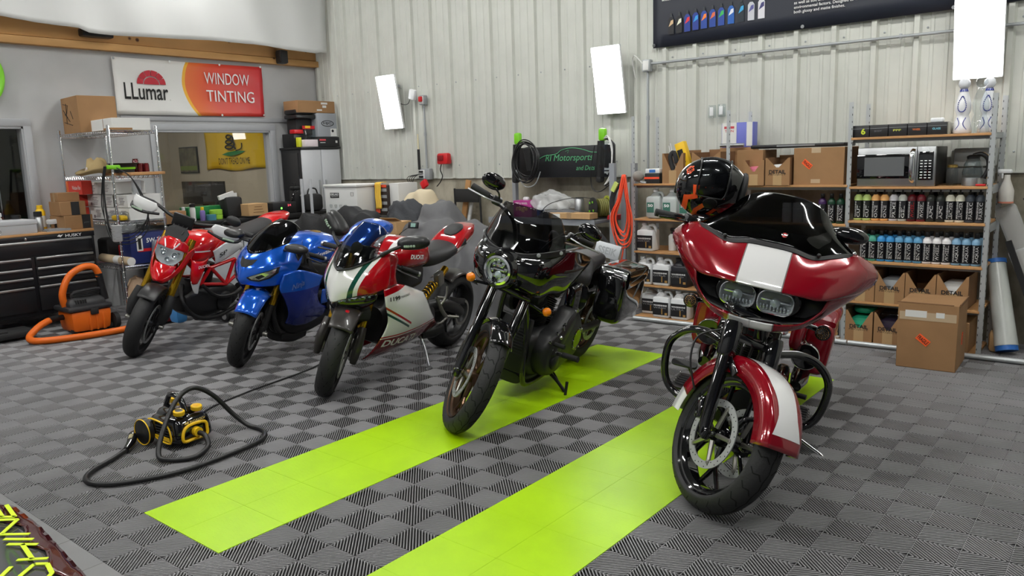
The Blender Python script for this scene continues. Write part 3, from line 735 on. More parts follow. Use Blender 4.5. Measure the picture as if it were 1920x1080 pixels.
# cables looped over post
t = thing('hanging_cable', 'black cable looped over the wire rack shelf with a lime clip', 'cable', (0, 0, 0))
m = MB()
for k, (dx, zb) in enumerate(((0, .80), (.02, .83), (-.015, .90), (.03, .86))):
    m.tube([(-4.40 + dx, 1.93, 1.53), (-4.42 + dx, 1.90, 1.35), (-4.41 + dx * 2, 1.88, zb + .22), (-4.32, 1.9, zb + .02), (-4.22 - dx, 2.05, zb), (-4.13 - dx, 2.16, zb + .15), (-4.16 + dx, 2.15, 1.2), (-4.26, 2.1, 1.42), (-4.34, 2.0, 1.52)], .005, 7, sm=6)
obj('loops', m, M_black, t); obj('clip', MB().box((-4.36, 1.99, 1.52), (.06, .12, .04), b=.012), M_lime, t)
# under the rack
t = thing('red_toolbag', 'dark red bag on the floor under the wire rack', 'bag', (-4.10, 2.15, 0)); obj('bag', MB().box((0, 0, .16), (.3, .34, .3), b=.07, taper=(.8, .8)), mat('dark_red_fabric', srgb(110, 18, 28), .7, bump=.4), t); obj('strap', MB().tube([(.1, -.12, .3), (.14, -.1, .38), (.13, .08, .38), (.08, .12, .3)], .012, 8, sm=3), M_mblack, t)
tag(obj('paper_sack', MB().box((-4.52, 2.16, .23), (.26, .26, .42), b=.09, taper=(.5, .6)), mat('sack', srgb(196, 168, 140), .8, bump=.5)), 'crumpled tan paper sack behind the shop vacuum', 'sack')
t = thing('blue_jug', 'light blue plastic jug with dark cap on the floor beside the wire rack', 'jug', (-3.72, 2.15, 0)); obj('body', MB().box((0, 0, .2), (.16, .12, .3), b=.04), mat('sky_plastic', srgb(74, 148, 214), .4), t); obj('cap', MB().cyl((0, 0, .34), (0, 0, .39), .03), M_black, t)

# ================================================================ shop vacuum
t = thing('shop_vacuum', 'orange and black wet-dry shop vacuum in front of the tool chest', 'vacuum cleaner', (-4.42, 1.60, 0), 0)
obj('tank', MB().box((0, 0, .115), (.30, .34, .20), b=.035, taper=(1.1, 1.1)), M_orange, t)
m = MB(); 
for k in range(3): m.box((.158, -.02 + .06 * k, .1), (.01, .02, .16), b=.004)
obj('ribs', m, M_orange, t)
obj('motor_lid', MB().box((0, -.01, .235), (.35, .40, .05), b=.02).box((0, -.01, .29), (.30, .36, .09), b=.04, taper=(.75, .85)), mat('dark_grey_plastic', srgb(48, 48, 50), .45), t)
m = MB()
for k in range(5): m.box((.13, -.12 + .022 * k, .3), (.03, .008, .035), b=.002)
obj('vents', m, M_mblack, t)
obj('handle', MB().tube([(.05, -.12, .32), (.06, -.10, .38), (.06, .1, .395), (.05, .16, .37)], .014, 8, sm=4), MATS['dark_grey_plastic'], t)
m = MB()
for k in range(3): m.tube([(.02, -.15, .345 + .014 * k), (.1, 0, .35 + .014 * k), (.02, .17, .35 + .014 * k), (-.1, 0, .345 + .014 * k)], .007, 7, closed=True, sm=5)
obj('power_cord', m, M_black, t)
obj('latch', MB().box((.17, .02, .2), (.025, .07, .06), b=.006), M_mblack, t)
for y in (-.15, .17):
    c = obj('caster', MB().cyl((.1, y - .02, .03), (.1, y + .02, .03), .03, n=16), M_mblack, t)
w_ = obj('wheel', MB().cyl((.12, .2, .075), (.12, .24, .075), .075, n=24), M_mblack, t)
h = obj('hose', MB().tube([(.02, -.17, .25), (.04, -.19, .38), (.04, -.12, .53), (.05, .0, .605), (.05, .10, .60), (.05, .14, .54), (.05, .145, .5)], .031, 12, sm=8), M_orange, t, smooth_deg=180)
obj('cuff', MB().tube([(.05, .145, .53), (.05, .16, .42), (.05, .17, .28)], [.034, .03, .04], 12), M_black, h)
t = thing('vacuum_hose', 'orange vacuum hose lying in a curve on the floor in front of the vacuum', 'hose', (0, 0, 0))
obj('hose', MB().tube([(-4.40, 1.28, .155), (-4.36, 1.18, .125), (-4.30, 1.07, .06), (-4.20, 1.06, .033), (-4.10, 1.16, .031), (-4.02, 1.36, .031), (-3.98, 1.6, .031), (-3.98, 1.78, .033), (-4.02, 1.93, .05)], .030, 12, sm=8), M_orange, t, smooth_deg=180)
obj('cuff', MB().tube([(-4.40, 1.275, .158), (-4.42, 1.34, .16), (-4.45, 1.43, .155)], [.031, .026, .026], 12), M_black, t)

# ================================================================ bench cabinets, tall cabinet
t = thing('base_cabinet', 'row of light grey base cabinets with a black worktop below the office window', 'cabinet', (0, 0, 0))
M_cab = mat('cabinet_grey', srgb(196, 198, 202), .4)
obj('body', MB().box((-5.22, 3.98, .43), (.52, 2.56, .82)), mat('cabinet_black', (.02, .02, .022), .5), t)
obj('worktop', MB().box((-5.2, 3.98, .865), (.6, 2.60, .055), b=.006), M_black, t)
for k in range(5):
    d = obj('door', MB().box((-4.952, 2.94 + .48 * k, .43), (.02, .465, .76), b=.004), M_cab, t); obj('handle', MB().box((-4.935, 2.94 + .48 * k + .19, .62), (.02, .015, .2), b=.004), M_alu, d)
t = thing('tall_cabinet', 'storage cabinet with white doors and black sides standing in the room corner on the worktop', 'cabinet', (0, 0, 0))
ty0, ty1, tx1, tz = 4.655, 5.27, -5.075, 1.675
obj('body', MB().box((-5.29, (ty0 + ty1) / 2, (tz + .894) / 2), (.41, ty1 - ty0, tz - .894)), MATS['cabinet_black'], t); obj('top_panel', MB().box((-5.285, (ty0 + ty1) / 2, tz + .012), (.46, ty1 - ty0 + .02, .03), b=.004), M_black, t)
obj('side_frame', MB().box((-5.29, ty0 - .004, 1.29), (.30, .01, .68), b=.003), M_mblack, t)
for k in range(2):
    y = ty0 + .155 + .305 * k
    d = obj('door', MB().box((tx1 - .005, y, 1.282), (.022, .298, .77), b=.004), M_cab, t)
    hy = ty0 + (.255 if k == 0 else .355); obj('handle', MB().box((tx1 + .012, hy, 1.11), (.022, .022, .34), b=.005), M_alu, d)
# on top of the tall cabinet
t = thing('helmet_carton', 'grey carton with an oval logo on top of the corner cabinet', 'box', (-5.2, 5.10, 1.83), 0); obj('carton', MB().box((0, 0, .15), (.26, .30, .30), b=.003), mat('grey_carton', srgb(150, 154, 160), .6), t)
e = [(.095 * math.cos(a), .036 * math.sin(a)) for a in [2 * PI * i / 30 for i in range(30)]]; m = MB().tube([(.132, a, .17 + b_) for a, b_ in e], .004, 6, closed=True); fit_text(m, 'HJC', wallM((.1315, -.065, .152), (0, 1, 0)), .13, .036, bold=.02); obj('logo', m, M_ink, t)
obj('sticker', MB().box((.131, .09, .055), (.003, .1, .1)), M_offw, t); obj('sticker_helmet', MB().lathe([(.018, 0), (.018, .003)], 14, wallM((.132, .075, .075), (0, 1, 0))), M_ink, t)
t = thing('black_carton', 'flat black carton with red stripes under the grey oval-logo carton', 'box', (-5.2, 5.09, 1.705)); obj('carton', MB().box((0, 0, .06), (.3, .34, .12), b=.003), M_mblack, t); obj('red_print', MB().box((.151, -.1, .085), (.003, .1, .02)), mat('pink_red', srgb(220, 80, 90), .5), t); obj('white_print', MB().box((.151, -.1, .05), (.003, .08, .008)).box((.151, .12, .06), (.003, .03, .03)), M_offw, t)
t = carton('brown_carton', 'brown carton with two stickers on the very top of the corner cabinet pile', (-5.25, 4.97, 2.135), (.30, .58, .15), 0, tape=False); obj('stickers', MB().box((.1515, .12, .12), (.003, .1, .025)).box((.1515, .12, .08), (.003, .06, .03)).box((.1515, .04, .035), (.003, .08, .018)), M_offw, t)
t = thing('black_toolbox', 'black plastic box at the left front of the corner cabinet top', 'box', (-5.33, 4.76, 1.705)); obj('case', MB().box((0, 0, .085), (.25, .2, .17), b=.01), M_black, t)
t = thing('pale_carton', 'small pale pink-white carton at the front edge of the corner cabinet top', 'box', (-5.12, 4.86, 1.705)); obj('carton', MB().box((0, 0, .045), (.12, .27, .09), b=.003), mat('pinkish', srgb(214, 202, 206), .6), t)
t = thing('blister_pack', 'clear blister pack with a yellow and red header above the pale carton', 'package', (-5.15, 4.86, 1.797)); obj('shell', MB().box((0, 0, .07), (.05, .17, .13), b=.01), M_clear, t); obj('header', MB().box((0, 0, .155), (.01, .19, .04)), M_red, t); obj('header_yellow', MB().box((.006, -.02, .16), (.004, .08, .03)), M_yellow, t)
tag(obj('speaker_box', MB().box((-5.3, 4.83, 1.96), (.2, .24, .2), b=.006), M_mblack), 'black box with dim red cups behind the blister pack', 'box')
tag(obj('black_case', MB().box((-5.24, 4.83, 2.085), (.26, .36, .05), b=.015), M_black), 'flat black case, lower of two in the cabinet pile', 'case')
tag(obj('black_case', MB().box((-5.26, 4.80, 2.145), (.24, .28, .06), b=.022), M_black), 'rounded black case, upper of two in the cabinet pile', 'case')
tag(obj('yellow_pack', MB().box((-5.16, 4.70, 1.765), (.06, .045, .12), b=.004), mat('yellow_green', srgb(200, 206, 40), .5)), 'thin yellow-green pack beside the black plastic box', 'package')
tag(obj('red_pack', MB().box((-5.22, 4.72, 1.90), (.1, .14, .05), b=.006), M_red), 'red pack lying above the black plastic box', 'package')
# items on the base-cabinet worktop
t = thing('tape_roll', 'lime green masking tape rolls in a stack on the worktop, lower roll', 'tape', (-5.08, 3.42, .893), 0, 'lime masking tape stack')
obj('roll', MB().lathe([(.062, 0), (.072, .002), (.072, .052), (.062, .054)], 28), mat('lime_tape', srgb(150, 200, 60), .6), t); t2 = dup(t, (-5.08, 3.42, .948), label='lime green masking tape rolls in a stack on the worktop, upper roll')
t = can('spray_can', 'white aerosol can with a black cap on the worktop', -5.05, 3.12, .893, .031, .165, M_offw, M_black, neck=.95)
can('chemical_bottle', 'bottle with a yellow cap and purple label on the worktop', -5.02, 3.22, .893, .03, .12, mat('lilac', srgb(120, 104, 168), .5), M_yellow)
can('spray_can', 'green can beside the white aerosol can', -5.1, 3.04, .893, .022, .13, M_green, M_white, neck=.8)
tag(obj('green_crate', MB().box((-5.3, 3.4, .97), (.2, .5, .14), b=.01), M_green), 'green crate behind the lime tape rolls', 'crate')
tag(obj('label_tin', MB().lathe([(.055, .893), (.055, .955), (.05, .957)], 24, T(-4.98, 3.30, 0)), mat('teal_tin', srgb(70, 130, 150), .4)), 'short blue and lime tin in front of the tape rolls', 'tin')
t = thing('stereo_receiver', 'black stereo receiver with red and green lights on the worktop', 'stereo', (-5.1, 4.27, .893)); obj('case', MB().box((0, 0, .07), (.3, .34, .14), b=.008), M_black, t)
obj('green_button', MB().lathe([(.012, 0), (.012, .003)], 14, wallM((.151, -.05, .07), (0, 1, 0))), mat('green_led', (.2, 1, .1), emis=2.5), t); m = MB(); fit_text(m, '24', wallM((.1515, .04, .09), (0, 1, 0)), .05, .025); obj('red_display', m, mat('red_led', (1, .1, .15), emis=1.5), t, smooth_deg=0)
t = carton('small_brown_carton', 'small printed cardboard carton on the worktop beside the receiver', (-5.0, 3.86, .905), (.22, .26, .14), 0, M_cardl, tape=False); m = MB()
for k in range(3): m.box((.1115, 0, .04 + .032 * k), (.003, .14 - .02 * k, .007))
obj('print', m, M_card2, t); tag(obj('black_tray', MB().box((-5.0, 3.86, .899), (.26, .34, .012), b=.004), M_black), 'thin black tray under the small printed carton', 'tray')
t = thing('black_bag', 'black tote with papers sticking out on the worktop', 'bag', (-5.15, 3.66, .893)); obj('bag', MB().box((0, 0, .12), (.2, .2, .24), b=.03, taper=(.9, 1.1)), M_mblack, t); obj('papers', MB().box((.03, 0, .27), (.03, .2, .05), RX(15)).box((-.02, .03, .255), (.02, .14, .06)), M_offw, t)
t = thing('coffee_machine', 'black upright appliance with a curved arm on the worktop beside the corner cabinet', 'appliance', (-5.1, 4.55, .893)); obj('column', MB().box((0, 0, .14), (.12, .12, .28), b=.02).box((.02, -.02, .30), (.1, .1, .05), b=.015).cyl((0, -.01, .33), (0, -.01, .37), .03), M_black, t); obj('arm', MB().tube([(.06, -.02, .26), (.09, -.1, .22), (.08, -.12, .12), (.06, -.06, .06)], .012, 8, sm=4), M_gblack, t); obj('knob', MB().lathe([(.015, 0), (.015, .01)], 12, wallM((.066, .02, .2), (0, 1, 0))), M_chrome, t)
t = thing('equipment_bag', 'black bag standing on the worktop in front of the white-doored cabinet', 'bag', (-4.985, 4.72, .893)); obj('bag', MB().box((0, 0, .11), (.15, .24, .22), b=.05), M_mblack, t); obj('handle', MB().tube([(0, -.08, .2), (.0, -.05, .28), (.0, .05, .28), (.0, .08, .2)], .01, 8, sm=4), M_black, t)
tag(obj('brown_long_carton', MB().box((-4.95, 2.75, .965), (.26, .34, .13), b=.004), M_card), 'brown carton on the worktop behind the first motorcycle handlebar', 'box')
t = thing('red_cup', 'dark brown mug on the window sill end of the worktop', 'mug', (-5.3, 2.95, .893)); obj('cup', MB().lathe([(.035, 0), (.04, .1), (.036, .1), (.033, .01)], 20), mat('brown_mug', srgb(80, 40, 34), .4), t)
# ================================================================ big black banner on the back wall
t = thing('product_banner', 'big black banner with product bottles and white text at the top of the back wall', 'banner', (0, 5.265, 0))
nb = [[(-.385 + 3.0 * u, .0 + .006 * math.sin(u * 15) * (1 - v), 2.452 + .012 * u + 1.0 * v) for u in [j / 30 for j in range(31)]] for v in [i / 8 for i in range(9)]]
obj('cloth', MB().grid(nb), mat('banner_navy', srgb(34, 38, 50), .45), t, smooth_deg=180, solid=.003, off=0)
def onback(x, z, d=-.012, y=0): return wallM((x, y + d, z), (1, 0, 0))
m = MB()
for i, s in enumerate(('PPF C&R', 'Protect a wide variety of vinyl films,', 'as well as soft and hard plastic trim from', 'environmental factors. Designed to work on', 'both glossy and matte finishes.')):
    if i: text(m, s, onback(.925, 2.725 - .036 * i), size=.033)
for i, s in enumerate(('& hydrophobic coating', 'to wash your car.')): text(m, s, onback(1.55, 2.655 - .036 * i), size=.033)
for i, s in enumerate(('plastic trim, glass and', 'wheels finish with much')): text(m, s, onback(-.29, 2.885 - .036 * i - .0), size=.033)
obj('lettering', m, M_wink, t, smooth_deg=0); m = MB(); text(m, 'PPF COAT', onback(.925, 2.735), size=.04, bold=.02); obj('heading', m, M_orange, t, smooth_deg=0)
cols = [srgb(30, 30, 34)] * 2 + [srgb(36, 60, 140)] * 2 + [srgb(36, 70, 150)] * 3 + [srgb(30, 90, 170), srgb(30, 40, 50), srgb(190, 192, 200), srgb(214, 214, 220)]
acc = [srgb(210, 180, 140), srgb(230, 230, 210), srgb(210, 50, 60), srgb(50, 150, 220), srgb(240, 130, 50), srgb(220, 110, 70), srgb(60, 180, 90), srgb(220, 224, 230), srgb(60, 160, 210), srgb(90, 90, 150), srgb(60, 60, 110)]
for i in range(11):
    x = -.225 + .084 * i + .009 * max(0, i - 6) - .003 * i; w_ = .058; h_ = .15 if i not in (8, 10) else .16; z = 2.555 + .003 * i
    m = MB().prism([(0, 0), (w_, 0), (w_, h_ * .85), (w_ * .72, h_), (w_ * .28, h_), (0, h_ * .85)], .002, onback(x, z, -.010)); o = obj('printed_bottle', m, mat('print_body_%d' % i, cols[i], .5), t, smooth_deg=0)
    m = MB().prism([(w_ * .3, h_ + .003), (w_ * .7, h_ + .003), (w_ * .62, h_ + (.035 if i not in (8, 10) else .065)), (w_ * .38, h_ + (.035 if i not in (8, 10) else .065))], .002, onback(x, z, -.010)); obj('printed_cap', m, M_wink if i == 10 else mat('print_cap', srgb(50, 52, 58), .5), o, smooth_deg=0)
    m = MB().prism([(.006, h_ * .45), (w_ - .006, h_ * .62), (w_ - .006, h_ * .84), (w_ * .5, h_ * .80)], .001, onback(x, z, -.0125)); obj('printed_label', m, mat('print_acc_%d' % i, acc[i], .5), o, smooth_deg=0)
m = MB()
for x in (-.37, 1.0, 2.1): m.lathe([(.015, 0), (.015, .006), (.007, .006)], 12, onback(x, 2.475, -.008))
obj('grommets', m, M_chrome, t)

# conduit, boxes
t = thing('wall_conduit', 'long grey electrical conduit running level under the black banner', 'conduit', (0, 0, 0))
obj('pipe', MB().cyl((-.40, 5.25, 2.315), (4.4, 5.25, 2.30), .012, n=12), M_galv, t)
for x in (.5, 1.75, 3.0): obj('clamp', MB().box((x, 5.255, 2.31), (.02, .03, .04), b=.004), M_galv, t)
def jbox(name, label, x, z, zb, side=0):
    t = thing(name, label, 'electrical box', (x, 5.25, z)); obj('box', MB().box((0, 0, 0), (.085, .06, .11), b=.008), M_galv, t)
    obj('face', MB().box((0, -.032, 0), (.06, .006, .085), b=.003), M_offw, t)
    if zb: p = obj('pipe', MB().cyl((0, .01, -.05), (.0, .01, zb - z), .012, n=12), M_galv, t); obj('coupling', MB().cyl((0, .01, (zb - z) * .5), (0, .01, (zb - z) * .5 + .04), .017, n=12), M_galv, p)
    return t
t = jbox('junction_box', 'grey outlet box beside the leftmost light panel with conduit running down', -3.44, 2.19, 1.36)
obj('plug', MB().box((-.0, -.045, .01), (.05, .03, .06), b=.008), M_red, t)
t = thing('lamp_driver', 'small white power supply hanging next to the leftmost light panel', 'power supply', (-3.56, 5.2, 2.26)); obj('case', MB().box((0, 0, 0), (.1, .05, .12), RY(15), b=.015), M_white, t); obj('lead', MB().tube([(-.05, 0, -.05), (-.1, .01, -.1), (-.2, .02, -.1), (-.28, .01, -.06)], .004, 6, sm=4), M_mblack, t)
t = jbox('junction_box', 'grey outlet box under the left corner of the black banner', -.44, 2.30, 1.30)
obj('whip', MB().tube([(-.03, -.03, .02), (-.12, -.03, .1), (-.16, 0, .05), (-.14, .02, -.1)], .006, 6, sm=5), M_offw, t)
t = thing('wall_outlet', 'grey double outlet box with black plugs above the fabric pile', 'outlet', (-3.45, 5.25, 1.325)); obj('box', MB().box((0, 0, 0), (.17, .06, .13), b=.006), M_galv, t); obj('socket', MB().box((-.03, -.035, 0), (.08, .012, .1), b=.004), M_white, t)
for k, (dx, dz) in enumerate(((-.05, .03), (-.02, .03), (-.05, -.03), (-.02, -.03))): obj('plug', MB().box((dx, -.05, dz), (.022, .03, .022), b=.005), M_black, t)
t = thing('drill_charger_cords', 'bunch of thin black cords hanging from the wall outlet', 'cord', (-3.5, 5.19, 1.3))
for k in range(4): obj('cord', MB().tube([(.0 + .02 * k, 0, .03), (-.06 - .04 * k, -.04, -.02), (-.1 + .03 * k, -.02, -.12 - .03 * k), (-.02 + .03 * k, -.03, -.25)], .004, 6, sm=5), M_black, t)
t = thing('light_wand', 'black and cream stick standing upright on the wall beside the conduit', 'stick', (-3.53, 5.22, 1.38)); obj('grip', MB().cyl((0, 0, 0), (0, 0, .24), .016), M_mblack, t); obj('tip', MB().cyl((0, 0, .24), (0, 0, .42), .008), mat('cream', srgb(214, 204, 170), .5), t)
t = thing('red_horn', 'red battery charger hung on the steel wall', 'charger', (-3.11, 5.22, 1.50)); obj('body', MB().box((0, 0, 0), (.17, .09, .13), b=.022, taper=(1, .8)), M_red, t); obj('face', MB().box((-.02, -.048, .01), (.09, .006, .06), b=.004), mat('dark_red', srgb(130, 16, 24), .5), t)
obj('lead', MB().tube([(-.03, -.02, -.06), (-.04, -.03, -.13), (-.02, -.02, -.2), (-.06, -.02, -.27), (-.12, -.02, -.32)], .006, 6, sm=5), M_black, t)
t = thing('thermostat', 'left of two small clear-covered switches on the wall', 'switch', (.215, 5.255, 1.84)); obj('cover', MB().box((0, 0, 0), (.07, .03, .11), b=.008), M_clear, t); obj('plate', MB().box((0, -.016, 0), (.035, .01, .075), b=.003), M_white, t)
dup(t, (.305, 5.255, 1.845), label='right of two small clear-covered switches on the wall')

# ================================================================ work table with sign
M_leg = mat('grey_angle', srgb(150, 154, 160), .5, .2)
t = thing('work_table', 'grey steel wall table with sign board posts', 'table', (0, 0, 0))
ty = 4.95
obj('tabletop', MB().box((-1.38, 5.0, .86), (1.32, .5, .03), b=.003), mat('table_grey', srgb(128, 132, 138), .5), t); obj('front_rail', MB().box((-1.38, 4.745, .855), (1.32, .012, .06)), M_leg, t)
for x in (-1.96, -.50):
    obj('post', MB().box((x, 5.1, .7), (.045, .045, 1.4)).box((x, 5.125, .7), (.045, .006, 1.4)), M_leg, t)
obj('post', MB().box((-.52, 4.75, .70), (.055, .04, 1.42)), M_leg, t)
obj('brace', MB().box((0, 0, 0), (.02, .4, .03), T(-.75, 4.93, .70) @ RX(-38)), M_leg, t)
t = thing('shop_sign', 'black sign board with green script lettering and a car outline above the work table', 'sign', (-1.32, 5.08, 1.43)); obj('board', MB().box((0, 0, 0), (1.24, .03, .31), b=.003), mat('sign_black', srgb(30, 31, 34), .45), t)
g_ = mat('sign_green', srgb(90, 170, 120), .5); m = MB(); fit_text(m, 'RI Motorsports', onback(-.20, -.01, -.018), .58, .085, shear=.25); fit_text(m, 'and Dets', onback(.18, -.085, -.018), .22, .045, shear=.25); obj('lettering', m, M_wink if 0 else g_, t, smooth_deg=0)
m = MB().tube([(-.27, -.019, .04), (-.2, -.019, .065), (-.06, -.019, .08), (0, -.019, .115), (.12, -.019, .135), (.25, -.019, .12), (.36, -.019, .09), (.45, -.019, .085)], .0035, 6, sm=5).tube([(.05, -.019, .1), (.09, -.019, .115), (.08, -.019, .085)], .002, 5, sm=3); obj('car_outline', m, g_, t)
m = MB().prism([(-.05, .02), (-.03, .035), (.02, .03), (.05, .035), (.055, .0), (.03, -.01), (.015, -.035), (-.0, -.02), (-.035, -.018)], .002, onback(.53, -.10, -.017)); obj('badge', m, M_wink, t, smooth_deg=0); m = MB().box((.53, -.0195, -.095), (.08, .002, .012)); obj('badge_print', m, M_ink, t)
def hangtool(x, label, cable_n, mirror=1):
    t = thing('corded_tool', label, 'power tool', (x, 5.03, 1.56)); 
    obj('hook', MB().box((0, -.02, .12), (.075, .06, .12), b=.02), M_lime, t)
    obj('tool_body', MB().cyl((0, -.05, .06), (-.01 * mirror, -.06, -.28), .035, .04, n=16), M_black, t); obj('head', MB().box((-.01, -.06, -.30), (.06, .08, .07), b=.02), M_mblack, t)
    for k in range(cable_n):
        r_ = .15 + .012 * (k % 4); cx = .17 * mirror + .012 * math.sin(k * 2.1); cz = -.10 - .012 * (k % 3)
        pts = [(cx + r_ * math.cos(a) * (.85 if k % 2 else 1), -.09 - .012 * k + .01 * math.sin(3 * a), cz + r_ * math.sin(a) * (1.1 + .05 * (k % 3))) for a in [2 * PI * i / 16 for i in range(16)]]
        obj('cable_loop', MB().tube(pts, .0065, 7, closed=True, sm=3), M_black, t, smooth_deg=180)
    return t
t = hangtool(-1.83, 'black corded polisher with a lime hook at the left end of the sign', 6)
obj('clip', MB().cyl((.22, -.16, .02), (.22, -.1, -.2), .04, n=14), M_mblack, t)
obj('tail', MB().tube([(.05, -.13, -.2), (.14, -.12, -.36), (.28, -.12, -.35), (.35, -.11, -.22)], .005, 6, sm=5), M_galv, t)
t = hangtool(-.79, 'black corded tool with a lime hook at the right end of the sign', 0)
obj('clear_pouch', MB().box((.08, -.08, -.12), (.17, .03, .34), b=.012), M_clear, t)
for k in range(4): obj('cable_loop', MB().tube([(.04, -.06, .08), (.10 + .02 * k, -.09, .10 - .02 * k), (.15 + .01 * k, -.1, -.05), (.13, -.1, -.25 - .03 * k), (.05, -.08, -.36)], .006, 7, sm=5), M_offw if k < 2 else M_black, t, smooth_deg=180)
obj('clear_lead', MB().tube([(-.06, -.07, .02), (-.10, -.08, -.2), (-.09, -.08, -.38), (.0, -.08, -.42), (.14, -.08, -.33)], .005, 7, sm=5), M_black, t)
# table top clutter
t = thing('magenta_box', 'magenta box with gold lettering on the work table', 'box', (-1.735, 5.0, .875)); obj('carton', MB().box((0, 0, .085), (.24, .14, .17), b=.003), M_purple, t); m = MB(); fit_text(m, 'rage', onback(-.08, .05, -.0715), .15, .055, bold=.03); obj('lettering', m, mat('gold_ink', srgb(224, 180, 120), .5), t, smooth_deg=0); m = MB(); fit_text(m, 'TIRE & WHEEL', onback(-.09, .13, -.0715), .16, .022); obj('lettering', m, M_wink, t, smooth_deg=0); obj('tissue', MB().box((0, 0, .185), (.07, .04, .04), b=.015), M_white, t)
t = can('water_bottle', 'small white bottle with a blue label beside the magenta box', -1.52, 4.96, .875, .038, .13, M_white, M_offw, neck=.35); obj('label', MB().lathe([(.0388, .02), (.0388, .075)], 20, caps=False), mat('label_blue', srgb(60, 84, 160), .5), t)
t = can('spray_bottle', 'white bottle with a dark nozzle in the table clutter', -1.33, 5.05, .875, .04, .16, M_offw, M_black, neck=.3)
can('glass_jar', 'clear jar lying among the table clutter', -1.42, 4.9, .875, .045, .09, M_clear, M_white, neck=.8); can('steel_cup', 'steel cup standing in the table clutter behind the carton', -1.10, 5.05, .875, .05, .20, M_alu, None, neck=.95)
def clump(name, label, c, d, m_, seed, n=3, cat='cloth'):
    random.seed(seed); bm = bmesh.new(); bmesh.ops.create_icosphere(bm, subdivisions=4, radius=1); ph = [random.uniform(0, 6) for _ in range(9)]
    for v in bm.verts:
        p = v.co; k = 1 + .10 * math.sin(p.x * 5 + ph[0] + 2 * math.sin(p.y * 4 + ph[1])) + .08 * math.sin(p.y * 9 + ph[2] + 3 * p.z) + .05 * math.sin(p.x * 14 + p.z * 9 + ph[3]) + .03 * math.sin(p.y * 21 + p.x * 11 + ph[4])
        q = V((p.x * d[0] / 2 * k, p.y * d[1] / 2 * k, max(p.z, -.35) * d[2] / 1.35 * k)); q.z += d[2] * .35 / 1.35; v.co = q
    me = bpy.data.meshes.new(name); bm.to_mesh(me); bm.free(); lo = min(v.co.z for v in me.vertices)
    for v in me.vertices: v.co.z = max(v.co.z, 0.002)
    o = bpy.data.objects.new(name, me); COL.objects.link(o); me.materials.append(m_); me.shade_smooth(); o.location = c
    return tag(o, label, cat)
M_gcl = mat('grey_cloth', srgb(96, 96, 98), .85, noise=.1, nscale=8); M_bcl = mat('black_cloth', srgb(26, 27, 30), .75, bump=.3, bscale=60); M_ccl = mat('cream_cloth', srgb(204, 190, 162), .85); M_lcl = mat('blue_cloth', srgb(60, 130, 170), .8)
clump('folded_towel', 'grey folded towel on the table behind the flat carton', (-1.20, 4.86, .875), (.5, .25, .09), M_gcl, 3)
clump('plastic_bags', 'crumpled clear plastic bags on the work table', (-1.40, 5.0, .965), (.45, .3, .17), M_bag, 5, cat='bag')
t = carton('flat_carton', 'flat brown carton with a white label at the front edge of the work table', (-1.0, 4.79, .89), (.48, .14, .055), 0, M_cardl); obj('label', MB().box((-.15, -.0715, .027), (.09, .003, .04)), M_offw, t)
t = thing('cable_reel', 'black and lime cord reel standing on the work table', 'reel', (-.83, 4.98, .98), -35); 
mm = T(0, 0, .0) @ RX(90)
obj('front_disc', MB().lathe([(.105, 0), (.105, .012), (.1, .014), (.03, .02), (0, .02)], 28, T(0, -.05, 0) @ mm), M_mblack, t); obj('rear_rim', MB().lathe([(.115, 0), (.118, .012), (.095, .012), (.09, 0)], 28, T(0, .10, 0) @ mm), mat('lime_yellow', srgb(186, 196, 60), .5), t)
obj('wound_cord', MB().lathe([(.085, -.04), (.092, -.03), (.085, -.02), (.092, -.01), (.085, 0), (.092, .01), (.085, .02), (.092, .03), (.085, .04), (.092, .05), (.085, .06)], 28, T(0, .05, 0) @ mm), mat('olive_cord', srgb(120, 118, 60), .6), t)
m = MB()
for a, k in ((-.04, .05), (.03, .06), (.05, -.02), (-.05, -.03)): m.box((a, -.074, k), (.03, .003, .02))
obj('lime_marks', m, M_lime, t); obj('foot', MB().box((0, .02, -.1), (.14, .2, .02), b=.004), M_mblack, t)
tag(obj('book_stack', MB().box((-.63, 4.98, .885), (.1, .16, .015)).box((-.63, 4.98, .90), (.1, .16, .012)).box((-.63, 4.98, .914), (.09, .15, .012)), M_red), 'thin red and white booklets at the right end of the table', 'booklets')
tag(obj('plastic_sheet', MB().box((-.66, 5.12, 1.05), (.2, .01, .34), RZ(0)), mat('poly_white', srgb(170, 172, 172), .5)), 'pale sheet leaning on the wall behind the cord reel', 'sheet')
t = thing('microphone_gooseneck', 'thin black cable arching over the work table', 'cable', (0, 0, 0)); obj('lead', MB().tube([(-1.35, 4.72, .93), (-1.25, 4.72, 1.02), (-1.1, 4.75, 1.07), (-.95, 4.82, 1.09), (-.83, 4.87, 1.08)], .004, 6, sm=5), M_black, t)
tag(obj('leaning_slat', MB().box((0, 0, 0), (.05, .02, 1.3), T(-.44, 4.80, .65) @ RY(1)), M_leg), 'pale metal slat leaning by the table post', 'slat')
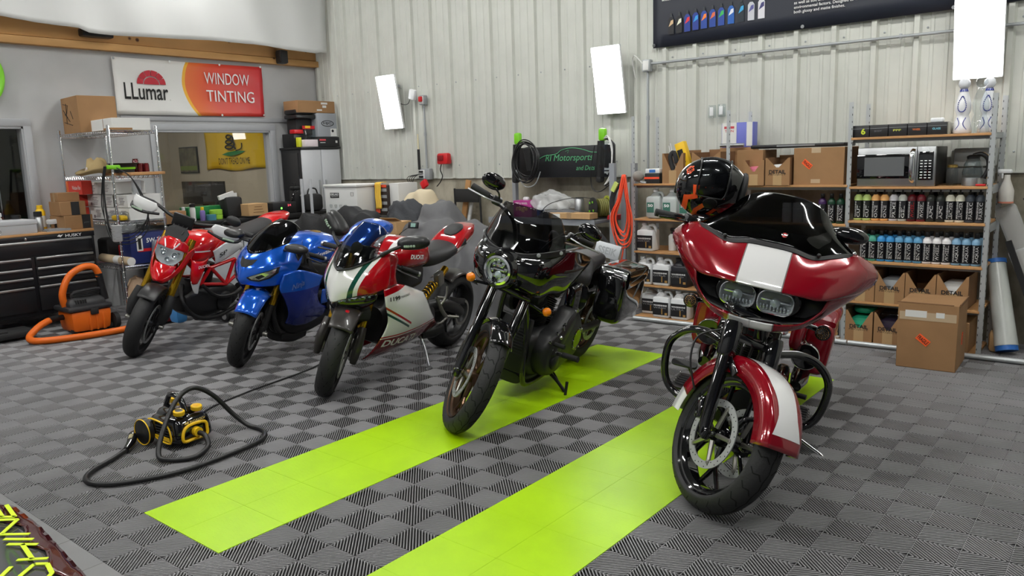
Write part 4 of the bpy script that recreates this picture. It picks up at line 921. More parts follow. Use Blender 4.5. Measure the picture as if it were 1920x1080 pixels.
# orange cord + black strap hanging at rack's left post
t = thing('extension_cord', 'coiled orange-red extension cord hanging on the left post of the shelving', 'cord', (0, 0, 0)); random.seed(4); m = MB()
for k in range(9):
    x0 = -.335 + .006 * k + .012 * math.sin(k * 2.4); w_ = .05 + .012 * (k % 5); zb = .80 - .035 * (k % 5); y = 4.62 - .008 * k
    m.tube([(x0, y, 1.285), (x0 - .01 - .3 * w_, y - .02, 1.1), (x0 - w_ - .02, y - .02, .93), (x0 - w_ * .6, y - .02, zb + .03), (x0 + .02, y - .02, zb), (x0 + w_ * .9, y - .02, zb + .07), (x0 + w_ * .9 + .01, y - .02, .95), (x0 + .045, y - .02, 1.12), (x0 + .01, y, 1.285)], .0062, 7, closed=True, sm=6)
m.tube([(-.30, 4.6, .75), (-.31, 4.58, .66), (-.325, 4.58, .58), (-.35, 4.6, .53)], .0062, 7, sm=5); obj('loops', m, M_ored, t, smooth_deg=180)
t = thing('black_strap', 'black safety strap with a lime patch hanging left of the orange cord', 'strap', (0, 0, 0)); obj('webbing', MB().tube([(-.35, 4.66, 1.27), (-.43, 4.65, 1.18), (-.47, 4.65, 1.05), (-.44, 4.65, .9), (-.42, 4.65, .76)], .028, 8, sm=5, flat=(.25, (0, 1, 0))), M_mblack, t); obj('patch', MB().box((0, 0, 0), (.04, .02, .09), T(-.43, 4.636, 1.20) @ RY(30)), mat('hi_vis', srgb(200, 220, 120), .5), t)

# ================================================================ shelving rack with three bays
FY, BY = 4.717, 5.18
PX = (-.285, .61, 1.565, 2.478)
rk = thing('shelving_rack', 'grey slotted steel shelving with pine boards along the back wall', 'shelf', (0, 0, 0))
def post(x, y, sx, sy):
    z1 = 1.815; m = MB().box((x, y - .019 * sy, z1 / 2), (.03, .003, z1)).box((x - .015 * sx, y, z1 / 2), (.003, .038, z1)); o = obj('post', m, M_steel, rk, smooth_deg=0)
    h = MB()
    for k in range(34): h.box((x - .015 * sx, y + .004, .06 + .052 * k), (.0045, .010, .02)); h.box((x + .010 * sx, y - .019 * sy, .06 + .052 * k), (.004, .0045, .014))
    obj('slots', h, M_mblack, o, smooth_deg=0)
for i, x in enumerate(PX):
    for y in (FY + .02, BY): post(x, y, -1 if i == 3 else 1, 1)
SH = [[1.215, .903, .61, .305, .012], [1.20, .903, .61, .305, .012], [1.548, 1.188, .935, .632, .325, .012]]
for bay, zs in enumerate(SH):
    xa, xb = PX[bay] + .008, PX[bay + 1] - .008
    for z in zs:
        zz = z + (1.5e-3 if bay < 2 else .006 * 0)
        obj('shelf_board', MB().box(((xa + xb) / 2, (FY + BY) / 2, zz), (xb - xa, BY - FY + .02, .017), b=.002), M_wood, rk, smooth_deg=0)
        if z > .1:
            m = MB()
            for y in (FY + .05, BY - .01): m.box(((xa + xb) / 2, y, zz - .020), (xb - xa, .012, .022))
            obj('beam', m, M_galv, rk, smooth_deg=0)
obj('side_brace', MB().box((PX[3], (FY + BY) / 2, 1.17), (.004, BY - FY, .06)).box((PX[3], (FY + BY) / 2, .9), (.004, BY - FY, .06)).box((PX[3], (FY + BY) / 2, 1.54), (.004, BY - FY, .04)), M_galv, rk, smooth_deg=0)
t = thing('steel_tube', 'long bright steel tube lying on the floor in front of the shelving', 'tube', (0, 0, 0)); obj('tube', MB().cyl((-.22, 4.60, .022), (1.62, 4.635, .022), .021, n=16), M_steel, t); obj('tube', MB().cyl((1.63, 4.636, .022), (3.4, 4.69, .022), .019, n=16), M_steel, t)

def lbl(x): return wallM((0, 0, 0), (0, 0, 1), (-1, 0, 0))
BOT = {}
def bottle(x, y, z, word, bodyc, labc, textc, capc, label, group, full=True, h=.195, r=.031):
    t = thing('detailing_bottle', label, 'bottle', (x, y, z), 0, group)
    bm_ = mat('bottle_%s_%d' % (word.lower(), sum(bodyc) * 1000), bodyc, .3)
    key = ('b', h, r)
    if key not in BOT:
        a = MB().lathe([(r * .92, 0), (r, .006), (r, h * .82), (r * .9, h * .9), (r * .6, h * .96), (r * .42, h)], 24).mesh('body'); c = MB().lathe([(r * .5, h - .002), (r * .5, h + .03), (r * .45, h + .033), (0, h + .033)], 18).mesh('cap'); BOT[key] = (a, c)
        a.shade_smooth(); c.shade_smooth()
    a, c = BOT[key]; a2 = a.copy(); a2.materials.clear(); a2.materials.append(bm_); o = obj('body', a2, bm_, t, smooth_deg=0)
    c2 = c.copy(); c2.materials.clear(); c2.materials.append(capc); obj('cap', c2, capc, t, smooth_deg=0)
    if full:
        lw_ = MB(); n = 20; z0, z1 = h * .08, h * .76; rr = r + .0005; g = []
        for zz in (z0, z1): g.append([(rr * math.cos(-PI / 2 + (i / n - .5) * PI * 1.15), rr * math.sin(-PI / 2 + (i / n - .5) * PI * 1.15), zz) for i in range(n + 1)])
        lo = obj('label', lw_.grid(g), mat('label_%s' % word.lower(), labc, .45), t, smooth_deg=180)
        for col_, off, s, ww, hh in ((textc, -.020, word, .115, .021), (M_wink, .006, 'WAXEDSHINE', .12, .012)):
            tm = text_mesh(s, size=1., bold=.02); xs = [p[0] for p in tm.v]; ys = [p[1] for p in tm.v]; q = MB()
            kx = min(ww, .03 * len(s)) / (max(xs) - min(xs)); ky = hh / (max(ys) - min(ys))
            for p in tm.v:
                u = off + (p[1] - min(ys)) * ky; zz = z0 + .008 + (p[0] - min(xs)) * kx; an = -PI / 2 - (-u - .003) / rr * -1 if 0 else -PI / 2 + (-u) / rr * -1
                q.v.append(((rr + .0006) * math.cos(-PI / 2 - u / rr), (rr + .0006) * math.sin(-PI / 2 - u / rr), zz))
            q.f = list(tm.f); obj('lettering', q, col_, lo, smooth_deg=0)
    return t
blk = srgb(24, 24, 28)
C = dict(CUT=(srgb(190, 214, 130), 'pale lime'), ONE=(srgb(232, 176, 110), 'peach'), PRIME=(srgb(205, 204, 210), 'white-shouldered'), SHINE=(srgb(190, 194, 188), 'pale grey'), RED=(srgb(90, 16, 26), 'red-striped'), WHEEL=(srgb(110, 30, 40), 'maroon'), APC=(srgb(40, 44, 40), 'smoky black'), LEATHER=(srgb(214, 212, 196), 'cream'), FABRIC=(srgb(60, 66, 76), 'slate grey'), ENVY=(srgb(70, 150, 130), 'teal'), ENVO=(srgb(56, 140, 200), 'bright blue'), ENV=(srgb(90, 150, 190), 'sky blue'), WHEELW=(srgb(224, 222, 224), 'white'), AQUA=(srgb(120, 160, 190), 'pale aqua'))
row1 = ['CUT', 'CUT', 'ONE', 'ONE', 'PRIME', 'SHINE', 'RED', 'WHEEL', 'APC', 'APC', 'LEATHER', 'LEATHER', 'FABRIC', 'FABRIC']
row2 = ['ENVY', 'ENVY', 'ENVO', 'ENVO', 'ENV', 'ENV', 'ENV', 'WHEELW', 'WHEELW', 'WHEELW', 'AQUA', 'AQUA', 'AQUA']
W2 = dict(SHINE='GEL', RED='WHEEL', WHEELW='WHEEL', ENVY='ENVY', ENVO='ENVO', ENV='ENVO')
TC = dict(RED=M_red, ONE=M_wink)
for ri, (row, z, x0, dx, shelfn) in enumerate(((row1, .9445, 1.625, .0615, 'upper'), (row2, .6415, 1.675, .062, 'lower'))):
    seen = {}
    for i, wd in enumerate(row):
        seen[wd] = seen.get(wd, 0) + 1; n = row.count(wd)
        pos = '' if n == 1 else (('left of the pair', 'right of the pair')[seen[wd] - 1] if n == 2 else ('left of three', 'middle of three', 'right of three')[seen[wd] - 1])
        bottle(x0 + dx * i, 4.775, z, W2.get(wd, wd), C[wd][0], blk if wd not in ('CUT',) else srgb(20, 24, 20), TC.get(wd, M_wink), M_black, '%s %s bottle in the %s bottle row%s' % (C[wd][1], W2.get(wd, wd), shelfn, (', ' + pos) if pos else ''), 'detailing bottles, %s row' % shelfn)
        if i % 2 == 0 or ri: bottle(x0 + dx * i + .012, 4.85, z, W2.get(wd, wd), C[wd][0], blk, M_wink, M_black, 'bottle standing behind the front bottles of the %s row' % shelfn, 'second-row bottles of the %s shelf' % shelfn, full=False)
# middle-bay dark bottles on the shelf at .903
for i, (wd, c) in enumerate((('MAX', srgb(60, 30, 80)), ('PANEL', srgb(20, 60, 40)), ('PANEL', srgb(20, 60, 40)))):
    bottle(1.36 + .068 * i, 4.78, .913, wd + ('' if i < 2 else ''), c, blk, M_wink, M_black, ['dark purple bottle behind the red motorcycle windshield', 'dark green PANEL bottle right of the purple one, nearer to it', 'dark green PANEL bottle beside the shelf post'][i], 'dark bottles behind the windshield')
for i in range(3): can('white_tub', ('left', 'middle', 'right')[i] + ' white tub lying behind the windshield top', 1.08 + .085 * i, 4.80, .913, .04, .12, M_white, M_white, neck=.9, group='white tubs on the middle shelf')

def jug(x, y, z, word, label, group, dark=False, M0=None):
    t = thing('chemical_jug', label, 'jug', (x, y, z), 0, group); mb_ = mat('jug_dark', (.02, .02, .025), .35) if dark else M_white
    obj('body', MB().box((0, 0, .095), (.165, .14, .19), b=.018).box((-.02, 0, .205), (.11, .11, .05), b=.02, taper=(.5, .5)), mb_, t)
    obj('handle', MB().tube([(.01, 0, .225), (.055, 0, .23), (.078, 0, .19), (.07, 0, .15)], .013, 10, sm=5), mb_, t); obj('cap', MB().lathe([(.026, .225), (.026, .25), (.022, .253)], 18, T(-.035, 0, 0)), M_white if not dark else M_black, t)
    lo = obj('label', MB().box((0, -.0708, .085), (.155, .002, .115)), mat('jug_label', srgb(30, 30, 32), .5), t)
    m = MB(); fit_text(m, 'WAXEDSHINE', onback(-.07, .108, -.0725), .135, .013, bold=.03); obj('lettering', m, M_wink, lo, smooth_deg=0)
    m = MB(); fit_text(m, word, onback(-.07, .085, -.0725), .12, .016); obj('lettering', m, mat('thin_grey', srgb(150, 150, 152), .5), lo, smooth_deg=0)
    m = MB().box((.055, -.072, .04), (.025, .001, .02)).box((.015, -.072, .06), (.01, .001, .05)); obj('print', m, mat('tan_print', srgb(170, 130, 70), .5), lo); return t
jg = 'gallon jugs in the left bay'
jug(-.195, 4.79, .315, 'CITRUS', 'white CITRUS gallon jug, left of the two on the third shelf', jg); jug(-.015, 4.79, .315, 'CITRUS', 'white CITRUS gallon jug, right of the two on the third shelf', jg)
jug(.165, 4.79, .315, 'CITRUS+', 'black gallon jug beside the white CITRUS jugs', jg, True)
jug(-.19, 4.90, .022, 'WASH', 'white gallon jug at the back left of the bottom shelf', jg); jug(-.015, 4.79, .022, 'WASH', 'white WASH gallon jug at the middle of the bottom shelf', jg); jug(.165, 4.79, .022, 'ULTRA', 'white gallon jug nearest the red motorcycle on the bottom shelf', jg)
jug(-.175, 4.79, .62, 'SNOW FOAM', 'white gallon jug alone behind the orange cord', jg)
jug(1.47, 4.79, .315, 'WASH', 'white jug on the third shelf behind the red motorcycle', jg); jug(1.46, 4.79, .022, 'WASH', 'white gallon jug beside the third rack post on the bottom shelf', jg)
t = can('spray_bottle', 'small white spray bottle with a dark trigger on the second shelf of the left bay', .02, 4.88, .62, .035, .15, M_white, M_black, neck=.4); obj('trigger', MB().box((.02, -.02, .19), (.06, .03, .03), b=.01), M_black, t)
def cjug(x, label):
    t = thing('clear_jug', label, 'jug', (x, 4.80, .913), 0, 'clear jugs on the left shelf'); mc = mat('milky_plastic', (.72, .78, .78), .25, trans=.35, alpha=.9)
    obj('body', MB().box((0, 0, .1), (.15, .14, .2), b=.03).box((-.0, 0, .215), (.1, .1, .05), b=.02, taper=(.4, .4)), mc, t); obj('cap', MB().lathe([(.024, .235), (.024, .258), (.02, .26)], 16), M_white, t)
    obj('handle', MB().tube([(.02, 0, .23), (.06, 0, .22), (.07, 0, .17), (.06, 0, .12)], .012, 8, sm=4), mc, t); lo = obj('label', MB().box((-.02, -.071, .1), (.07, .002, .09)), mat('green_label', srgb(60, 110, 96), .5), t)
    m = MB(); fit_text(m, '50', onback(-.045, .105, -.0725), .05, .025, bold=.03); obj('lettering', m, M_wink, lo, smooth_deg=0)
cjug(-.10, 'clear gallon jug with a green label, nearest the orange cord'); cjug(.06, 'clear gallon jug with a green label, second from the orange cord'); cjug(.22, 'clear gallon jug partly behind the black helmet')

# cut-corner display cartons
def display(x, y, z, w_, d, h, label, group, fill=None, fm=None, txt=True, notch=.55, dy=0):
    t = thing('display_carton', label, 'box', (x, y, z), 0, group)
    th = .004; a = w_ / 2; k = h * notch
    front = [(-a, 0), (a, 0), (a, h), (a - .012, h), (0.01, h - k), (-.01, h - k), (-a + .012, h), (-a, h)]
    obj('front_panel', MB().prism(front, th, wallM((0, -d / 2, 0), (1, 0, 0))), M_card, t, smooth_deg=0)
    m = MB().box((-a + th / 2, 0, h / 2), (th, d, h)).box((a - th / 2, 0, h / 2), (th, d, h)).box((0, d / 2 - th / 2, h * .54), (w_, th, h * 1.08)).box((0, 0, th / 2), (w_, d, th)); obj('shell', m, M_card2, t, smooth_deg=0)
    obj('tape', MB().box((0, -d / 2 - th - .0005, h * .22), (.07, .001, h * .44)), mat('pale_tape', srgb(176, 146, 106), .3), t)
    if txt:
        m = MB(); fit_text(m, 'DETAIL', onback(-a * .68, h * .42, -d / 2 - th - .0012), a * 1.36, .03, bold=.03); fit_text(m, 'PROJECT', onback(-a * .72, h * .35, -d / 2 - th - .0012), a * 1.44, .013); obj('lettering', m, M_ink, t, smooth_deg=0)
    if fill: obj(fill, MB().box((0, -.01, h * .45), (w_ * .8, d * .7, h * .6), b=.03), fm, t)
    return t
gn = 'cut-front lettered cartons'
display(1.68, 4.9, .335, .20, .36, .235, 'cut-front brown carton at the left of the fourth-shelf row behind the red fairing', gn)
display(1.885, 4.9, .335, .20, .36, .235, 'cut-front brown carton holding a grey bag on the fourth shelf', gn, 'grey_bag', M_galv)
display(2.09, 4.9, .335, .20, .36, .235, 'empty cut-front brown carton behind the fragile box', gn); display(2.295, 4.9, .335, .20, .36, .235, 'cut-front brown carton with white cloth near the right post', gn, 'white_cloth', M_offw)
t = display(1.68, 4.9, .022, .195, .36, .235, 'cut-front brown carton filled with green foam pads on the bottom shelf', gn, 'green_pads', mat('pad_green', srgb(40, 170, 130), .6)); obj('top_pad', MB().lathe([(.075, .20), (.085, .215), (.08, .24), (.0, .245)], 24), MATS['pad_green'], t)
t = display(1.885, 4.9, .022, .195, .36, .235, 'cut-front brown carton with dark purple pads on the bottom shelf', gn, 'dark_pads', mat('pad_dark', srgb(46, 34, 56), .6)); obj('wrap', MB().box((0, -.02, .2), (.16, .2, .05), b=.02), M_clear, t)
tag(carton('plain_carton', 'plain brown carton behind the fragile box, near the right post', (2.33, 4.9, .022), (.17, .36, .22), 0, tape=False), 'plain brown carton on the bottom shelf near the right post', 'box')
def fragile(t, M_, w_=.085, h_=.045):
    o = obj('fragile_sticker', MB().box((0, 0, 0), (w_, h_, .0015), M_), mat('sticker_orange', srgb(250, 96, 40), .5), t, smooth_deg=0); m = MB(); fit_text(m, 'FRAGILE', M_ @ T(-w_ * .44, -h_ * .30, .0014), w_ * .88, h_ * .6, bold=.02); obj('lettering', m, M_ink, o, smooth_deg=0)
t = carton('fragile_box', 'brown cardboard box with an orange FRAGILE sticker standing on the floor', (2.238, 4.42, 0), (.36, .40, .445), 2, tape=False)
obj('flap', MB().box((.185, .0, .445), (.006, .36, .02)).box((-.02, -.19, .448), (.34, .02, .004)), M_card2, t); fragile(t, wallM((-.02, -.2015, .2), (1, 0, 0)) @ RZ(-38)); fragile(t, wallM((.1815, .02, .19), (0, 1, 0)) @ RZ(80))
obj('shipping_label', MB().box((-.07, -.2012, .375), (.13, .002, .045)).box((.075, -.2012, .375), (.05, .002, .035)), M_offw, t); obj('clear_tape', MB().box((.0, -.2008, .36), (.34, .001, .055)), mat('clear_tape', srgb(186, 164, 136), .12), t)
t = carton('fragile_box', 'brown cardboard box with an orange FRAGILE sticker on the shelf left of the microwave', (1.335, 4.91, 1.2085), (.38, .36, .285), 0, tape=False); fragile(t, wallM((-.085, -.1815, .16), (1, 0, 0)) @ RZ(-40), .078, .042); obj('tape', MB().box((-.02, -.1805, .265), (.07, .001, .04)).box((-.02, -.1805, .03), (.07, .001, .03)), MATS['clear_tape'], t)
# top shelf left and middle bays
display(.10, 4.90, 1.2235, .20, .34, .26, 'cut-front brown carton with white swabs at the left of the top shelf', 'plain cut-front cartons', txt=False, notch=.6)
t = thing('swab_sticks', 'bundle of thin white sticks standing in the left cardboard carton', 'sticks', (.1, 4.9, 1.24)); random.seed(2)
for k in range(8): a = random.uniform(-.2, .2); obj('stick', MB().cyl((-.12 + .03 * k, 0, 0), (-.14 + .03 * k + a * .3, -.03 + .02 * (k % 3), .27 + .02 * (k % 4)), .004, n=6), M_white, t)
t = thing('yellow_carton', 'yellow and black tool carton tilted in the boxes of the top shelf', 'box', (.19, 4.80, 1.40)); obj('carton', MB().box((0, 0, .05), (.09, .06, .26), RY(-18), b=.004), M_yellow, t); obj('black_print', MB().box((-.01, -.032, .06), (.05, .004, .12), RY(-18)), M_ink, t)
obj('tool', MB().tube([(-.09, -.06, -.06), (-.12, -.06, .05), (-.09, -.05, .09), (-.06, -.05, .0)], .02, 8, sm=4), M_mblack, t)
display(.40, 4.92, 1.2235, .26, .34, .26, 'wide open brown carton behind the black helmet', 'plain cut-front cartons', txt=False, notch=.3)
tag(carton('open_carton', 'brown carton', (.76, 4.95, 1.2085), (.22, .30, .28), 0, tape=False), 'tall brown carton right of the second rack post', 'box')
display(.84, 4.80, 1.2085, .17, .22, .20, 'brown carton with pink and clear bags beside the helmet', 'plain cut-front cartons', 'pink_bag', mat('pink_bag', srgb(206, 110, 130), .4), txt=False, notch=.45)
display(1.03, 4.85, 1.2085, .195, .30, .215, 'cut-front lettered carton just left of the fragile box on the shelf', gn, 'wrapped_white', M_offw, notch=.35)
clump('lime_pads', 'clear bag of lime green pads on the shelf in front of the cartons', (.885, 4.74, 1.2085), (.11, .07, .065), M_lime, 8, cat='bag')
t = thing('orange_black_case', 'black case with an orange stripe at the left end of the top shelf', 'case', (-.10, 4.80, 1.2235)); obj('case', MB().box((0, 0, .045), (.15, .16, .09), b=.008), M_mblack, t); obj('stripe', MB().box((0, -.081, .05), (.148, .003, .018)), M_ored, t)
t = thing('white_blue_box', 'white and blue kit lying on the orange-striped case', 'box', (-.10, 4.80, 1.3135)); obj('case', MB().box((0, 0, .02), (.14, .14, .04), b=.006), M_white, t); obj('blue_panel', MB().box((0, -.071, .02), (.06, .003, .025)), M_blue, t)
t = thing('grey_sander', 'grey lamp head clamped at the top left of the shelving', 'lamp', (-.235, 4.72, 1.29)); obj('head', MB().lathe([(.045, -.02), (.05, 0), (.04, .03), (.015, .05)], 20, RX(70)), mat('warm_grey', srgb(140, 136, 130), .5), t); obj('arm', MB().tube([(0, 0, 0), (.03, .0, -.05), (.08, .0, -.06)], .012, 8, sm=4), M_galv, t)
t = thing('purple_carton', 'white and violet-blue carton standing high behind the second rack post', 'box', (.54, 5.1, 1.515)); obj('carton', MB().box((0, 0, .105), (.28, .1, .21), b=.003), mat('violet', srgb(110, 116, 196), .5), t); obj('white_panel', MB().box((-.07, -.0515, .11), (.13, .003, .2)).box((.11, -.0515, .11), (.05, .003, .2)), M_offw, t); m = MB(); fit_text(m, 'THIN', onback(-.11, .13, -.054), .08, .02, bold=.02); m.box((-.07, -.0535, .17), (.09, .002, .02)); obj('print', m, mat('red_print', srgb(190, 70, 80), .5), t)
tag(obj('top_support', MB().box((.54, 5.1, 1.36), (.3, .12, .31), b=.003), M_card), 'brown carton under the violet-blue carton', 'box')
t = thing('silver_tube', 'short silver tube lying on the cartons by the second rack post', 'tube', (.50, 4.98, 1.535)); obj('tube', MB().cyl((-.08, 0, 0), (.12, .03, 0), .016, n=16), M_alu, t)
t = thing('flat_cover', 'long flat black cover lying across the cartons left of the microwave', 'lid', (1.12, 4.98, 1.512)); obj('lid', MB().box((0, 0, 0), (.74, .3, .03), b=.01), M_black, t); obj('chrome_strip', MB().box((-.0, -.152, .003), (.3, .004, .012)), M_alu, t)
# bay 3 top: five black kit boxes, decanters
for i, (wd, c) in enumerate((('6', srgb(200, 214, 60)), ('BODY', srgb(90, 90, 96)), ('PPF', srgb(196, 200, 90)), ('WHEEL', srgb(200, 110, 60)), ('GLASS', srgb(120, 190, 210)))):
    t = thing('coating_box', 'small black kit box marked %s on the top shelf above the microwave' % wd, 'box', (1.628 + .127 * i, 4.80, 1.5565), 0, 'black kit boxes on the top shelf'); obj('carton', MB().box((0, 0, .043), (.122, .12, .086), b=.002), mat('kit_black', (.02, .02, .022), .4), t); obj('lid_seam', MB().box((0, -.0605, .062), (.122, .002, .002)), M_galv, t)
    m = MB(); fit_text(m, wd, onback(.005 if wd == '6' else -.03, .035 if wd != '6' else .02, -.0615), .03 if wd == '6' else .052, .045 if wd == '6' else .014, bold=.03); obj('lettering', m, mat('kit_ink_%d' % i, c, .5), t, smooth_deg=0)
t = thing('white_lid_tub', 'small clear tub on the black kit boxes', 'tub', (2.12, 4.82, 1.6435)); obj('tub', MB().box((0, 0, .015), (.08, .06, .03), b=.008), M_white, t)
tag(obj('thin_box', MB().box((2.205, 4.81, 1.5975), (.018, .12, .08), b=.002), mat('tan_grey', srgb(150, 150, 140), .5)), 'thin grey box at the right end of the kit boxes', 'box')
def decanter(x, y, label, glass):
    t = thing('decanter', label, 'bottle', (x, y, 1.5565)); pr = [(.052, 0), (.06, .006), (.058, .04), (.046, .10), (.036, .125), (.05, .16), (.05, .20), (.038, .25), (.024, .285), (.02, .30)]
    obj('body', MB().lathe(pr, 32), M_clear if glass else mat('white_ceramic', srgb(226, 226, 230), .15, coat=.6), t, smooth_deg=180)
    obj('stopper', MB().lathe([(.016, .30), (.03, .315), (.038, .335), (.032, .358), (.018, .37), (0, .372)], 24), M_clear if glass else mat('glass_white', srgb(214, 216, 222), .1), t, smooth_deg=180)
    if not glass:
        bl = mat('cobalt', srgb(36, 52, 140), .3); m = MB()
        for k in range(12):
            a = 2 * PI * k / 12; m.prism([(-.006, 0), (.006, 0), (0, .028)], .002, RZ(math.degrees(a)) @ wallM((0, -.0255, .285), (1, 0, 0), (0, .35, 1)))
        for k in range(26):
            a = 2 * PI * k / 26; u = .022 * math.cos(a) * (1 - .35 * math.sin(a)); zz = .20 + .052 * math.sin(a); rr = .052 if zz < .21 else .052 - (zz - .21) * .3
            m.lathe([(.0045, 0), (.003, .0025), (0, .003)], 6, RZ(math.degrees(u / .045)) @ wallM((0, -rr + .0015, zz), (1, 0, 0)))
        for s in (-1, 1):
            for k in range(14):
                a = PI * k / 13; u = s * (.03 - .018 * math.sin(a)); zz = .03 + .075 * k / 13; rr = .058 - max(0, zz - .04) * .2
                m.lathe([(.0045, 0), (.003, .0025), (0, .003)], 6, RZ(math.degrees(u / .05)) @ wallM((0, -rr + .0015, zz), (1, 0, 0)))
        obj('blue_pattern', m, bl, t)
decanter(2.275, 4.82, 'white and blue painted decanter on the top shelf, the front one', False); decanter(2.415, 4.90, 'white and blue painted decanter half hidden behind the clear one', False); decanter(2.385, 4.79, 'clear glass decanter on the top shelf by the right post', True)
# microwave
t = thing('microwave', 'stainless steel microwave oven on the shelf', 'microwave', (1.882, 4.93, 1.1985)); mw, mh, md = .52, .28, .36
obj('case', MB().box((0, 0, mh / 2), (mw, md, mh - .01), b=.006), M_black, t)
d = obj('door', MB().box((-.06, -md / 2 - .012, mh / 2), (mw - .12, .03, mh), b=.006), M_alu, t); obj('window_frame', MB().box((-.075, -md / 2 - .029, mh / 2 + .004), (.375, .006, .175), b=.002), M_gblack, d); obj('window', MB().box((-.075, -md / 2 - .0325, mh / 2 + .002), (.27, .003, .135)), mat('micro_window', srgb(96, 98, 100), .3), d)
obj('handle', MB().tube([(.115, -md / 2 - .03, .03), (.115, -md / 2 - .06, .06), (.115, -md / 2 - .068, mh / 2), (.115, -md / 2 - .06, mh - .05), (.115, -md / 2 - .03, mh - .02)], .016, 10, sm=5, flat=(.5, (0, 1, 0))), M_chrome, d)
p_ = obj('control_panel', MB().box((.2, -md / 2 - .012, mh / 2), (.12, .03, mh), b=.006), M_alu, t); obj('keypad', MB().box((.2, -md / 2 - .029, mh / 2 + .004), (.095, .006, .2), b=.002), M_gblack, p_)
m = MB()
for r_ in range(7):
    for c_ in range(3): m.box((.172 + .027 * c_, -md / 2 - .0335, .06 + .02 * r_), (.016, .001, .006 if r_ != 3 else .002))
obj('key_print', m, M_wink, p_, smooth_deg=0)
t = can('glass_jar', 'clear glass jar with a gold lid beside the microwave', 2.225, 4.86, 1.1985, .036, .13, M_clear, mat('gold', srgb(190, 160, 90), .3, .7), cap_h=.012, neck=.85)
t = thing('glass_kettle', 'glass electric kettle with a black handle on the microwave shelf', 'kettle', (2.355, 4.84, 1.1985)); obj('base', MB().lathe([(.065, 0), (.065, .02), (.062, .055)], 28), M_alu, t); obj('jug', MB().lathe([(.061, .055), (.066, .09), (.055, .15), (.038, .185)], 28, caps=False), M_clear, t, smooth_deg=180, solid=.002)
obj('lid', MB().lathe([(.04, .185), (.042, .2), (.03, .21), (0, .213)], 24), M_black, t); obj('handle', MB().tube([(.0, 0, .205), (.05, -.01, .215), (.09, -.01, .18), (.095, -.01, .11), (.07, -.01, .05)], .016, 10, sm=5), M_black, t); obj('trim', MB().tube([(.06, -.012, .225), (.102, -.012, .185), (.109, -.012, .11), (.085, -.012, .05)], .006, 8, sm=5), mat('bronze_trim', srgb(170, 140, 96), .3, .6), t)
t = thing('red_tray', 'small red plastic clip in front of the kettle', 'clip', (2.425, 4.73, 1.1985)); obj('clip', MB().box((0, 0, .008), (.06, .03, .014), b=.005), M_red, t)
t = thing('storage_bin', 'grey plastic bin on the back shelf behind the kettle', 'bin', (2.30, 5.10, 1.1985)); obj('bin', MB().box((0, 0, .06), (.3, .13, .12), b=.02), mat('grey_bin', srgb(120, 122, 122), .5), t)
t = thing('back_bin', 'translucent bin standing high at the back of the microwave bay', 'bin', (2.33, 5.08, 1.32)); obj('bin', MB().box((0, 0, .07), (.26, .12, .13), b=.01), mat('cloudy', srgb(160, 164, 164), .4), t)
# right of the rack
t = thing('trigger_bottle', 'white trigger spray bottle hanging on the right rack post', 'spray bottle', (2.53, 5.11, 1.06)); obj('bottle', MB().lathe([(.045, 0), (.048, .01), (.048, .09), (.02, .17), (.018, .2)], 24), mat('hazy_white', srgb(210, 206, 200), .4), t); obj('band', MB().lathe([(.0488, .0), (.0488, .012)], 24, caps=False), mat('salmon', srgb(210, 130, 110), .5), t)
obj('trigger_head', MB().box((-.015, 0, .225), (.09, .03, .03), b=.012).box((-.03, 0, .2), (.012, .016, .05), b=.004), M_white, t)
t = thing('film_roll', 'tall roll of clear wrap with blue ends leaning at the right of the rack', 'roll', (0, 0, 0)); a, b_ = V((2.62, 4.93, .06)), V((2.50, 5.12, .62)); dr = (b_ - a).normalized(); obj('roll', MB().cyl(a, b_, .075, .06, n=28), mat('wrap_film', srgb(196, 200, 196), .2), t); obj('end_cap', MB().cyl(a - dr * .035, a, .072, n=28), M_blue, t); obj('end_cap', MB().cyl(b_, b_ + dr * .03, .066, n=28), M_blue, t)
t = thing('black_pole', 'thin black board leaning next to the clear wrap roll', 'board', (0, 0, 0)); obj('board', MB().box((0, 0, 0), (.04, .02, .85), T(2.72, 5.02, .40) @ RY(-20)), M_mblack, t)
for k, (x, y, z, ry, h_, lab) in enumerate(((2.62, 5.18, .78, -22, .5, 'plastic-wrapped grey trim strip leaning behind the wrap roll, the leftmost'), (2.78, 5.2, .83, -8, .5, 'plastic-wrapped grey trim strip leaning on the concrete, the middle one'), (2.90, 5.08, .62, 6, .55, 'plastic-wrapped pale strip at the right edge, nearest the viewer'), (2.72, 5.12, .52, -24, .42, 'short wrapped pale strip low behind the wrap roll'))):
    t = thing('wrapped_trim', lab, 'strip', (x, y, z), 0, 'plastic-wrapped trim strips'); obj('strip', MB().box((0, 0, 0), (.11, .05, h_), RY(ry), b=.008), mat('grey_trim', srgb(150, 144, 136), .5), t); obj('film', MB().box((0, 0, 0), (.14, .07, h_ + .05), RY(ry), b=.02), M_bag, t)
t = thing('grey_bin', 'grey plastic storage tub on the floor at the right edge', 'bin', (2.93, 5.1, 0)); obj('tub', MB().box((0, 0, .2), (.34, .2, .4), b=.02, taper=(1.08, 1.08)), mat('taupe_bin', srgb(96, 92, 86), .6), t)
tag(obj('white_can', MB().box((2.87, 4.72, .18), (.1, .14, .3), b=.008), M_white), 'white carton at the right edge of the photo near the steel tube', 'box')
tag(obj('paper_bag', MB().box((2.545, 4.98, .08), (.08, .1, .16), b=.03), M_cardl), 'small crumpled brown bag beside the base of the wrap roll', 'bag')
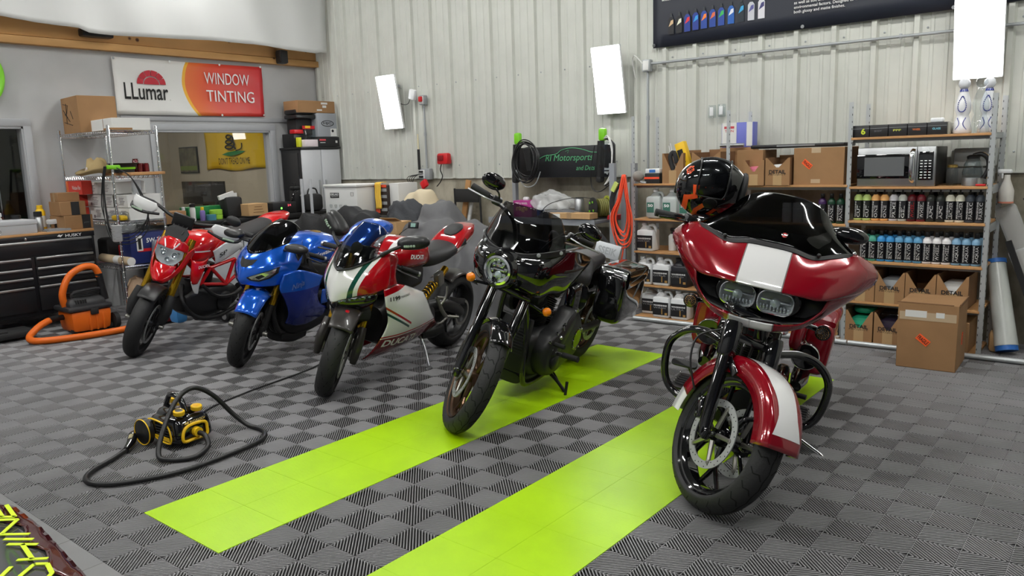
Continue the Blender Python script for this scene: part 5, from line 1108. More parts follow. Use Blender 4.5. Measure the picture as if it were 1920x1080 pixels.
t = thing('wall_cable', 'black cable hanging in an arc on the wall at the right edge', 'cable', (0, 0, 0)); obj('cable', MB().tube([(3.0, 5.2, 1.5), (2.86, 5.24, 1.25), (2.74, 5.25, 1.12), (2.62, 5.25, 1.08)], .008, 8, sm=6), M_black, t); obj('cable', MB().tube([(3.1, 5.2, 1.06), (2.80, 5.25, 1.0), (2.72, 5.25, .85), (2.66, 5.25, .75)], .005, 8, sm=6), M_black, t)

# ================================================================ fabric pile, coolers behind the bikes

t = thing('storage_bench', 'low black bench under the white cooler cartons', 'bench', (-3.90, 4.68, 0)); obj('top', MB().box((0, 0, .86), (1.16, .6, .04), b=.004), M_mblack, t)
for a in (-.54, .54):
    for b_ in (-.26, .26): obj('leg', MB().box((a, b_, .42), (.04, .04, .84)), M_mblack, t)
t = thing('cooler_carton', 'white lidded cooler carton with a black name panel, the larger of two', 'box', (-4.02, 4.58, .8805), 0); obj('carton', MB().box((0, 0, .165), (.58, .36, .33), b=.004), mat('carton_white', srgb(212, 212, 210), .65), t)
obj('lid', MB().box((0, 0, .345), (.61, .39, .03), b=.008), MATS['carton_white'], t); obj('name_panel', MB().box((-.11, -.1815, .235), (.16, .003, .06)), M_ink, t)
m = MB(); fit_text(m, 'KIRKLAND', onback(-.18, .232, -.184), .14, .026, bold=.02); fit_text(m, 'Signature', onback(-.17, .214, -.184), .12, .012); obj('lettering', m, M_wink, t, smooth_deg=0)
m = MB()
for k in range(4): m.tube([(-.2 + .09 * k, -.183, .09), (-.2 + .09 * k + .025, -.183, .09), (-.2 + .09 * k + .03, -.183, .125), (-.2 + .09 * k - .005, -.183, .125)], .0022, 5, closed=True)
m.tube([(.19, -.183, .23), (.23, -.183, .23), (.235, -.183, .27), (.185, -.183, .27)], .0022, 5, closed=True); obj('icons', m, mat('grey_print', srgb(110, 110, 108), .6), t)
t = thing('cooler_carton', 'white cooler carton end behind the yellow cloth, right of the lidded one', 'box', (-3.42, 4.84, .8805), 0); obj('carton', MB().box((0, 0, .18), (.16, .3, .36), b=.004), MATS['carton_white'], t)
t = thing('stacked_cartons', 'orange and grey striped carton pile between the two white cartons', 'box', (-3.60, 4.80, .8805)); obj('stack', MB().box((0, 0, .17), (.22, .3, .34), b=.004), mat('dark_brown_box', srgb(50, 40, 36), .5), t); m = MB()
for k in range(4): m.box((.05, -.152, .06 + .075 * k), (.1, .004, .035))
obj('grey_labels', m, M_galv, t); obj('orange_top', MB().box((0, -.151, .33), (.2, .006, .03)).box((-.06, -.152, .05), (.07, .004, .06)), M_ored, t)
t = thing('yellow_towel', 'yellow ribbed towel hanging over the striped carton pile', 'towel', (-3.62, 4.62, 0)); g = [[(-.05 + .1 * u + .004 * math.sin(v * 11), .02 * math.cos(u * 20) * .25 + (-.0 if v < .8 else (v - .8) * .5), .95 + .30 * min(v, .82) / .82 + (0 if v < .82 else .002)) for u in [i / 20 for i in range(21)]] for v in [i / 20 for i in range(21)]]; obj('cloth', MB().grid(g), mat('yellow_cloth', srgb(224, 182, 70), .85), t, smooth_deg=180, solid=.006, off=0)
for k, x in enumerate((-4.37, -4.20)):
    tag(obj('grey_pole', MB().box((x, 4.12, .66), (.034, .02, 1.32), b=.004), mat('pole_grey', srgb(168, 170, 174), .45)), ('left', 'right')[k] + ' of two grey uprights standing in front of the tall cabinet', 'pole')
tag(obj('blue_tote', MB().box((-4.12, 4.12, .44), (.32, .3, .88), b=.03), mat('teal_bag', srgb(64, 146, 190), .45)), 'bright blue bag behind the mirror of the white sport motorcycle', 'bag')
def drape(name, label, x0, x1, y0, y1, bumps, m_, seed, base=.0, cat='cover', fold=.02):
    random.seed(seed); p = [random.uniform(0, 6) for _ in range(8)]; nx, ny = 70, 46; g = []
    for j in range(ny + 1):
        row = []
        for i in range(nx + 1):
            u, v = i / nx, j / ny; x = x0 + (x1 - x0) * u; y = y0 + (y1 - y0) * v
            z = 0
            for bx, by, sx, sy, h in bumps:
                d = (abs(x - bx) / sx / 1.12) ** 4 + (abs(y - by) / sy / 1.12) ** 4; z = max(z, h * math.exp(-d)) if 1 else z
            z += fold * (math.sin(x * 17 + y * 6 + p[0] + 1.5 * math.sin(y * 9 + p[1])) + .6 * math.sin(x * 9 - y * 15 + p[2] + z * 6) + .4 * math.sin(x * 37 + y * 21 + p[3]) - 1.1 * abs(math.sin(x * 6 - y * 11 + 2 * math.sin(y * 5 + p[6]) + p[7]))) * min(1, z * 2)
            e = min(u, 1 - u, v, 1 - v); z = base + max(.004, z) * min(1, (e / .05) ** .5) if e < .05 else base + max(.004, z)
            row.append((x + .015 * math.sin(z * 14 + p[4] + x * 8), y + .015 * math.sin(z * 12 + x * 15 + p[5]), z))
        g.append(row)
    return tag(obj(name, MB().grid(g), m_, smooth_deg=180), label, cat)
drape('black_cover', 'black fabric cover heaped behind the blue motorcycle tail', -4.75, -2.75, 3.72, 4.30, [(-3.95, 4.0, .55, .22, .93), (-3.35, 4.02, .55, .24, 1.01), (-4.45, 3.98, .34, .2, .72), (-3.0, 3.95, .3, .2, .80)], M_bcl, 11, fold=.022)
drape('cream_cover', 'cream and pale blue padded cloth at the top of the fabric heap', -3.30, -2.45, 4.40, 4.95, [(-2.98, 4.70, .30, .24, 1.17), (-3.12, 4.66, .2, .22, 1.06), (-2.75, 4.72, .3, .24, 1.03)], M_ccl, 12, fold=.016)
clump('dark_quilt', 'dark grey quilted bundle in the middle of the fabric heap', (-2.73, 4.22, .76), (.52, .34, .32), mat('quilt_dark', srgb(58, 60, 64), .8, bump=.5, bscale=40), 21)
drape('quilt_support', 'black cloth sloping down under the quilted bundle', -3.1, -2.42, 3.98, 4.42, [(-2.75, 4.2, .3, .2, .82)], M_bcl, 14, fold=.012)
drape('grey_cover', 'big grey fleece cover draped over a bulky shape right of the heap', -2.62, -1.08, 3.55, 4.62, [(-2.12, 4.12, .30, .26, 1.10), (-2.05, 3.92, .46, .3, .93), (-1.66, 4.05, .42, .28, .90), (-2.1, 3.72, .42, .16, .80), (-1.4, 3.95, .3, .24, .74)], M_gcl, 15, fold=.018)
t = carton('open_brown_carton', 'small open brown carton between the blue tail and the grey cover', (-2.43, 3.76, .66), (.26, .24, .25), 8, M_cardl, tape=False); obj('flap', MB().box((.03, -.17, .225), (.2, .10, .004), RX(-22)), M_cardl, t); obj('hand_hole', MB().box((.02, -.1215, .17), (.1, .002, .02)), M_card2, t)
drape('navy_cover', 'navy blue cloth under the small open brown carton', -2.72, -2.12, 3.50, 4.0, [(-2.42, 3.76, .26, .19, .70)], mat('navy_cloth', srgb(24, 30, 44), .8), 16, fold=.008)
t = thing('digital_gauge', 'small black digital gauge with a lit screen lying on the grey cover', 'gauge', (-2.05, 3.66, .86), 8); obj('case', MB().box((0, 0, .03), (.11, .03, .06), RX(-15), b=.005), M_black, t); obj('screen', MB().box((.015, -.0235, .028), (.055, .003, .036), RX(-15)), mat('lcd', srgb(120, 150, 140), .3, emis=.3), t); obj('lead', MB().tube([(-.05, 0, .01), (-.12, -.05, -.05), (-.2, -.08, -.18)], .004, 6, sm=4), M_black, t)
t = thing('folding_chair', 'black folding chair standing against the concrete wall', 'chair', (-2.68, 5.12, 0)); obj('backrest', MB().box((0, 0, 1.08), (.36, .02, .15), b=.008), M_mblack, t)
for a in (-.19, .19): obj('leg', MB().cyl((a, 0, 1.16), (a * 1.05, .03, 0), .012, n=8), M_mblack, t); obj('leg', MB().cyl((a, .0, .7), (a, -.12, 0), .012, n=8), M_mblack, t)
obj('seat', MB().box((0, -.06, .62), (.38, .025, .34), b=.01), M_mblack, t)
for k, (x, m_, h_) in enumerate(((-2.80, M_wood, 1.28), (-2.73, M_white, 1.23))): tag(obj('plank', MB().box((0, 0, 0), (.07 if k == 0 else .035, .02, h_), T(x - .06, 5.20, h_ / 2 - .02) @ RX(-3) @ RY(10 if k == 0 else 12)), m_), ('pine plank' if k == 0 else 'white strip') + ' leaning on the wall behind the cream cloth', 'plank')
tag(obj('red_grinder', MB().box((0, 0, 0), (.1, .05, .09), T(-3.05, 4.82, 1.225) @ RY(-30), b=.02), M_red), 'small red tool lying on top of the cream cloth by the wall', 'tool')
# ================================================================ motorcycle kit
M_tyre = mat('tyre_rubber', (.018, .018, .019), .62, bump=.15, bscale=90)
M_groove = mat('tyre_groove', (.004, .004, .004), .9)
M_disc = mat('disc_steel', srgb(176, 178, 178), .42, .55)
M_cast = mat('cast_black', (.014, .014, .015), .42)
M_seat = mat('seat_vinyl', (.02, .02, .022), .5, bump=.15, bscale=300)
M_gold = mat('gold_anodised', srgb(196, 152, 40), .22, .85)
M_rsteel = mat('raw_alloy', srgb(150, 148, 142), .35, .85)
M_amber = mat('amber_lens', srgb(240, 130, 10), .15, trans=.0, coat=1)
M_reflect = mat('reflector', (.8, .82, .84), .12, 1.)
mat('lamp_bowl', (.86, .87, .88), .3, .35)
def lerp(a, b, t): return a + (b - a) * t
def sup(x, zt, zb, w, e=.75, n=24, yc=0.):
    """closed superellipse ring at station x"""
    out = []
    for i in range(n):
        a = 2 * PI * i / n; c, s = math.cos(a), math.sin(a)
        out.append((x, yc + w * math.copysign(abs(c) ** e, c), (zt + zb) / 2 + (zt - zb) / 2 * math.copysign(abs(s) ** e, s)))
    return out
def body(secs, k=5, m=None, mb=None, **kw):
    """loft through stations (x, ztop, zbot, halfwidth[, exponent[, ycentre]]) smoothed k times"""
    S_ = [list(s) + [.75] * (5 - len(s)) + [0.] * (1 if len(s) < 6 else 0) for s in secs]
    pts = [V((s[0], s[1], s[2])) for s in S_]; aux = [V((s[3], s[4], s[5])) for s in S_]
    p2, _ = smooth(pts, [0] * len(pts), k); a2, _ = smooth(aux, [0] * len(aux), k)
    b = mb or MB(); b.loft([sup(p[0], p[1], p[2], max(a[0], .002), a[1], yc=a[2]) for p, a in zip(p2, a2)], m); return b
def cr(p0, p1, p2, p3, t): return .5 * ((2 * p1) + (p2 - p0) * t + (2 * p0 - 5 * p1 + 4 * p2 - p3) * t * t + (3 * p1 - p0 - 3 * p2 + p3) * t ** 3)
def refine(rows, k=4):
    """Catmull-Rom refinement of a control net both ways"""
    R_ = [[V(p) for p in r] for r in rows]
    def one(seq):
        N = len(seq); out = []
        for i in range(N - 1):
            g = lambda j: seq[max(0, min(N - 1, j))]
            for q in range(k): out.append(cr(g(i - 1), g(i), g(i + 1), g(i + 2), q / k))
        out.append(seq[-1]); return out
    R_ = [one(r) for r in R_]; C_ = list(map(list, zip(*R_))); C_ = [one(c) for c in C_]
    return list(map(list, zip(*C_)))
def panel(name, rows, m, parent, k=4, full=False, mirror=False, th=.004, M=None, **kw):
    """rows run top to bottom; each row from the centre line outwards (full) or front to rear"""
    if full: rows = [[(p[0], -p[1], p[2]) for p in reversed(r[1:])] + list(r) for r in rows]
    g = refine(rows, k); mb = MB().grid([[tuple(p) for p in r] for r in g])
    if mirror: mb = mb.mirrored()
    if M is not None: mb.xf(M)
    return obj(name, mb, m, parent, smooth_deg=60, solid=th, off=0, **kw)
def steer(rake, wb, R_, off, delta):
    r = R(rake); a = V((-math.sin(r), 0, math.cos(r))); p = V((wb - off, 0, R_))
    return T(*p) @ Matrix.Rotation(R(delta), 4, a) @ T(*(-p))
def tyre(parent, c, R_, w, rim, M, grooves='road', n=64):
    """tyre in the XZ plane round centre c"""
    h = w / 2; pr = []
    for i in range(15):
        a = PI * (i / 14 - .5) * 1.12; pr.append((R_ - h + h * math.cos(a) * 1.0, h * math.sin(a)))
    pr = [(rim, -h * .62), (rim + .012, -h * .72)] + pr[1:-1] + [(rim + .012, h * .72), (rim, h * .62)]
    base = T(*c) @ RX(90)
    o = obj('tyre', MB().lathe([(r, z) for r, z in pr], n, M @ base, caps=False), M_tyre, parent, smooth_deg=180)
    if grooves:
        m = MB()
        def P(th, u, up=.0006):
            a = u; r = R_ - h + h * math.cos(a) + up; return V((c[0] + r * math.cos(th), c[1] - h * math.sin(a) - math.copysign(up, math.sin(a)) * abs(math.sin(a)), c[2] + r * math.sin(th)))
        def stripg(pts, wd):
            for i in range(len(pts) - 1):
                (t0, u0), (t1, u1) = pts[i], pts[i + 1]; dt, du = (t1 - t0) * R_, (u1 - u0) * h; L = math.hypot(dt, du) or 1; nt, nu = -du / L * wd / 2 / R_, dt / L * wd / 2 / h
                m.add([P(t0 + nt, u0 + nu), P(t1 + nt, u1 + nu), P(t1 - nt, u1 - nu), P(t0 - nt, u0 - nu)], [(0, 1, 2, 3)])
        N = 26 if grooves == 'cruiser' else 14
        for i in range(N):
            t0 = 2 * PI * i / N; s_ = 1 if i % 2 else -1
            if grooves == 'cruiser':
                for s in (1, -1): stripg([(t0 + (.0 if s > 0 else .12), s * .22), (t0 + .07 + (.0 if s > 0 else .12), s * .5), (t0 + .05 + (.0 if s > 0 else .12), s * .85), (t0 + .12 + (.0 if s > 0 else .12), s * 1.15)], .0055)
                stripg([(t0, .05), (t0 + .12, -.05), (t0 + 2 * PI / N, .05)], .005)
            else:
                for s in (1, -1): stripg([(t0 + (.2 if s > 0 else 0), s * .12), (t0 + .14 + (.2 if s > 0 else 0), s * .4), (t0 + .30 + (.2 if s > 0 else 0), s * .78), (t0 + .40 + (.2 if s > 0 else 0), s * 1.0)], .004)
        if grooves == 'cruiser': pass
        m.xf(M); obj('tread_grooves', m, M_groove, o, smooth_deg=0, fix=False)
    return o
def wheel(root, c, R_, w, rim, M, m_rim, spokes=5, split=True, disc=.15, discs=(1, -1), grooves='road', hubw=.06, drim=None, axle=None, nm='front_wheel', disc_y=.065):
    base = T(*c) @ RX(90); h = w * .36
    b = MB().lathe([(rim + .004, -h), (rim + .012, -h - .006), (rim + .004, -h + .012), (rim - .018, -h * .5), (rim - .018, h * .5), (rim + .004, h - .012), (rim + .012, h + .006), (rim + .004, h)], 56, M @ base, caps=False)
    root_w = obj(nm, b, m_rim, root, smooth_deg=50)
    tyre(root_w, c, R_, w, rim, M, grooves)
    hb = MB().lathe([(.0, -hubw), (.03, -hubw), (.045, -hubw * .6), (.04, 0), (.045, hubw * .6), (.03, hubw), (0, hubw)], 24, M @ base); obj('hub', hb, m_rim, root_w)
    for i in range(spokes):
        a = 2 * PI * i / spokes; m = MB()
        def seg(r0, a0, r1, a1, w0, w1):
            p0 = V((c[0] + r0 * math.cos(a0), c[1], c[2] + r0 * math.sin(a0))); p1 = V((c[0] + r1 * math.cos(a1), c[1], c[2] + r1 * math.sin(a1)))
            m.tube([p0, p1], [w0, w1], 8, m=M)
        if split: seg(.03, a, rim * .52, a, .017, .014); seg(rim * .52, a, rim - .012, a - .30, .011, .010); seg(rim * .52, a, rim - .012, a + .30, .011, .010)
        else: seg(.03, a, rim - .012, a + .12, .016, .011)
        obj('spoke', m, m_rim, root_w)
    for s in discs:
        y = s * disc_y; dd = MB().lathe([(disc - .032, -.0025), (disc, -.0025), (disc, .0025), (disc - .032, .0025), (disc - .032, -.0025)], 56, M @ T(c[0], c[1] + y, c[2]) @ RX(90), caps=False)
        d = obj('brake_disc', dd, M_disc, root_w, smooth_deg=30)
        hm = MB()
        for i in range(40):
            a = 2 * PI * i / 40; rr = disc - .008 - .008 * (i % 3)
            hm.cyl((c[0] + rr * math.cos(a), c[1] + y - .0032, c[2] + rr * math.sin(a)), (c[0] + rr * math.cos(a), c[1] + y + .0032, c[2] + rr * math.sin(a)), .0028, n=6, m=M)
        obj('drill_holes', hm, M_groove, d)
        cm_ = MB()
        for i in range(5):
            a = 2 * PI * i / 5 + .3; cm_.tube([(c[0] + .03 * math.cos(a), c[1] + y * .95, c[2] + .03 * math.sin(a)), (c[0] + (disc - .03) * math.cos(a), c[1] + y, c[2] + (disc - .03) * math.sin(a))], [.012, .009], 6, m=M)
            cm_.cyl((c[0] + (disc - .03) * math.cos(a), c[1] + y - .006, c[2] + (disc - .03) * math.sin(a)), (c[0] + (disc - .03) * math.cos(a), c[1] + y + .006, c[2] + (disc - .03) * math.sin(a)), .011, n=12, m=M)
        obj('disc_carrier', cm_, M_rsteel if m_rim is not M_cast else M_cast, d)
    return root_w
def rrect(w, h, r, n=6):
    out = []
    for cx, cy, a0 in ((w / 2 - r, h / 2 - r, 0), (-w / 2 + r, h / 2 - r, 90), (-w / 2 + r, -h / 2 + r, 180), (w / 2 - r, -h / 2 + r, 270)):
        for i in range(n + 1): a = R(a0 + 90 * i / n); out.append((cx + r * math.cos(a), cy + r * math.sin(a)))
    return out
def T3(pts, r, m, parent, nm, M=None, sm=5, n=10, **k): return obj(nm, MB().tube(pts, r, n, sm=sm, m=M, **k), m, parent, smooth_deg=60)
def sphere(c, r, n=12, sq=(1, 1, 1)):
    return MB().lathe([(max(1e-5, r * math.sin(PI * i / n)), -r * math.cos(PI * i / n)) for i in range(n + 1)], 2 * n, T(*c) @ S(*sq), caps=False)
def mirror_pod(parent, c, d, m, sq, rot=0, M=None, tilt=0):
    mb = sphere((0, 0, 0), 1, 14, (1, 1, 1)); mb.xf((M or I4) @ T(*c) @ RZ(rot) @ RY(tilt) @ S(*[q / 2 for q in sq])); o = obj('mirror', mb, m, parent, smooth_deg=180)
    gl = MB().lathe([(0.86, 0), (0, .001)], 28, (M or I4) @ T(*c) @ RZ(rot) @ RY(tilt) @ S(*[q / 2 for q in sq]) @ T(-.52, 0, 0) @ RY(-90)); obj('mirror_glass', gl, M_reflect, o); return o
def bike(name, label, fx, fy, h, lean, wb, z=0.):
    hh = R(h); loc_ = V((fx - wb * math.cos(hh), fy - wb * math.sin(hh), z))
    t = thing(name, label, 'motorcycle', M=Matrix.Translation(loc_) @ Matrix.Rotation(hh, 4, 'Z') @ Matrix.Rotation(R(-lean), 4, 'X')); return t
def vtwin(root, c, m, fins=11, r=.075, lean=(22, -22), hgt=.24, fm=None):
    for a in lean:
        M_ = T(*c) @ RY(a); cy = obj('cylinder', MB().cyl((0, 0, .05), (0, 0, hgt), r * .82, n=20, m=M_), m, root)
        f = MB()
        for k in range(fins): f.lathe([(r * .8, 0), (r * 1.08, .002), (r * 1.08, .006), (r * .8, .008)], 24, M_ @ T(0, 0, .07 + k * (hgt - .09) / fins), caps=False)
        obj('fins', f, fm or m, cy); obj('rocker_cover', MB().box((0, 0, hgt + .02), (r * 1.9, r * 1.9, .06), M_, b=.02), m, cy)
def chainwheel(root, c, r, m): return obj('sprocket', MB().lathe([(r, -.004), (r, .004), (r - .02, .004), (r - .02, -.004), (r, -.004)], 40, T(*c) @ RX(90), caps=False), m, root)
def decal(text_, M_, w, h, target, m, parent, nm='lettering', d=(0, -1, 0), off=.0035, **k):
    mb = MB(); fit_text(mb, text_, M_, w, h, **k); project(mb, target, d, off); return obj(nm, mb, m, parent, smooth_deg=0, fix=False)
# ================================================================ touring bike, dark red with white stripe
def make_rg():
    red = srgb(134, 4, 24)
    M_rg = paint('candy_red_stripe', red, [(srgb(226, 226, 226), lambda x, y, z: y.abs() < .092), (srgb(120, 118, 118), lambda x, y, z: ((y.abs() - .0945).abs() < .0022))], .12, .15, 1.)
    M_r = mat('candy_red', red, .12, .15, 1.); M_w = mat('gloss_white', srgb(226, 226, 226), .15, coat=1.)
    t = bike('touring_motorcycle', 'dark red touring motorcycle with a white centre stripe, double headlight and a helmet on it', 1.94, 1.496, -74, 12, 1.625, -.004)
    MS = steer(26, 1.625, .32, .05, 41); F = (1.625, 0, .32)
    wheel(t, F, .32, .13, .242, MS, M_gblack, 5, True, .15, (1, -1), 'cruiser', disc_y=.07)
    # fork legs
    for s in (1, -1):
        y = .115 * s
        o = obj('fork_leg', MB().tube([(1.635, y, .30), (1.60, y, .36), (1.47, y, .625)], [.02, .028, .029], 16, m=MS), M_gblack, t)
        obj('upper_cover', MB().tube([(1.475, y, .61), (1.47, y, .625), (1.42, y, .73), (1.41, y, .75)], [.031, .040, .042, .038], 18, m=MS), M_gblack, o)
        obj('axle_clamp', MB().box((1.63, y, .315), (.05, .035, .05), MS, b=.01).cyl((1.625, y * .9, .32), (1.625, y + .02 * s, .32), .018, n=16, m=MS), M_gblack, o)
        cal = obj('brake_caliper', MB().box((0, 0, 0), (.05, .05, .10), MS @ T(1.515, y * .86, .375) @ RY(-30), b=.014), M_gblack, o)
        bl = MB()
        for q in (-.03, .03): bl.cyl((0, 0, q), (0, .03 * s, q), .006, n=8, m=MS @ T(1.515, y * .86, .375) @ RY(-30))
        obj('bolts', bl, M_chrome, cal)
    obj('axle', MB().cyl((1.625, -.13, .32), (1.625, .13, .32), .010, n=14, m=MS), M_chrome, t)
    T3([(1.40, -.14, .70), (1.36, -.20, .62), (1.40, -.20, .52), (1.47, -.15, .42)], .0045, M_black, t, 'brake_line', MS)
    # front fender, follows the wheel
    def fend(a0, a1, y0, y1, Ri, up=0., skirt=.075, n=44, m_=14):
        g = []
        for i in range(n + 1):
            a = R(a0 + (a1 - a0) * i / n); tt = i / n; row = []
            for j in range(m_ + 1):
                y = y0 + (y1 - y0) * j / m_; k = abs(y) / .092; drop = .012 * k ** 2 + skirt * max(0, (k - .86) / .14) ** 1.3
                row.append((F[0] + (Ri + up - drop) * math.cos(a), min(abs(y), .092) * (1 if y > 0 else -1) * (1.0 if k < .86 else 1.0), F[2] + (Ri + up - drop) * math.sin(a)))
            g.append(row)
        return MB().grid(g).xf(MS)
    fr = obj('front_fender', fend(24, 173, -.092, .092, .352), M_r, t, smooth_deg=180, solid=.004, off=0)
    wst = MB(); n = 40; g = []
    for i in range(n + 1):
        tt = i / n; a = R(33 + 110 * tt); hw_ = .058 + (.0 if tt > .12 else .012 * (1 - tt / .12)) - .010 * math.sin(min(1, tt * 3) * PI); 
        g.append([(F[0] + (.3555 - .012 * (y / .092) ** 2) * math.cos(a), y, F[2] + (.3555 - .012 * (y / .092) ** 2) * math.sin(a)) for y in [hw_ * q / 5 for q in range(-5, 6)]])
    obj('fender_stripe', wst.grid(g).xf(MS), M_w, fr, smooth_deg=180)
    obj('fender_tail', fend(173, 191, -.092, .092, .352), M_w, fr, smooth_deg=180, solid=.003)
    for s in (1, -1): obj('fender_bracket', MB().box((0, 0, 0), (.11, .006, .035), MS @ T(1.53, .1 * s, .60) @ RY(20), b=.003), M_gblack, fr)
    # shark-nose fairing
    top = [(1.30, 0, 1.122), (1.30, .09, 1.12), (1.285, .18, 1.10), (1.25, .27, 1.122), (1.20, .345, 1.133), (1.13, .42, 1.10)]
    mid = [(1.40, 0, 1.045), (1.395, .09, 1.045), (1.375, .18, 1.045), (1.33, .28, 1.055), (1.26, .375, 1.072), (1.14, .452, 1.062)]
    brow = [(1.478, 0, .962), (1.472, .09, .962), (1.446, .18, .958), (1.395, .265, .955), (1.285, .37, .992), (1.14, .448, 1.018)]
    lip = [(1.465, 0, .952), (1.458, .09, .952), (1.43, .18, .948), (1.375, .258, .942), (1.27, .365, .97), (1.13, .438, 1.0)]
    fa = panel('fairing', [top, mid, brow, lip], M_rg, t, 5, full=True, th=.006)
    outer = [(1.14, .44, 1.01), (1.17, .385, .945), (1.185, .33, .885), (1.24, .26, .825), (1.31, .20, .785), (1.375, .10, .757), (1.39, 0, .752)]
    oum = [(1.20, .40, 1.00), (1.26, .355, .945), (1.285, .305, .885), (1.33, .245, .828), (1.385, .17, .788), (1.425, .09, .772), (1.435, 0, .768)]
    inn = [(1.29, .345, .975), (1.36, .285, .945), (1.368, .262, .885), (1.39, .205, .826), (1.43, .14, .808), (1.45, .07, .802), (1.455, 0, .80)]
    for s in (False, True): panel('lower_fairing', [outer, oum, inn], M_rg, fa, 5, mirror=s, th=.006)
    # recess and twin headlights
    def ringat(x, sc): return [(x, y * sc, z) for y, z in [(0, .945), (.12, .945), (.22, .942), (.30, .935), (.275, .87), (.22, .822), (.13, .806), (0, .80)]]
    r0 = [(1.44 - .30 * abs(y) ** 1.3 * 1.6, y, z) for x, y, z in ringat(1.43, 1)]; r1 = [(1.30 if abs(y) > .01 else 1.30, y * .96, .872 + (z - .872) * .8) for x, y, z in ringat(1.30, 1)]
    def fullr(r): return r + [(x, -y, z) for x, y, z in reversed(r[1:-1])]
    obj('headlight_recess', MB().loft([fullr(r0), fullr(r1), [(1.28, y * .2, .872 + (z - .872) * .1) for x, y, z in fullr(r0)]], caps=False), M_black, fa, smooth_deg=60, solid=.003)
    obj('headlight_bezel', MB().prism(rrect(.37, .125, .06), .04, Matrix(((0, 0, 1, 1.312), (1, 0, 0, 0), (0, 1, 0, .886), (0, 0, 0, 1)))), M_gblack, fa, bev=.008)
    for s in (1, -1):
        Mh = Matrix(((0, 0, 1, 1.414), (1, 0, 0, .08 * s), (0, 1, 0, .889), (0, 0, 0, 1)))
        outl = rrect(.148, .096, .038)
        h_ = obj('headlight', MB().loft([[(x, y, 0) for x, y in outl], [(x * .96, y * .94, -.03) for x, y in outl], [(x * .55, y * .5, -.052) for x, y in outl], [(x * .2, y * .2, -.055) for x, y in outl]], Mh, caps=False), mat('lamp_bowl', (.74, .76, .78), .3, .75), t, smooth_deg=50, solid=.002)
        m = MB()
        for q in range(9): m.box((-.058 + .0145 * q, -.028, -.026), (.010, .026, .02), Mh, b=.003)
        m.box((0, .004, -.026), (.132, .010, .016), Mh, b=.004); obj('reflector_facets', m, M_chrome, h_)
        obj('projector', MB().lathe([(.019, -.03), (.021, -.008), (.012, .0), (0, .003)], 20, Mh), M_lens if 0 else mat('lens_ball', (.6, .65, .66), .05, .4, coat=1), h_)
        obj('shade_bar', MB().box((0, .027, -.022), (.12, .03, .02), Mh, b=.006), mat('grey_bowl', srgb(120, 122, 118), .4, .4), h_)
        obj('lens', MB().loft([[(x * 1.0, y * 1.0, .002) for x, y in outl], [(x * .8, y * .8, .009) for x, y in outl], [(x * .3, y * .3, .012) for x, y in outl]], Mh, caps=True), M_lens, h_)
        obj('lens_rim', MB().tube([(x, y, .002) for x, y in outl], .0028, 6, closed=True, m=Mh), M_chrome, h_)
    # windshield
    ws = [[(1.305, 0, 1.118), (1.305, .09, 1.116), (1.29, .18, 1.098), (1.26, .25, 1.115), (1.215, .32, 1.13), (1.17, .37, 1.118)],
          [(1.24, 0, 1.20), (1.235, .09, 1.20), (1.215, .17, 1.19), (1.19, .235, 1.175), (1.165, .285, 1.16), (1.15, .335, 1.135)],
          [(1.15, 0, 1.285), (1.145, .085, 1.282), (1.125, .15, 1.265), (1.11, .20, 1.24), (1.105, .24, 1.205), (1.12, .285, 1.165)],
          [(1.10, 0, 1.322), (1.095, .08, 1.318), (1.08, .14, 1.30), (1.075, .18, 1.275), (1.08, .215, 1.235), (1.10, .25, 1.19)]]
    sc = panel('windshield', ws, M_dsmoke, t, 5, full=True, th=.004)
    panel('windshield_trim', [[(x + .006, y, z + .004) for x, y, z in ws[0]], [(x + .022, y, z - .012) for x, y, z in ws[0]]], M_black, sc, 5, full=True, th=.008)
    inner = [[(x - .03, y * .97, z) for x, y, z in ws[0]], [(1.16, 0, 1.16), (1.155, .09, 1.16), (1.15, .17, 1.155), (1.14, .235, 1.15), (1.13, .285, 1.145), (1.12, .335, 1.12)], [(1.10, y * .9, 1.13) for x, y, z in ws[0]], [(1.08, y * .85, .95) for x, y, z in ws[0]]]
    panel('inner_fairing', inner, M_mblack, fa, 4, full=True, th=.006)
    Mb = wallM((1.295, .045, 1.165), (0, 1, 0), (-.6, 0, 1)); obj('windshield_badge', MB().lathe([(.011, 0), (.011, .003), (.004, .005)], 20, Mb), mat('badge_red', srgb(190, 70, 70), .3, .3), sc); obj('badge_bar', MB().box((0, 0, .004), (.026, .008, .003), Mb, b=.001), M_chrome, sc)
    for s in (1, -1):
        for q, (a, b_, c_) in enumerate(((1.225, .335, 1.142), (1.30, .2, 1.112))): obj('screen_bolt', sphere((a, b_ * s, c_), .009, 8), M_chrome if q == 0 else M_black, sc)
    # handlebar, grips, mirrors
    hb = T3([(.85, -.38, .98), (.89, -.26, 1.01), (.97, -.12, .97), (.98, 0, .95), (.97, .12, .97), (.89, .26, 1.01), (.85, .38, .98)], .013, M_gblack, t, 'handlebar', MS)
    for s in (1, -1):
        obj('grip', MB().tube([(.87, .29 * s, 1.005), (.84, .41 * s, .973)], .018, 14, m=MS), M_mblack, hb)
        obj('lever', MB().tube([(.91, .25 * s, 1.01), (.93, .33 * s, 1.0), (.91, .42 * s, .97)], [.008, .007, .006], 8, m=MS, sm=4, flat=(1.6, (1, 0, 0))), M_gblack, hb)
        obj('switch_block', MB().box((.89, .26 * s, 1.015), (.05, .05, .045), MS, b=.01), M_black, hb)
    T3([(1.10, .25, 1.12), (1.10, .27, 1.165), (1.09, .29, 1.19)], .007, M_gblack, t, 'mirror_stem')
    mirror_pod(t, (1.075, .30, 1.197), 0, M_gblack, (.07, .17, .075), 8, tilt=-10)
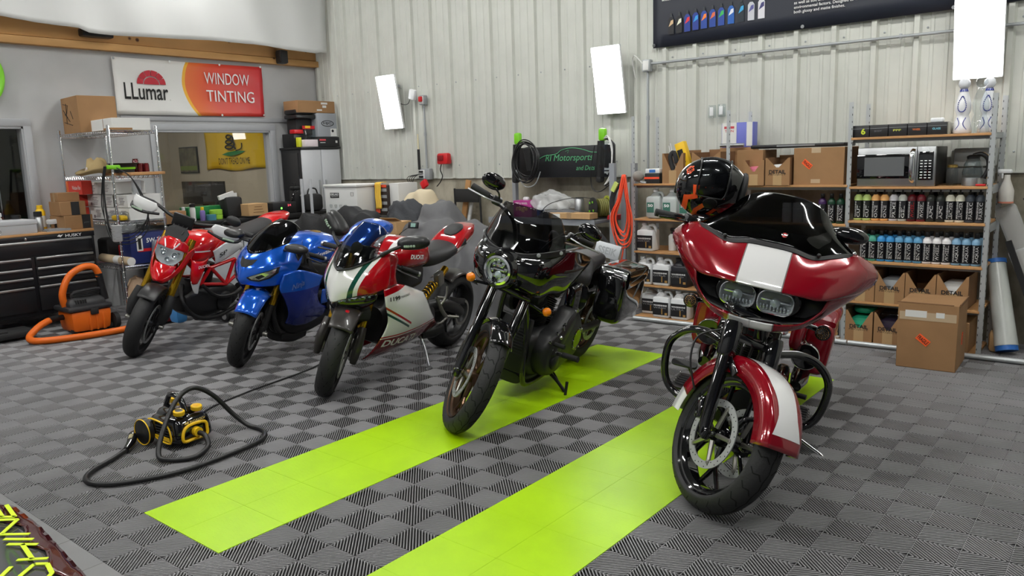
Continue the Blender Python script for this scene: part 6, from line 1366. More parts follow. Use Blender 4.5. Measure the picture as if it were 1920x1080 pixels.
    T3([(1.10, -.25, 1.10), (1.08, -.28, 1.11), (1.05, -.31, 1.12)], .007, M_gblack, t, 'mirror_stem')
    mirror_pod(t, (1.03, -.34, 1.12), 0, M_gblack, (.07, .15, .075), -8)
    # tank, seat, rear
    obj('fuel_tank', body([(1.06, .86, .66, .07), (.98, .97, .68, .12), (.82, .99, .70, .15), (.62, .93, .70, .14), (.50, .84, .70, .09), (.48, .80, .72, .05)]), M_r, t, smooth_deg=180)
    obj('seat', body([(.56, .82, .74, .10, .7), (.42, .78, .66, .17, .7), (.22, .78, .66, .18, .7), (.12, .86, .70, .16, .7), (-.08, .88, .74, .15, .7), (-.22, .84, .76, .12, .7)]), M_seat, t, smooth_deg=180)
    for s in (1, -1):
        bg = obj('saddlebag', body([(.30, .56, .36, .05, .5, .31 * s), (.27, .62, .31, .075, .5, .31 * s), (.0, .64, .28, .085, .5, .315 * s), (-.22, .62, .30, .08, .5, .315 * s), (-.30, .56, .36, .05, .5, .31 * s)]), M_r, t, smooth_deg=60)
        obj('bag_lid', body([(.29, .635, .60, .065, .5, .31 * s), (0, .668, .61, .088, .5, .315 * s), (-.27, .64, .60, .07, .5, .315 * s)]), M_r, bg, smooth_deg=60)
        obj('muffler', MB().tube([(.52, .25 * s, .29), (.40, .26 * s, .30), (.0, .27 * s, .315), (-.42, .28 * s, .33)], [.03, .048, .05, .05], 20), M_gblack, t)
        obj('side_cover', body([(.55, .66, .50, .03, .6, .19 * s), (.42, .68, .44, .035, .6, .20 * s), (.32, .64, .46, .03, .6, .2 * s)]), M_r, t, smooth_deg=180)
    obj('rear_fender', body([(.20, .76, .5, .10), (.0, .80, .45, .11), (-.2, .76, .42, .10), (-.34, .62, .38, .08)]), M_r, t, smooth_deg=180)
    wheel(t, (0, 0, .32), .32, .17, .20, I4, M_gblack, 5, True, .14, (1,), None, nm='rear_wheel', disc_y=.1)
    # engine
    obj('crankcase', body([(1.10, .42, .18, .09, .5), (.98, .46, .14, .13, .5), (.74, .46, .13, .14, .5), (.54, .44, .15, .13, .5), (.44, .40, .2, .1, .5)]), M_cast, t, smooth_deg=40)
    vtwin(t, (.86, 0, .40), M_cast); obj('primary_cover', body([(.98, .40, .18, .03, .6, .17), (.9, .44, .15, .04, .6, .17), (.6, .42, .17, .04, .6, .17), (.5, .36, .22, .03, .6, .17)]), M_gblack, t, smooth_deg=60)
    obj('air_cleaner', MB().lathe([(.085, 0), (.09, .02), (.08, .045), (.03, .055), (0, .056)], 28, T(.86, -.13, .56) @ RX(90)), M_gblack, t)
    obj('radiator', MB().box((0, 0, 0), (.04, .24, .22), T(1.17, 0, .42) @ RY(-8), b=.006), M_black, t)
    for s in (1, -1):
        pd = obj('side_pod', MB().lathe([(.05, -.16), (.07, -.1), (.072, 0), (.066, .01), (0, .004)], 28, T(.46, .26 * s, .45) @ RY(90)), M_gblack, t); obj('pod_ring', MB().lathe([(.066, .006), (.074, .006), (.07, .014), (.066, .006)], 32, T(.46, .26 * s, .45) @ RY(90), caps=False), M_chrome, pd)
        ds = obj('down_tube', MB().tube([(1.25, .02 * s, .78), (1.18, .08 * s, .55), (1.10, .10 * s, .18), (.9, .11 * s, .12), (.5, .11 * s, .14)], .017, 10, sm=4), M_gblack, t)
        obj('crash_bar', MB().tube([(1.18, .07 * s, .59), (1.08, .14 * s, .588), (.99, .23 * s, .585), (.955, .32 * s, .555), (.95, .385 * s, .48), (.95, .392 * s, .37), (.95, .365 * s, .27), (.97, .30 * s, .222), (1.04, .17 * s, .205), (1.09, .09 * s, .20)], .0195, 14, sm=6), M_gblack, t)
        bd = obj('floorboard', MB().prism(rrect(.26, .10, .04), .014, T(.76, .30 * s, .215)), M_black, t, bev=.003)
        m = MB()
        for q in range(5): m.tube([(.68 + .04 * q, .27 * s, .231), (.68 + .04 * q, .335 * s, .231)], .006, 6)
        obj('rubber_studs', m, M_mblack, bd)
        m = MB()
        for q in range(10): m.add(sphere((.66 + .02 * q, (.262 if q % 2 else .342) * s, .234), .0035, 5).v, sphere((0, 0, 0), .0035, 5).f)
        obj('stud_heads', m, M_chrome, bd)
        sg = obj('turn_signal', MB().lathe([(.012, -.05), (.028, -.03), (.034, .0), (.034, .012), (.031, .014)], 24, T(1.19, .298 * s, .765) @ RY(90)), M_gblack, t)
        obj('signal_lens', MB().lathe([(.029, .013), (.02, .018), (0, .02)], 24, T(1.19, .298 * s, .765) @ RY(90)), mat('smoked_amber', srgb(44, 30, 14), .2, coat=1), sg)
        m = MB()
        for rr_, nn in ((.008, 6), (.016, 12), (.024, 18)):
            for q in range(nn): a = 2 * PI * q / nn; m.lathe([(.0024, .0165 if rr_ > .01 else .019), (0, .0205)], 6, T(1.19, .298 * s, .765) @ RY(90) @ T(rr_ * math.cos(a), rr_ * math.sin(a), 0))
        obj('led_dots', m, mat('led_amber', srgb(210, 160, 90), .3), sg)
        obj('signal_arm', MB().tube([(1.17, .27 * s, .77), (1.22, .18 * s, .79), (1.25, .12 * s, .80)], [.012, .012, .014], 10), M_gblack, sg)
    obj('brake_pedal', MB().prism(rrect(.05, .13, .02), .012, T(.97, -.29, .38) @ RZ(6) @ RY(20)), M_black, t, bev=.003); T3([(.97, -.27, .38), (.93, -.24, .32), (.85, -.22, .24)], .008, M_gblack, t, 'pedal_arm')
    T3([(.82, .2, .34), (.84, .31, .345)], .013, M_mblack, t, 'shift_peg', sm=0)
    T3([(.72, .12, .16), (.80, .28, .13), (.88, .42, .10), (.905, .455, .094)], .009, M_chrome, t, 'kickstand')
    obj('kickstand_foot', MB().prism(rrect(.07, .035, .01), .006, T(.90, .452, .090) @ RX(12)), M_chrome, t)
    # fork crown, horn and cables behind the forks
    obj('fork_crown', MB().box((1.36, 0, .80), (.09, .30, .04), MS, b=.015).box((1.40, 0, .70), (.08, .28, .035), MS, b=.015), M_gblack, t)
    for q in range(4): T3([(1.30 + .01 * q, -.06 + .04 * q, .80), (1.33, -.05 + .04 * q, .66), (1.28, -.05 + .03 * q, .52), (1.2, .0, .48)], .007, M_black, t, 'cable')
    T3([(1.36, .02, .70), (1.38, .02, .66)], .006, M_chrome, t, 'horn_stem', MS)
    obj('chin_latch', MB().lathe([(.016, 0), (.02, .01), (.012, .025), (0, .028)], 18, T(1.33, .14, .765) @ RY(90)), M_chrome, fa)
    return t
rg = make_rg()
RGM = rg.matrix_world.copy()
# helmet lying on the windshield and bar
def helmet():
    c = RGM @ V((.96, -.365, 1.272))
    u = (r2 * -.93 + u2 * .20 + fw * .12).normalized(); f = (-fw * .70 + r2 * .30 + u2 * .52); f = (f - u * f.dot(u)).normalized(); l = u.cross(f)
    M_ = Matrix((f, l, u)).transposed().to_4x4(); M_.translation = c
    t = thing('full_face_helmet', 'gloss black full-face helmet with orange marks lying on the red motorcycle', 'helmet', M=M_)
    def shell(ax0, ax1, z0, z1, sc=1., nn=40, mm=26):
        g = []
        for i in range(mm + 1):
            el = R(z0 + (z1 - z0) * i / mm); row = []
            for j in range(nn + 1):
                az = R(ax0 + (ax1 - ax0) * j / nn); ce, se = math.cos(el), math.sin(el)
                rx = .158 + (.026 * max(0, math.cos(az)) ** 2 * max(0, -se + .25)); rz = .158 if se > 0 else .19
                tape = 1 - .16 * max(0, -se) ** 1.5
                row.append((sc * rx * ce * math.cos(az) * tape * (1.0 if math.cos(az) > 0 else 1.02), sc * .128 * ce * math.sin(az) * tape, sc * rz * se))
            g.append(row)
        return MB().grid(g)
    sh = obj('shell', shell(-180, 180, -60, 90), M_gblack, t, smooth_deg=180, solid=.006)
    obj('visor', shell(-72, 72, -22, 24, 1.022, 40, 14), M_smoke, t, smooth_deg=180, solid=.003)
    obj('visor_opening', shell(-66, 66, -18, 20, 1.006, 30, 12), mat('visor_dark', (.01, .01, .012), .25), sh, smooth_deg=180)
    e = []; 
    for a in range(0, 360, 8):
        az = 72 * max(-1, min(1, 1.25 * math.cos(R(a)))); el = 1 + 23 * max(-1, min(1, 1.35 * math.sin(R(a)))); ce, se = math.cos(R(el)), math.sin(R(el)); rz = .158 if se > 0 else .19
        e.append((1.03 * (.158 + .026 * max(0, math.cos(R(az))) ** 2 * max(0, -se + .25)) * ce * math.cos(R(az)), 1.03 * .128 * ce * math.sin(R(az)), 1.03 * rz * se))
    obj('visor_gasket', MB().tube(e, .0035, 6, closed=True), M_black, sh)
    for s in (1, -1):
        pv = obj('visor_pivot', MB().lathe([(.034, 0), (.032, .008), (.02, .012), (0, .013)], 26, T(.02, .124 * s, -.01) @ RX(-90 * s)), M_black, sh); 
    obj('neck_roll', MB().tube([(.098 * math.cos(a) + .002, .078 * math.sin(a), -.152) for a in [2 * PI * i / 30 for i in range(30)]], .014, 8, closed=True), M_mblack, sh, smooth_deg=180)
    # shield emblem on the brow
    om = mat('helmet_orange', srgb(236, 84, 36), .35); Mq = wallM((.125, -.02, .125), (0, 1, 0), (-.75, 0, .66))
    m = MB()
    for o_ in ([(-.022, 0), (-.014, .010), (-.014, .018), (.014, .018), (.014, .010), (.022, 0), (.014, -.010), (.014, -.018), (-.014, -.018), (-.014, -.010)],):
        m.tube([(x, y, 0) for x, y in o_], .0028, 6, closed=True, m=Mq)
    m.cyl((-.006, -.018, 0), (-.006, .018, 0), .002, n=6, m=Mq).cyl((.006, -.018, 0), (.006, .018, 0), .002, n=6, m=Mq).cyl((-.02, 0, 0), (-.006, 0, 0), .002, n=6, m=Mq).cyl((.006, 0, 0), (.02, 0, 0), .002, n=6, m=Mq)
    project(m, sh, (-.75, 0, -.66), .001); obj('emblem', m, om, sh, smooth_deg=0, fix=False)
    # orange bolt graphics low on the right side
    for pts in ([(.13, -.06), (.10, .03), (.06, .02), (.03, .06), (-.06, .055), (-.10, .075), (-.11, .045), (-.06, .03), (.02, .035), (.05, -.005), (.09, .005), (.115, -.06)], [(.03, -.03), (-.02, .0), (-.09, .005), (-.10, -.02), (-.03, -.02), (.02, -.05)], [(.01, -.09), (-.05, -.05), (-.11, -.06), (-.10, -.08), (-.05, -.075), (.0, -.105)]):
        m = MB(); P_ = [V((x - .02, -.2, z + .055)) for x, z in pts]; ring = P_
        m.add([tuple(p) for p in ring], [tuple(range(len(ring)))]); project(m, sh, (0, 1, 0), .0012, cut=2); obj('orange_graphic', m, om, sh, smooth_deg=0, fix=False)
    m = MB()
    
    m.box((0, 0, 0), (.06, .05, .016), T(-.02, 0, .151), b=.006); obj('vents', m, M_mblack, sh)
    return t
helmet()
# ================================================================ black cruiser with frame-mounted fairing
M_smoke2 = glass_mat('cruiser_shield_smoke', (.33, .33, .34))
def make_lr():
    B = M_gblack
    t = bike('cruiser_motorcycle', 'gloss black cruiser motorcycle with a round headlight, half fairing and black saddlebags', .364, 1.618, -79, 13.5, 1.615, -.004)
    MS = steer(28, 1.615, .335, .10, 40); F = (1.615, 0, .335)
    M_bz = mat('bronze_rim', srgb(96, 74, 58), .3, .75)
    wheel(t, F, .335, .11, .248, MS, M_bz, 5, True, .15, (1, -1), 'cruiser', disc_y=.062)
    for s in (1, -1):
        y = .102 * s
        o = obj('fork_leg', MB().tube([(1.625, y, .31), (1.60, y, .37), (1.50, y, .56)], [.020, .030, .031], 16, m=MS), B, t)
        obj('fork_tube', MB().tube([(1.50, y, .56), (1.30, y, .93)], [.027, .027], 16, m=MS), B, o)
        rb = MB()
        for q in range(6): a = 2 * PI * q / 6; rb.tube([(1.475 + .028 * math.cos(a), y + .029 * math.sin(a), .62), (1.35 + .028 * math.cos(a), y + .029 * math.sin(a), .85)], .004, 6, m=MS)
        obj('fork_ribs', rb, B, o)
        obj('axle_clamp', MB().box((1.618, y, .325), (.055, .038, .06), MS, b=.012), B, o)
        obj('brake_caliper', MB().box((0, 0, 0), (.05, .055, .13), MS @ T(1.50, y * .92, .40) @ RY(-28), b=.016), M_black, o)
        sg = obj('turn_signal', MB().lathe([(.01, -.04), (.024, -.028), (.026, 0)], 20, MS @ T(1.40, .245 * s, .785) @ RY(90)), B, t)
        lens = MB().lathe([(.026, 0), (.025, .016), (.016, .026), (0, .029)], 20, MS @ T(1.40, .245 * s, .785) @ RY(90)); obj('signal_lens', lens, M_amber, sg)
        obj('signal_arm', MB().tube([(1.39, .24 * s, .765), (1.37, .12 * s, .78)], .009, 8, m=MS), B, sg)
    obj('axle', MB().cyl((1.615, -.125, .335), (1.615, .125, .335), .011, n=14, m=MS), M_chrome, t)
    n = 30; g = []
    for i in range(n + 1):
        a = R(62 + 98 * i / n); g.append([(F[0] + (.352 - .03 * (abs(q) / 6) ** 2.2) * math.cos(a), .066 * q / 6, F[2] + (.352 - .03 * (abs(q) / 6) ** 2.2) * math.sin(a)) for q in range(-6, 7)])
    obj('front_fender', MB().grid(g).xf(MS), B, t, smooth_deg=180, solid=.004, off=0)
    obj('fork_crown', MB().box((1.375, 0, .80), (.07, .26, .04), MS, b=.014).box((1.305, 0, .93), (.07, .26, .035), MS, b=.012), B, t)
    # fairing
    top = [(1.31, 0, 1.0), (1.295, .10, 1.005), (1.23, .20, 1.03), (1.08, .27, 1.045), (.88, .285, 1.0), (.76, .28, .958)]
    mid = [(1.39, 0, .985), (1.375, .12, .985), (1.29, .228, .98), (1.10, .268, .97), (.93, .29, .945), (.77, .282, .94)]
    lam = [(1.415, 0, .91), (1.40, .125, .91), (1.32, .225, .90), (1.13, .262, .88), (.96, .28, .875), (.80, .27, .90)]
    low = [(1.395, 0, .825), (1.375, .12, .825), (1.29, .21, .81), (1.12, .225, .80), (.98, .245, .79), (.86, .245, .83)]
    bot = [(1.34, 0, .77), (1.31, .10, .765), (1.22, .18, .755), (1.08, .18, .755), (.98, .20, .752), (.90, .21, .775)]
    fa = panel('fairing', [top, mid, lam, low, bot], B, t, 5, full=True, th=.006)
    Mh = Matrix(((0, 0, 1, 1.432), (1, 0, 0, 0), (0, 1, 0, .905), (0, 0, 0, 1)))
    obj('headlight_shroud', MB().lathe([(.120, -.085), (.114, -.03), (.10, .004), (.085, .0), (.080, -.02)], 36, Mh, caps=False), B, fa, smooth_deg=60)
    h_ = obj('headlight', MB().lathe([(.078, .0), (.072, -.014), (.045, -.024), (0, -.026)], 36, Mh, caps=False), MATS['lamp_bowl'], t, solid=.002)
    obj('headlight_ring', MB().lathe([(.068, .0), (.083, .0), (.084, .010), (.072, .014), (.068, .004)], 36, Mh, caps=False), M_chrome, h_)
    m = MB()
    for q in range(8): a = 2 * PI * q / 8 + .2; m.box((.043 * math.cos(a), .043 * math.sin(a), -.012), (.022, .022, .014), Mh, b=.006)
    m.box((0, .0, -.018), (.075, .012, .018), Mh, b=.004).box((0, .024, -.02), (.05, .02, .016), Mh, b=.004); obj('reflector_facets', m, M_chrome, h_)
    obj('lower_projector', MB().lathe([(.022, -.03), (.023, -.01), (.012, 0), (0, .002)], 20, Mh @ T(0, -.03, 0)), MATS['lens_ball'], h_)
    obj('lens', MB().lathe([(.069, .004), (.05, .014), (.02, .019), (0, .02)], 36, Mh), M_lens, h_)
    # intake above the lamp with its two bolts
    Mi = wallM((1.388, -.01, .996), (0, 1, 0), (-.45, 0, 1)); it = obj('intake_vent', MB().prism(rrect(.20, .034, .016), .012, Mi), M_mblack, fa, bev=.003)
    for q in (-.125, .125): obj('vent_bolt', MB().lathe([(.012, 0), (.012, .006), (.005, .010), (0, .010)], 14, Mi @ T(q, -.004 - .03 * 0, -.012)), M_chrome, fa)
    ws = [[(1.35, 0, 1.0), (1.335, .10, 1.005), (1.27, .20, 1.03), (1.15, .262, 1.052)],
          [(1.31, 0, 1.09), (1.30, .095, 1.095), (1.24, .185, 1.11), (1.14, .24, 1.12)],
          [(1.27, 0, 1.18), (1.26, .09, 1.18), (1.22, .165, 1.185), (1.13, .215, 1.175)],
          [(1.25, 0, 1.262), (1.24, .085, 1.26), (1.205, .145, 1.252), (1.13, .19, 1.22)]]
    sc = panel('windshield', ws, M_smoke2, t, 5, full=True, th=.004)
    panel('shield_base', [[(x + .008, y, z + .012) for x, y, z in ws[0]], [(x + .012, y * 1.02, z - .025) for x, y, z in ws[0]]], M_black, sc, 5, full=True, th=.008)
    for s in (1, -1):
        for a in ((1.30, .175, 1.022), (1.18, .255, 1.042)): obj('shield_bolt', MB().lathe([(.012, 0), (.010, .006), (0, .007)], 12, T(a[0] + .012, a[1] * s, a[2]) @ RZ(40 * s) @ RY(80)), M_galv, sc)
        panel('side_trim', [[(1.13, .262, .93), (1.0, .285, .925), (.86, .288, .93)], [(1.12, .266, .915), (1.0, .287, .912), (.90, .286, .915)]], M_black, fa, 4, mirror=s < 0, th=.010)
    obj('inner_fairing', MB().box((1.12, 0, .98), (.04, .36, .18), b=.02), M_mblack, fa)
    # bars
    hb = T3([(1.0, -.40, 1.165), (1.06, -.28, 1.165), (1.16, -.14, 1.13), (1.20, -.06, 1.02), (1.21, 0, .99), (1.20, .06, 1.02), (1.16, .14, 1.13), (1.06, .28, 1.165), (1.0, .40, 1.165)], .0135, B, t, 'handlebar', MS)
    for s in (1, -1):
        obj('grip', MB().tube([(1.05, .30 * s, 1.165), (1.0, .41 * s, 1.165)], .019, 16, m=MS), M_mblack, hb)
        obj('lever', MB().tube([(1.10, .24 * s, 1.165), (1.13, .32 * s, 1.165), (1.09, .44 * s, 1.16)], [.006, .005, .006], 8, m=MS, sm=4, flat=(1.5, (1, 0, 0))), M_alu, hb)
        obj('switch_block', MB().box((1.075, .255 * s, 1.165), (.05, .06, .05), MS, b=.012), M_black, hb)
        T3([(1.09, .25 * s, 1.18), (1.10, .27 * s, 1.215), (1.09, .31 * s, 1.235)], .006, B, t, 'mirror_stem', MS)
    mirror_pod(t, (1.08, -.325, 1.26), 0, B, (.05, .155, .095), 12, MS, -8); mirror_pod(t, (1.08, .335, 1.245), 0, B, (.05, .155, .095), -12, MS, -8)
    obj('controls', MB().box((1.17, .12, 1.15), (.05, .05, .05), MS, b=.012).box((1.17, .18, 1.14), (.03, .04, .07), MS, b=.012), M_black, t)
    for q in range(3): T3([(1.10, .22, 1.15), (1.2 + .02 * q, .16, 1.05), (1.16, .10, .9), (1.1, .06, .75)], .006, M_black, t, 'cable')
    # tank seat
    obj('fuel_tank', body([(1.08, .88, .72, .06), (1.0, .96, .70, .11), (.84, .985, .72, .14), (.66, .93, .72, .125), (.54, .85, .72, .09)]), B, t, smooth_deg=180)
    obj('seat', body([(.68, .90, .76, .05, .8), (.58, .86, .70, .11, .8), (.46, .80, .64, .15, .75), (.36, .80, .63, .16, .75), (.29, .86, .68, .14, .7), (.18, .845, .72, .12, .7), (-.02, .84, .75, .10, .7)]), M_seat, t, smooth_deg=180)
    obj('rear_fender', body([(.25, .78, .55, .09), (.0, .80, .5, .10), (-.22, .74, .48, .10), (-.36, .62, .44, .085)]), B, t, smooth_deg=180)
    for s in (1, -1):
        bg = obj('saddlebag', body([(.245, .76, .44, .09, .35, .265 * s), (.20, .785, .42, .107, .4, .265 * s), (.02, .785, .42, .112, .4, .265 * s), (-.18, .77, .44, .108, .4, .262 * s), (-.26, .70, .48, .08, .5, .26 * s)]), B, t, smooth_deg=55)
        obj('bag_lid', body([(.20, .80, .68, .114, .35, .265 * s), (.17, .815, .675, .118, .35, .265 * s), (-.2, .80, .69, .112, .35, .262 * s), (-.25, .76, .70, .08, .5, .26 * s)]), B, bg, smooth_deg=55)
        obj('lid_band', MB().box((0, 0, 0), (.02, .20, .06), T(.215, .265 * s, .775) @ RY(-20), b=.008), M_chrome if s > 0 else B, bg)
    obj('number_plate', MB().box((0, 0, 0), (.004, .20, .11), T(-.30, .0, .805) @ RY(-12), b=.001), mat('plate_silver', srgb(190, 194, 198), .4, .3), t)
    pl = obj('plate_holder', MB().box((-.33, 0, .78), (.03, .12, .05), b=.01), M_black, t)
    m = MB(); fit_text(m, 'SSEIK', wallM((-.291, -.075, .775), (0, 1, 0), (-.21, 0, 1)), .15, .055, bold=.02); obj('plate_lettering', m, M_galv, pl, smooth_deg=0)
    # rear wheel, engine
    wheel(t, (0, 0, .325), .325, .18, .20, I4, M_bz, 5, True, .14, (1,), nm='rear_wheel', disc_y=.1)
    obj('swingarm', MB().tube([(.50, .12, .36), (.25, .14, .34), (0, .14, .325)], .028, 10).tube([(.50, -.12, .36), (.25, -.14, .34), (0, -.14, .325)], .028, 10), M_cast, t)
    obj('crankcase', body([(1.02, .42, .20, .10, .5), (.95, .46, .14, .13, .5), (.76, .47, .12, .14, .5), (.56, .46, .15, .13, .5), (.46, .40, .2, .1, .5)]), M_cast, t, smooth_deg=40)
    vtwin(t, (.80, 0, .42), M_cast, fins=12, r=.082, lean=(20, -24), hgt=.25)
    # primary cover as a side outline
    Mp = Matrix(((1, 0, 0, 0), (0, 0, 1, .12), (0, 1, 0, 0), (0, 0, 0, 1)))
    ol = [(1.0, .30), (.99, .38), (.93, .44), (.82, .47), (.74, .52), (.66, .57), (.58, .56), (.50, .50), (.43, .40), (.42, .31), (.47, .24), (.56, .21), (.7, .19), (.82, .165), (.92, .18), (.98, .23)]
    P3 = [V((x, 0, z)) for x, z in ol]; P3, _ = smooth(P3, [0] * len(P3), 4, True); oo = [(p.x, p.z) for p in P3]; cx_, cz_ = .72, .35
    def ringp(sc, y): return [(cx_ + (x - cx_) * sc, y, cz_ + (z - cz_) * sc) for x, z in oo]
    pc = obj('primary_cover', MB().loft([ringp(1.0, .10), ringp(1.0, .17), ringp(.95, .20), ringp(.86, .21)]), M_cast, t, smooth_deg=50)
    obj('raised_rib', MB().loft([[(x, .208, z) for x, z in ((.93, .33), (.86, .25), (.60, .50), (.64, .57), (.72, .53))], [(x, .222, z) for x, z in ((.90, .33), (.86, .28), (.64, .50), (.65, .55), (.71, .51))]]), M_cast, pc, bev=.004)
    obj('derby_cover', MB().lathe([(.085, 0), (.082, .014), (.07, .02), (.066, .016), (0, .018)], 32, T(.52, .195, .35) @ RX(-90)), B, pc)
    obj('end_cover', MB().lathe([(.05, 0), (.05, .02), (.04, .026), (0, .028)], 28, T(.86, .205, .27) @ RX(-90)), M_cast, pc)
    m = MB()
    for x, z in ((.96, .33), (.95, .42), (.86, .46), (.76, .50), (.62, .56), (.48, .48)): m.lathe([(.009, 0), (.009, .012), (0, .014)], 10, T(x, .195, z) @ RX(-90))
    for q in range(9): a = 2 * PI * q / 9; m.lathe([(.006, 0), (.006, .006), (0, .007)], 8, T(.52 + .074 * math.cos(a), .212, .35 + .074 * math.sin(a)) @ RX(-90))
    obj('cover_bolts', m, M_chrome, pc)
    T3([(.80, .205, .50), (.765, .21, .44)], .006, M_chrome, t, 'shift_rod', sm=0); obj('shift_knob', sphere((.82, .212, .425), .013, 8), M_chrome, t)
    ft = obj('footpeg', MB().tube([(.86, .265, .335), (.875, .375, .345)], .019, 14), M_mblack, t); obj('peg_mount', MB().tube([(.84, .18, .325), (.86, .265, .335)], [.012, .014], 10), M_chrome, ft)
    obj('shift_peg', MB().tube([(.90, .21, .40), (.91, .285, .405)], .014, 12), M_mblack, t)
    obj('air_cleaner', MB().lathe([(.08, 0), (.09, .02), (.08, .06), (0, .07)], 28, T(.84, -.12, .60) @ RX(90)), M_black, t)
    obj('exhaust', MB().tube([(.98, -.12, .42), (1.02, -.17, .30), (.9, -.20, .20), (.5, -.21, .20), (-.1, -.22, .24)], [.022, .024, .03, .045, .05], 16, sm=5), M_black, t, smooth_deg=60)
    obj('radiator', MB().box((0, 0, 0), (.05, .24, .34), T(1.10, 0, .40) @ RY(-6), b=.008), M_black, t)
    rl = MB()
    for q in range(14): rl.box((0, 0, 0), (.004, .20, .004), T(1.13, 0, .27 + .019 * q))
    obj('radiator_fins', rl, M_mblack, t)
    for s in (1, -1): T3([(1.20, .03 * s, .84), (1.13, .09 * s, .60), (1.08, .11 * s, .22), (1.0, .12 * s, .13), (.6, .12 * s, .14)], .018, B, t, 'down_tube')
    obj('belly_pan', body([(1.08, .20, .13, .10, .6), (.9, .18, .11, .12, .6), (.7, .17, .12, .11, .6)]), M_black, t, smooth_deg=60)
    obj('side_panel', body([(.60, .70, .52, .03, .6, .13), (.50, .72, .5, .035, .6, .14), (.38, .68, .52, .03, .6, .14)]), B, t, smooth_deg=180)
    ks = T3([(.72, .10, .15), (.74, .20, .115), (.81, .31, .082)], .011, M_black, t, 'kickstand'); obj('stand_foot', MB().prism(rrect(.09, .035, .012), .008, T(.82, .325, .072) @ RX(13.5)), M_black, ks); obj('stand_tab', MB().tube([(.86, .335, .08), (.85, .325, .17)], .010, 8), M_black, ks)
    T3([(.66, .11, .15), (.70, .18, .12), (.76, .24, .10)], .006, M_black, ks, 'stand_spring')
    # key ring and plate details
    return t
make_lr()
# ================================================================ white, red and green sport bike
def grips(t, MS, hx, hz, hw_, m_lever=None, drop=.02, bar=None, back=.05):
    for s in (1, -1):
        c = obj('clip_on', MB().tube([(hx + .02, .10 * s, hz + .005), (hx, (hw_ - .13) * s, hz), (hx - back, hw_ * s, hz - drop)], .011, 10, m=MS), M_black, t)
        obj('grip', MB().tube([(hx - .005, (hw_ - .12) * s, hz), (hx - back, hw_ * s, hz - drop)], .0175, 14, m=MS), M_mblack, c)
        obj('bar_end', MB().tube([(hx - back, hw_ * s, hz - drop), (hx - back - .006, (hw_ + .014) * s, hz - drop - .002)], .018, 14, m=MS), M_alu, c)
        obj('lever', MB().tube([(hx + .05, (hw_ - .15) * s, hz), (hx + .07, (hw_ - .08) * s, hz - .01), (hx + .03, (hw_ + .01) * s, hz - .03)], [.008, .006, .006], 8, m=MS, sm=4, flat=(1.5, (1, 0, 0))), m_lever or M_black, c)
        obj('switch_block', MB().box((hx + .01, (hw_ - .155) * s, hz), (.045, .05, .04), MS, b=.01), M_black, c)
def forks(t, MS, F, y, m_up, m_low, m_brk, rk, zs=(.30, .46, .85), r=(.024, .027)):
    tr = math.tan(R(rk)); X_ = lambda z: F[0] - .01 - (z - F[2]) * tr
    for s in (1, -1):
        yy = y * s; o = obj('fork_leg', MB().tube([(X_(zs[0]), yy, zs[0]), (X_(zs[1]), yy, zs[1])], r[0], 14, m=MS), m_low, t)
        obj('fork_tube', MB().tube([(X_(zs[1]), yy, zs[1]), (X_(zs[1] + .01), yy, zs[1] + .01), (X_(zs[2]), yy, zs[2])], [r[1] * .95, r[1] * 1.06, r[1]], 16, m=MS), m_up, o)
        obj('axle_foot', MB().box((F[0] - .01, yy, F[2] + .01), (.05, .032, .08), MS, b=.01), m_brk, o)
        obj('brake_caliper', MB().box((0, 0, 0), (.055, .05, .12), MS @ T(F[0] - .115, yy * .9, F[2] + .06) @ RY(-rk), b=.014), m_brk, o)
        obj('axle_nut', MB().cyl((F[0], yy + .012 * s, F[2]), (F[0], yy + .045 * s, F[2]), .018, n=14, m=MS), M_rsteel, o)
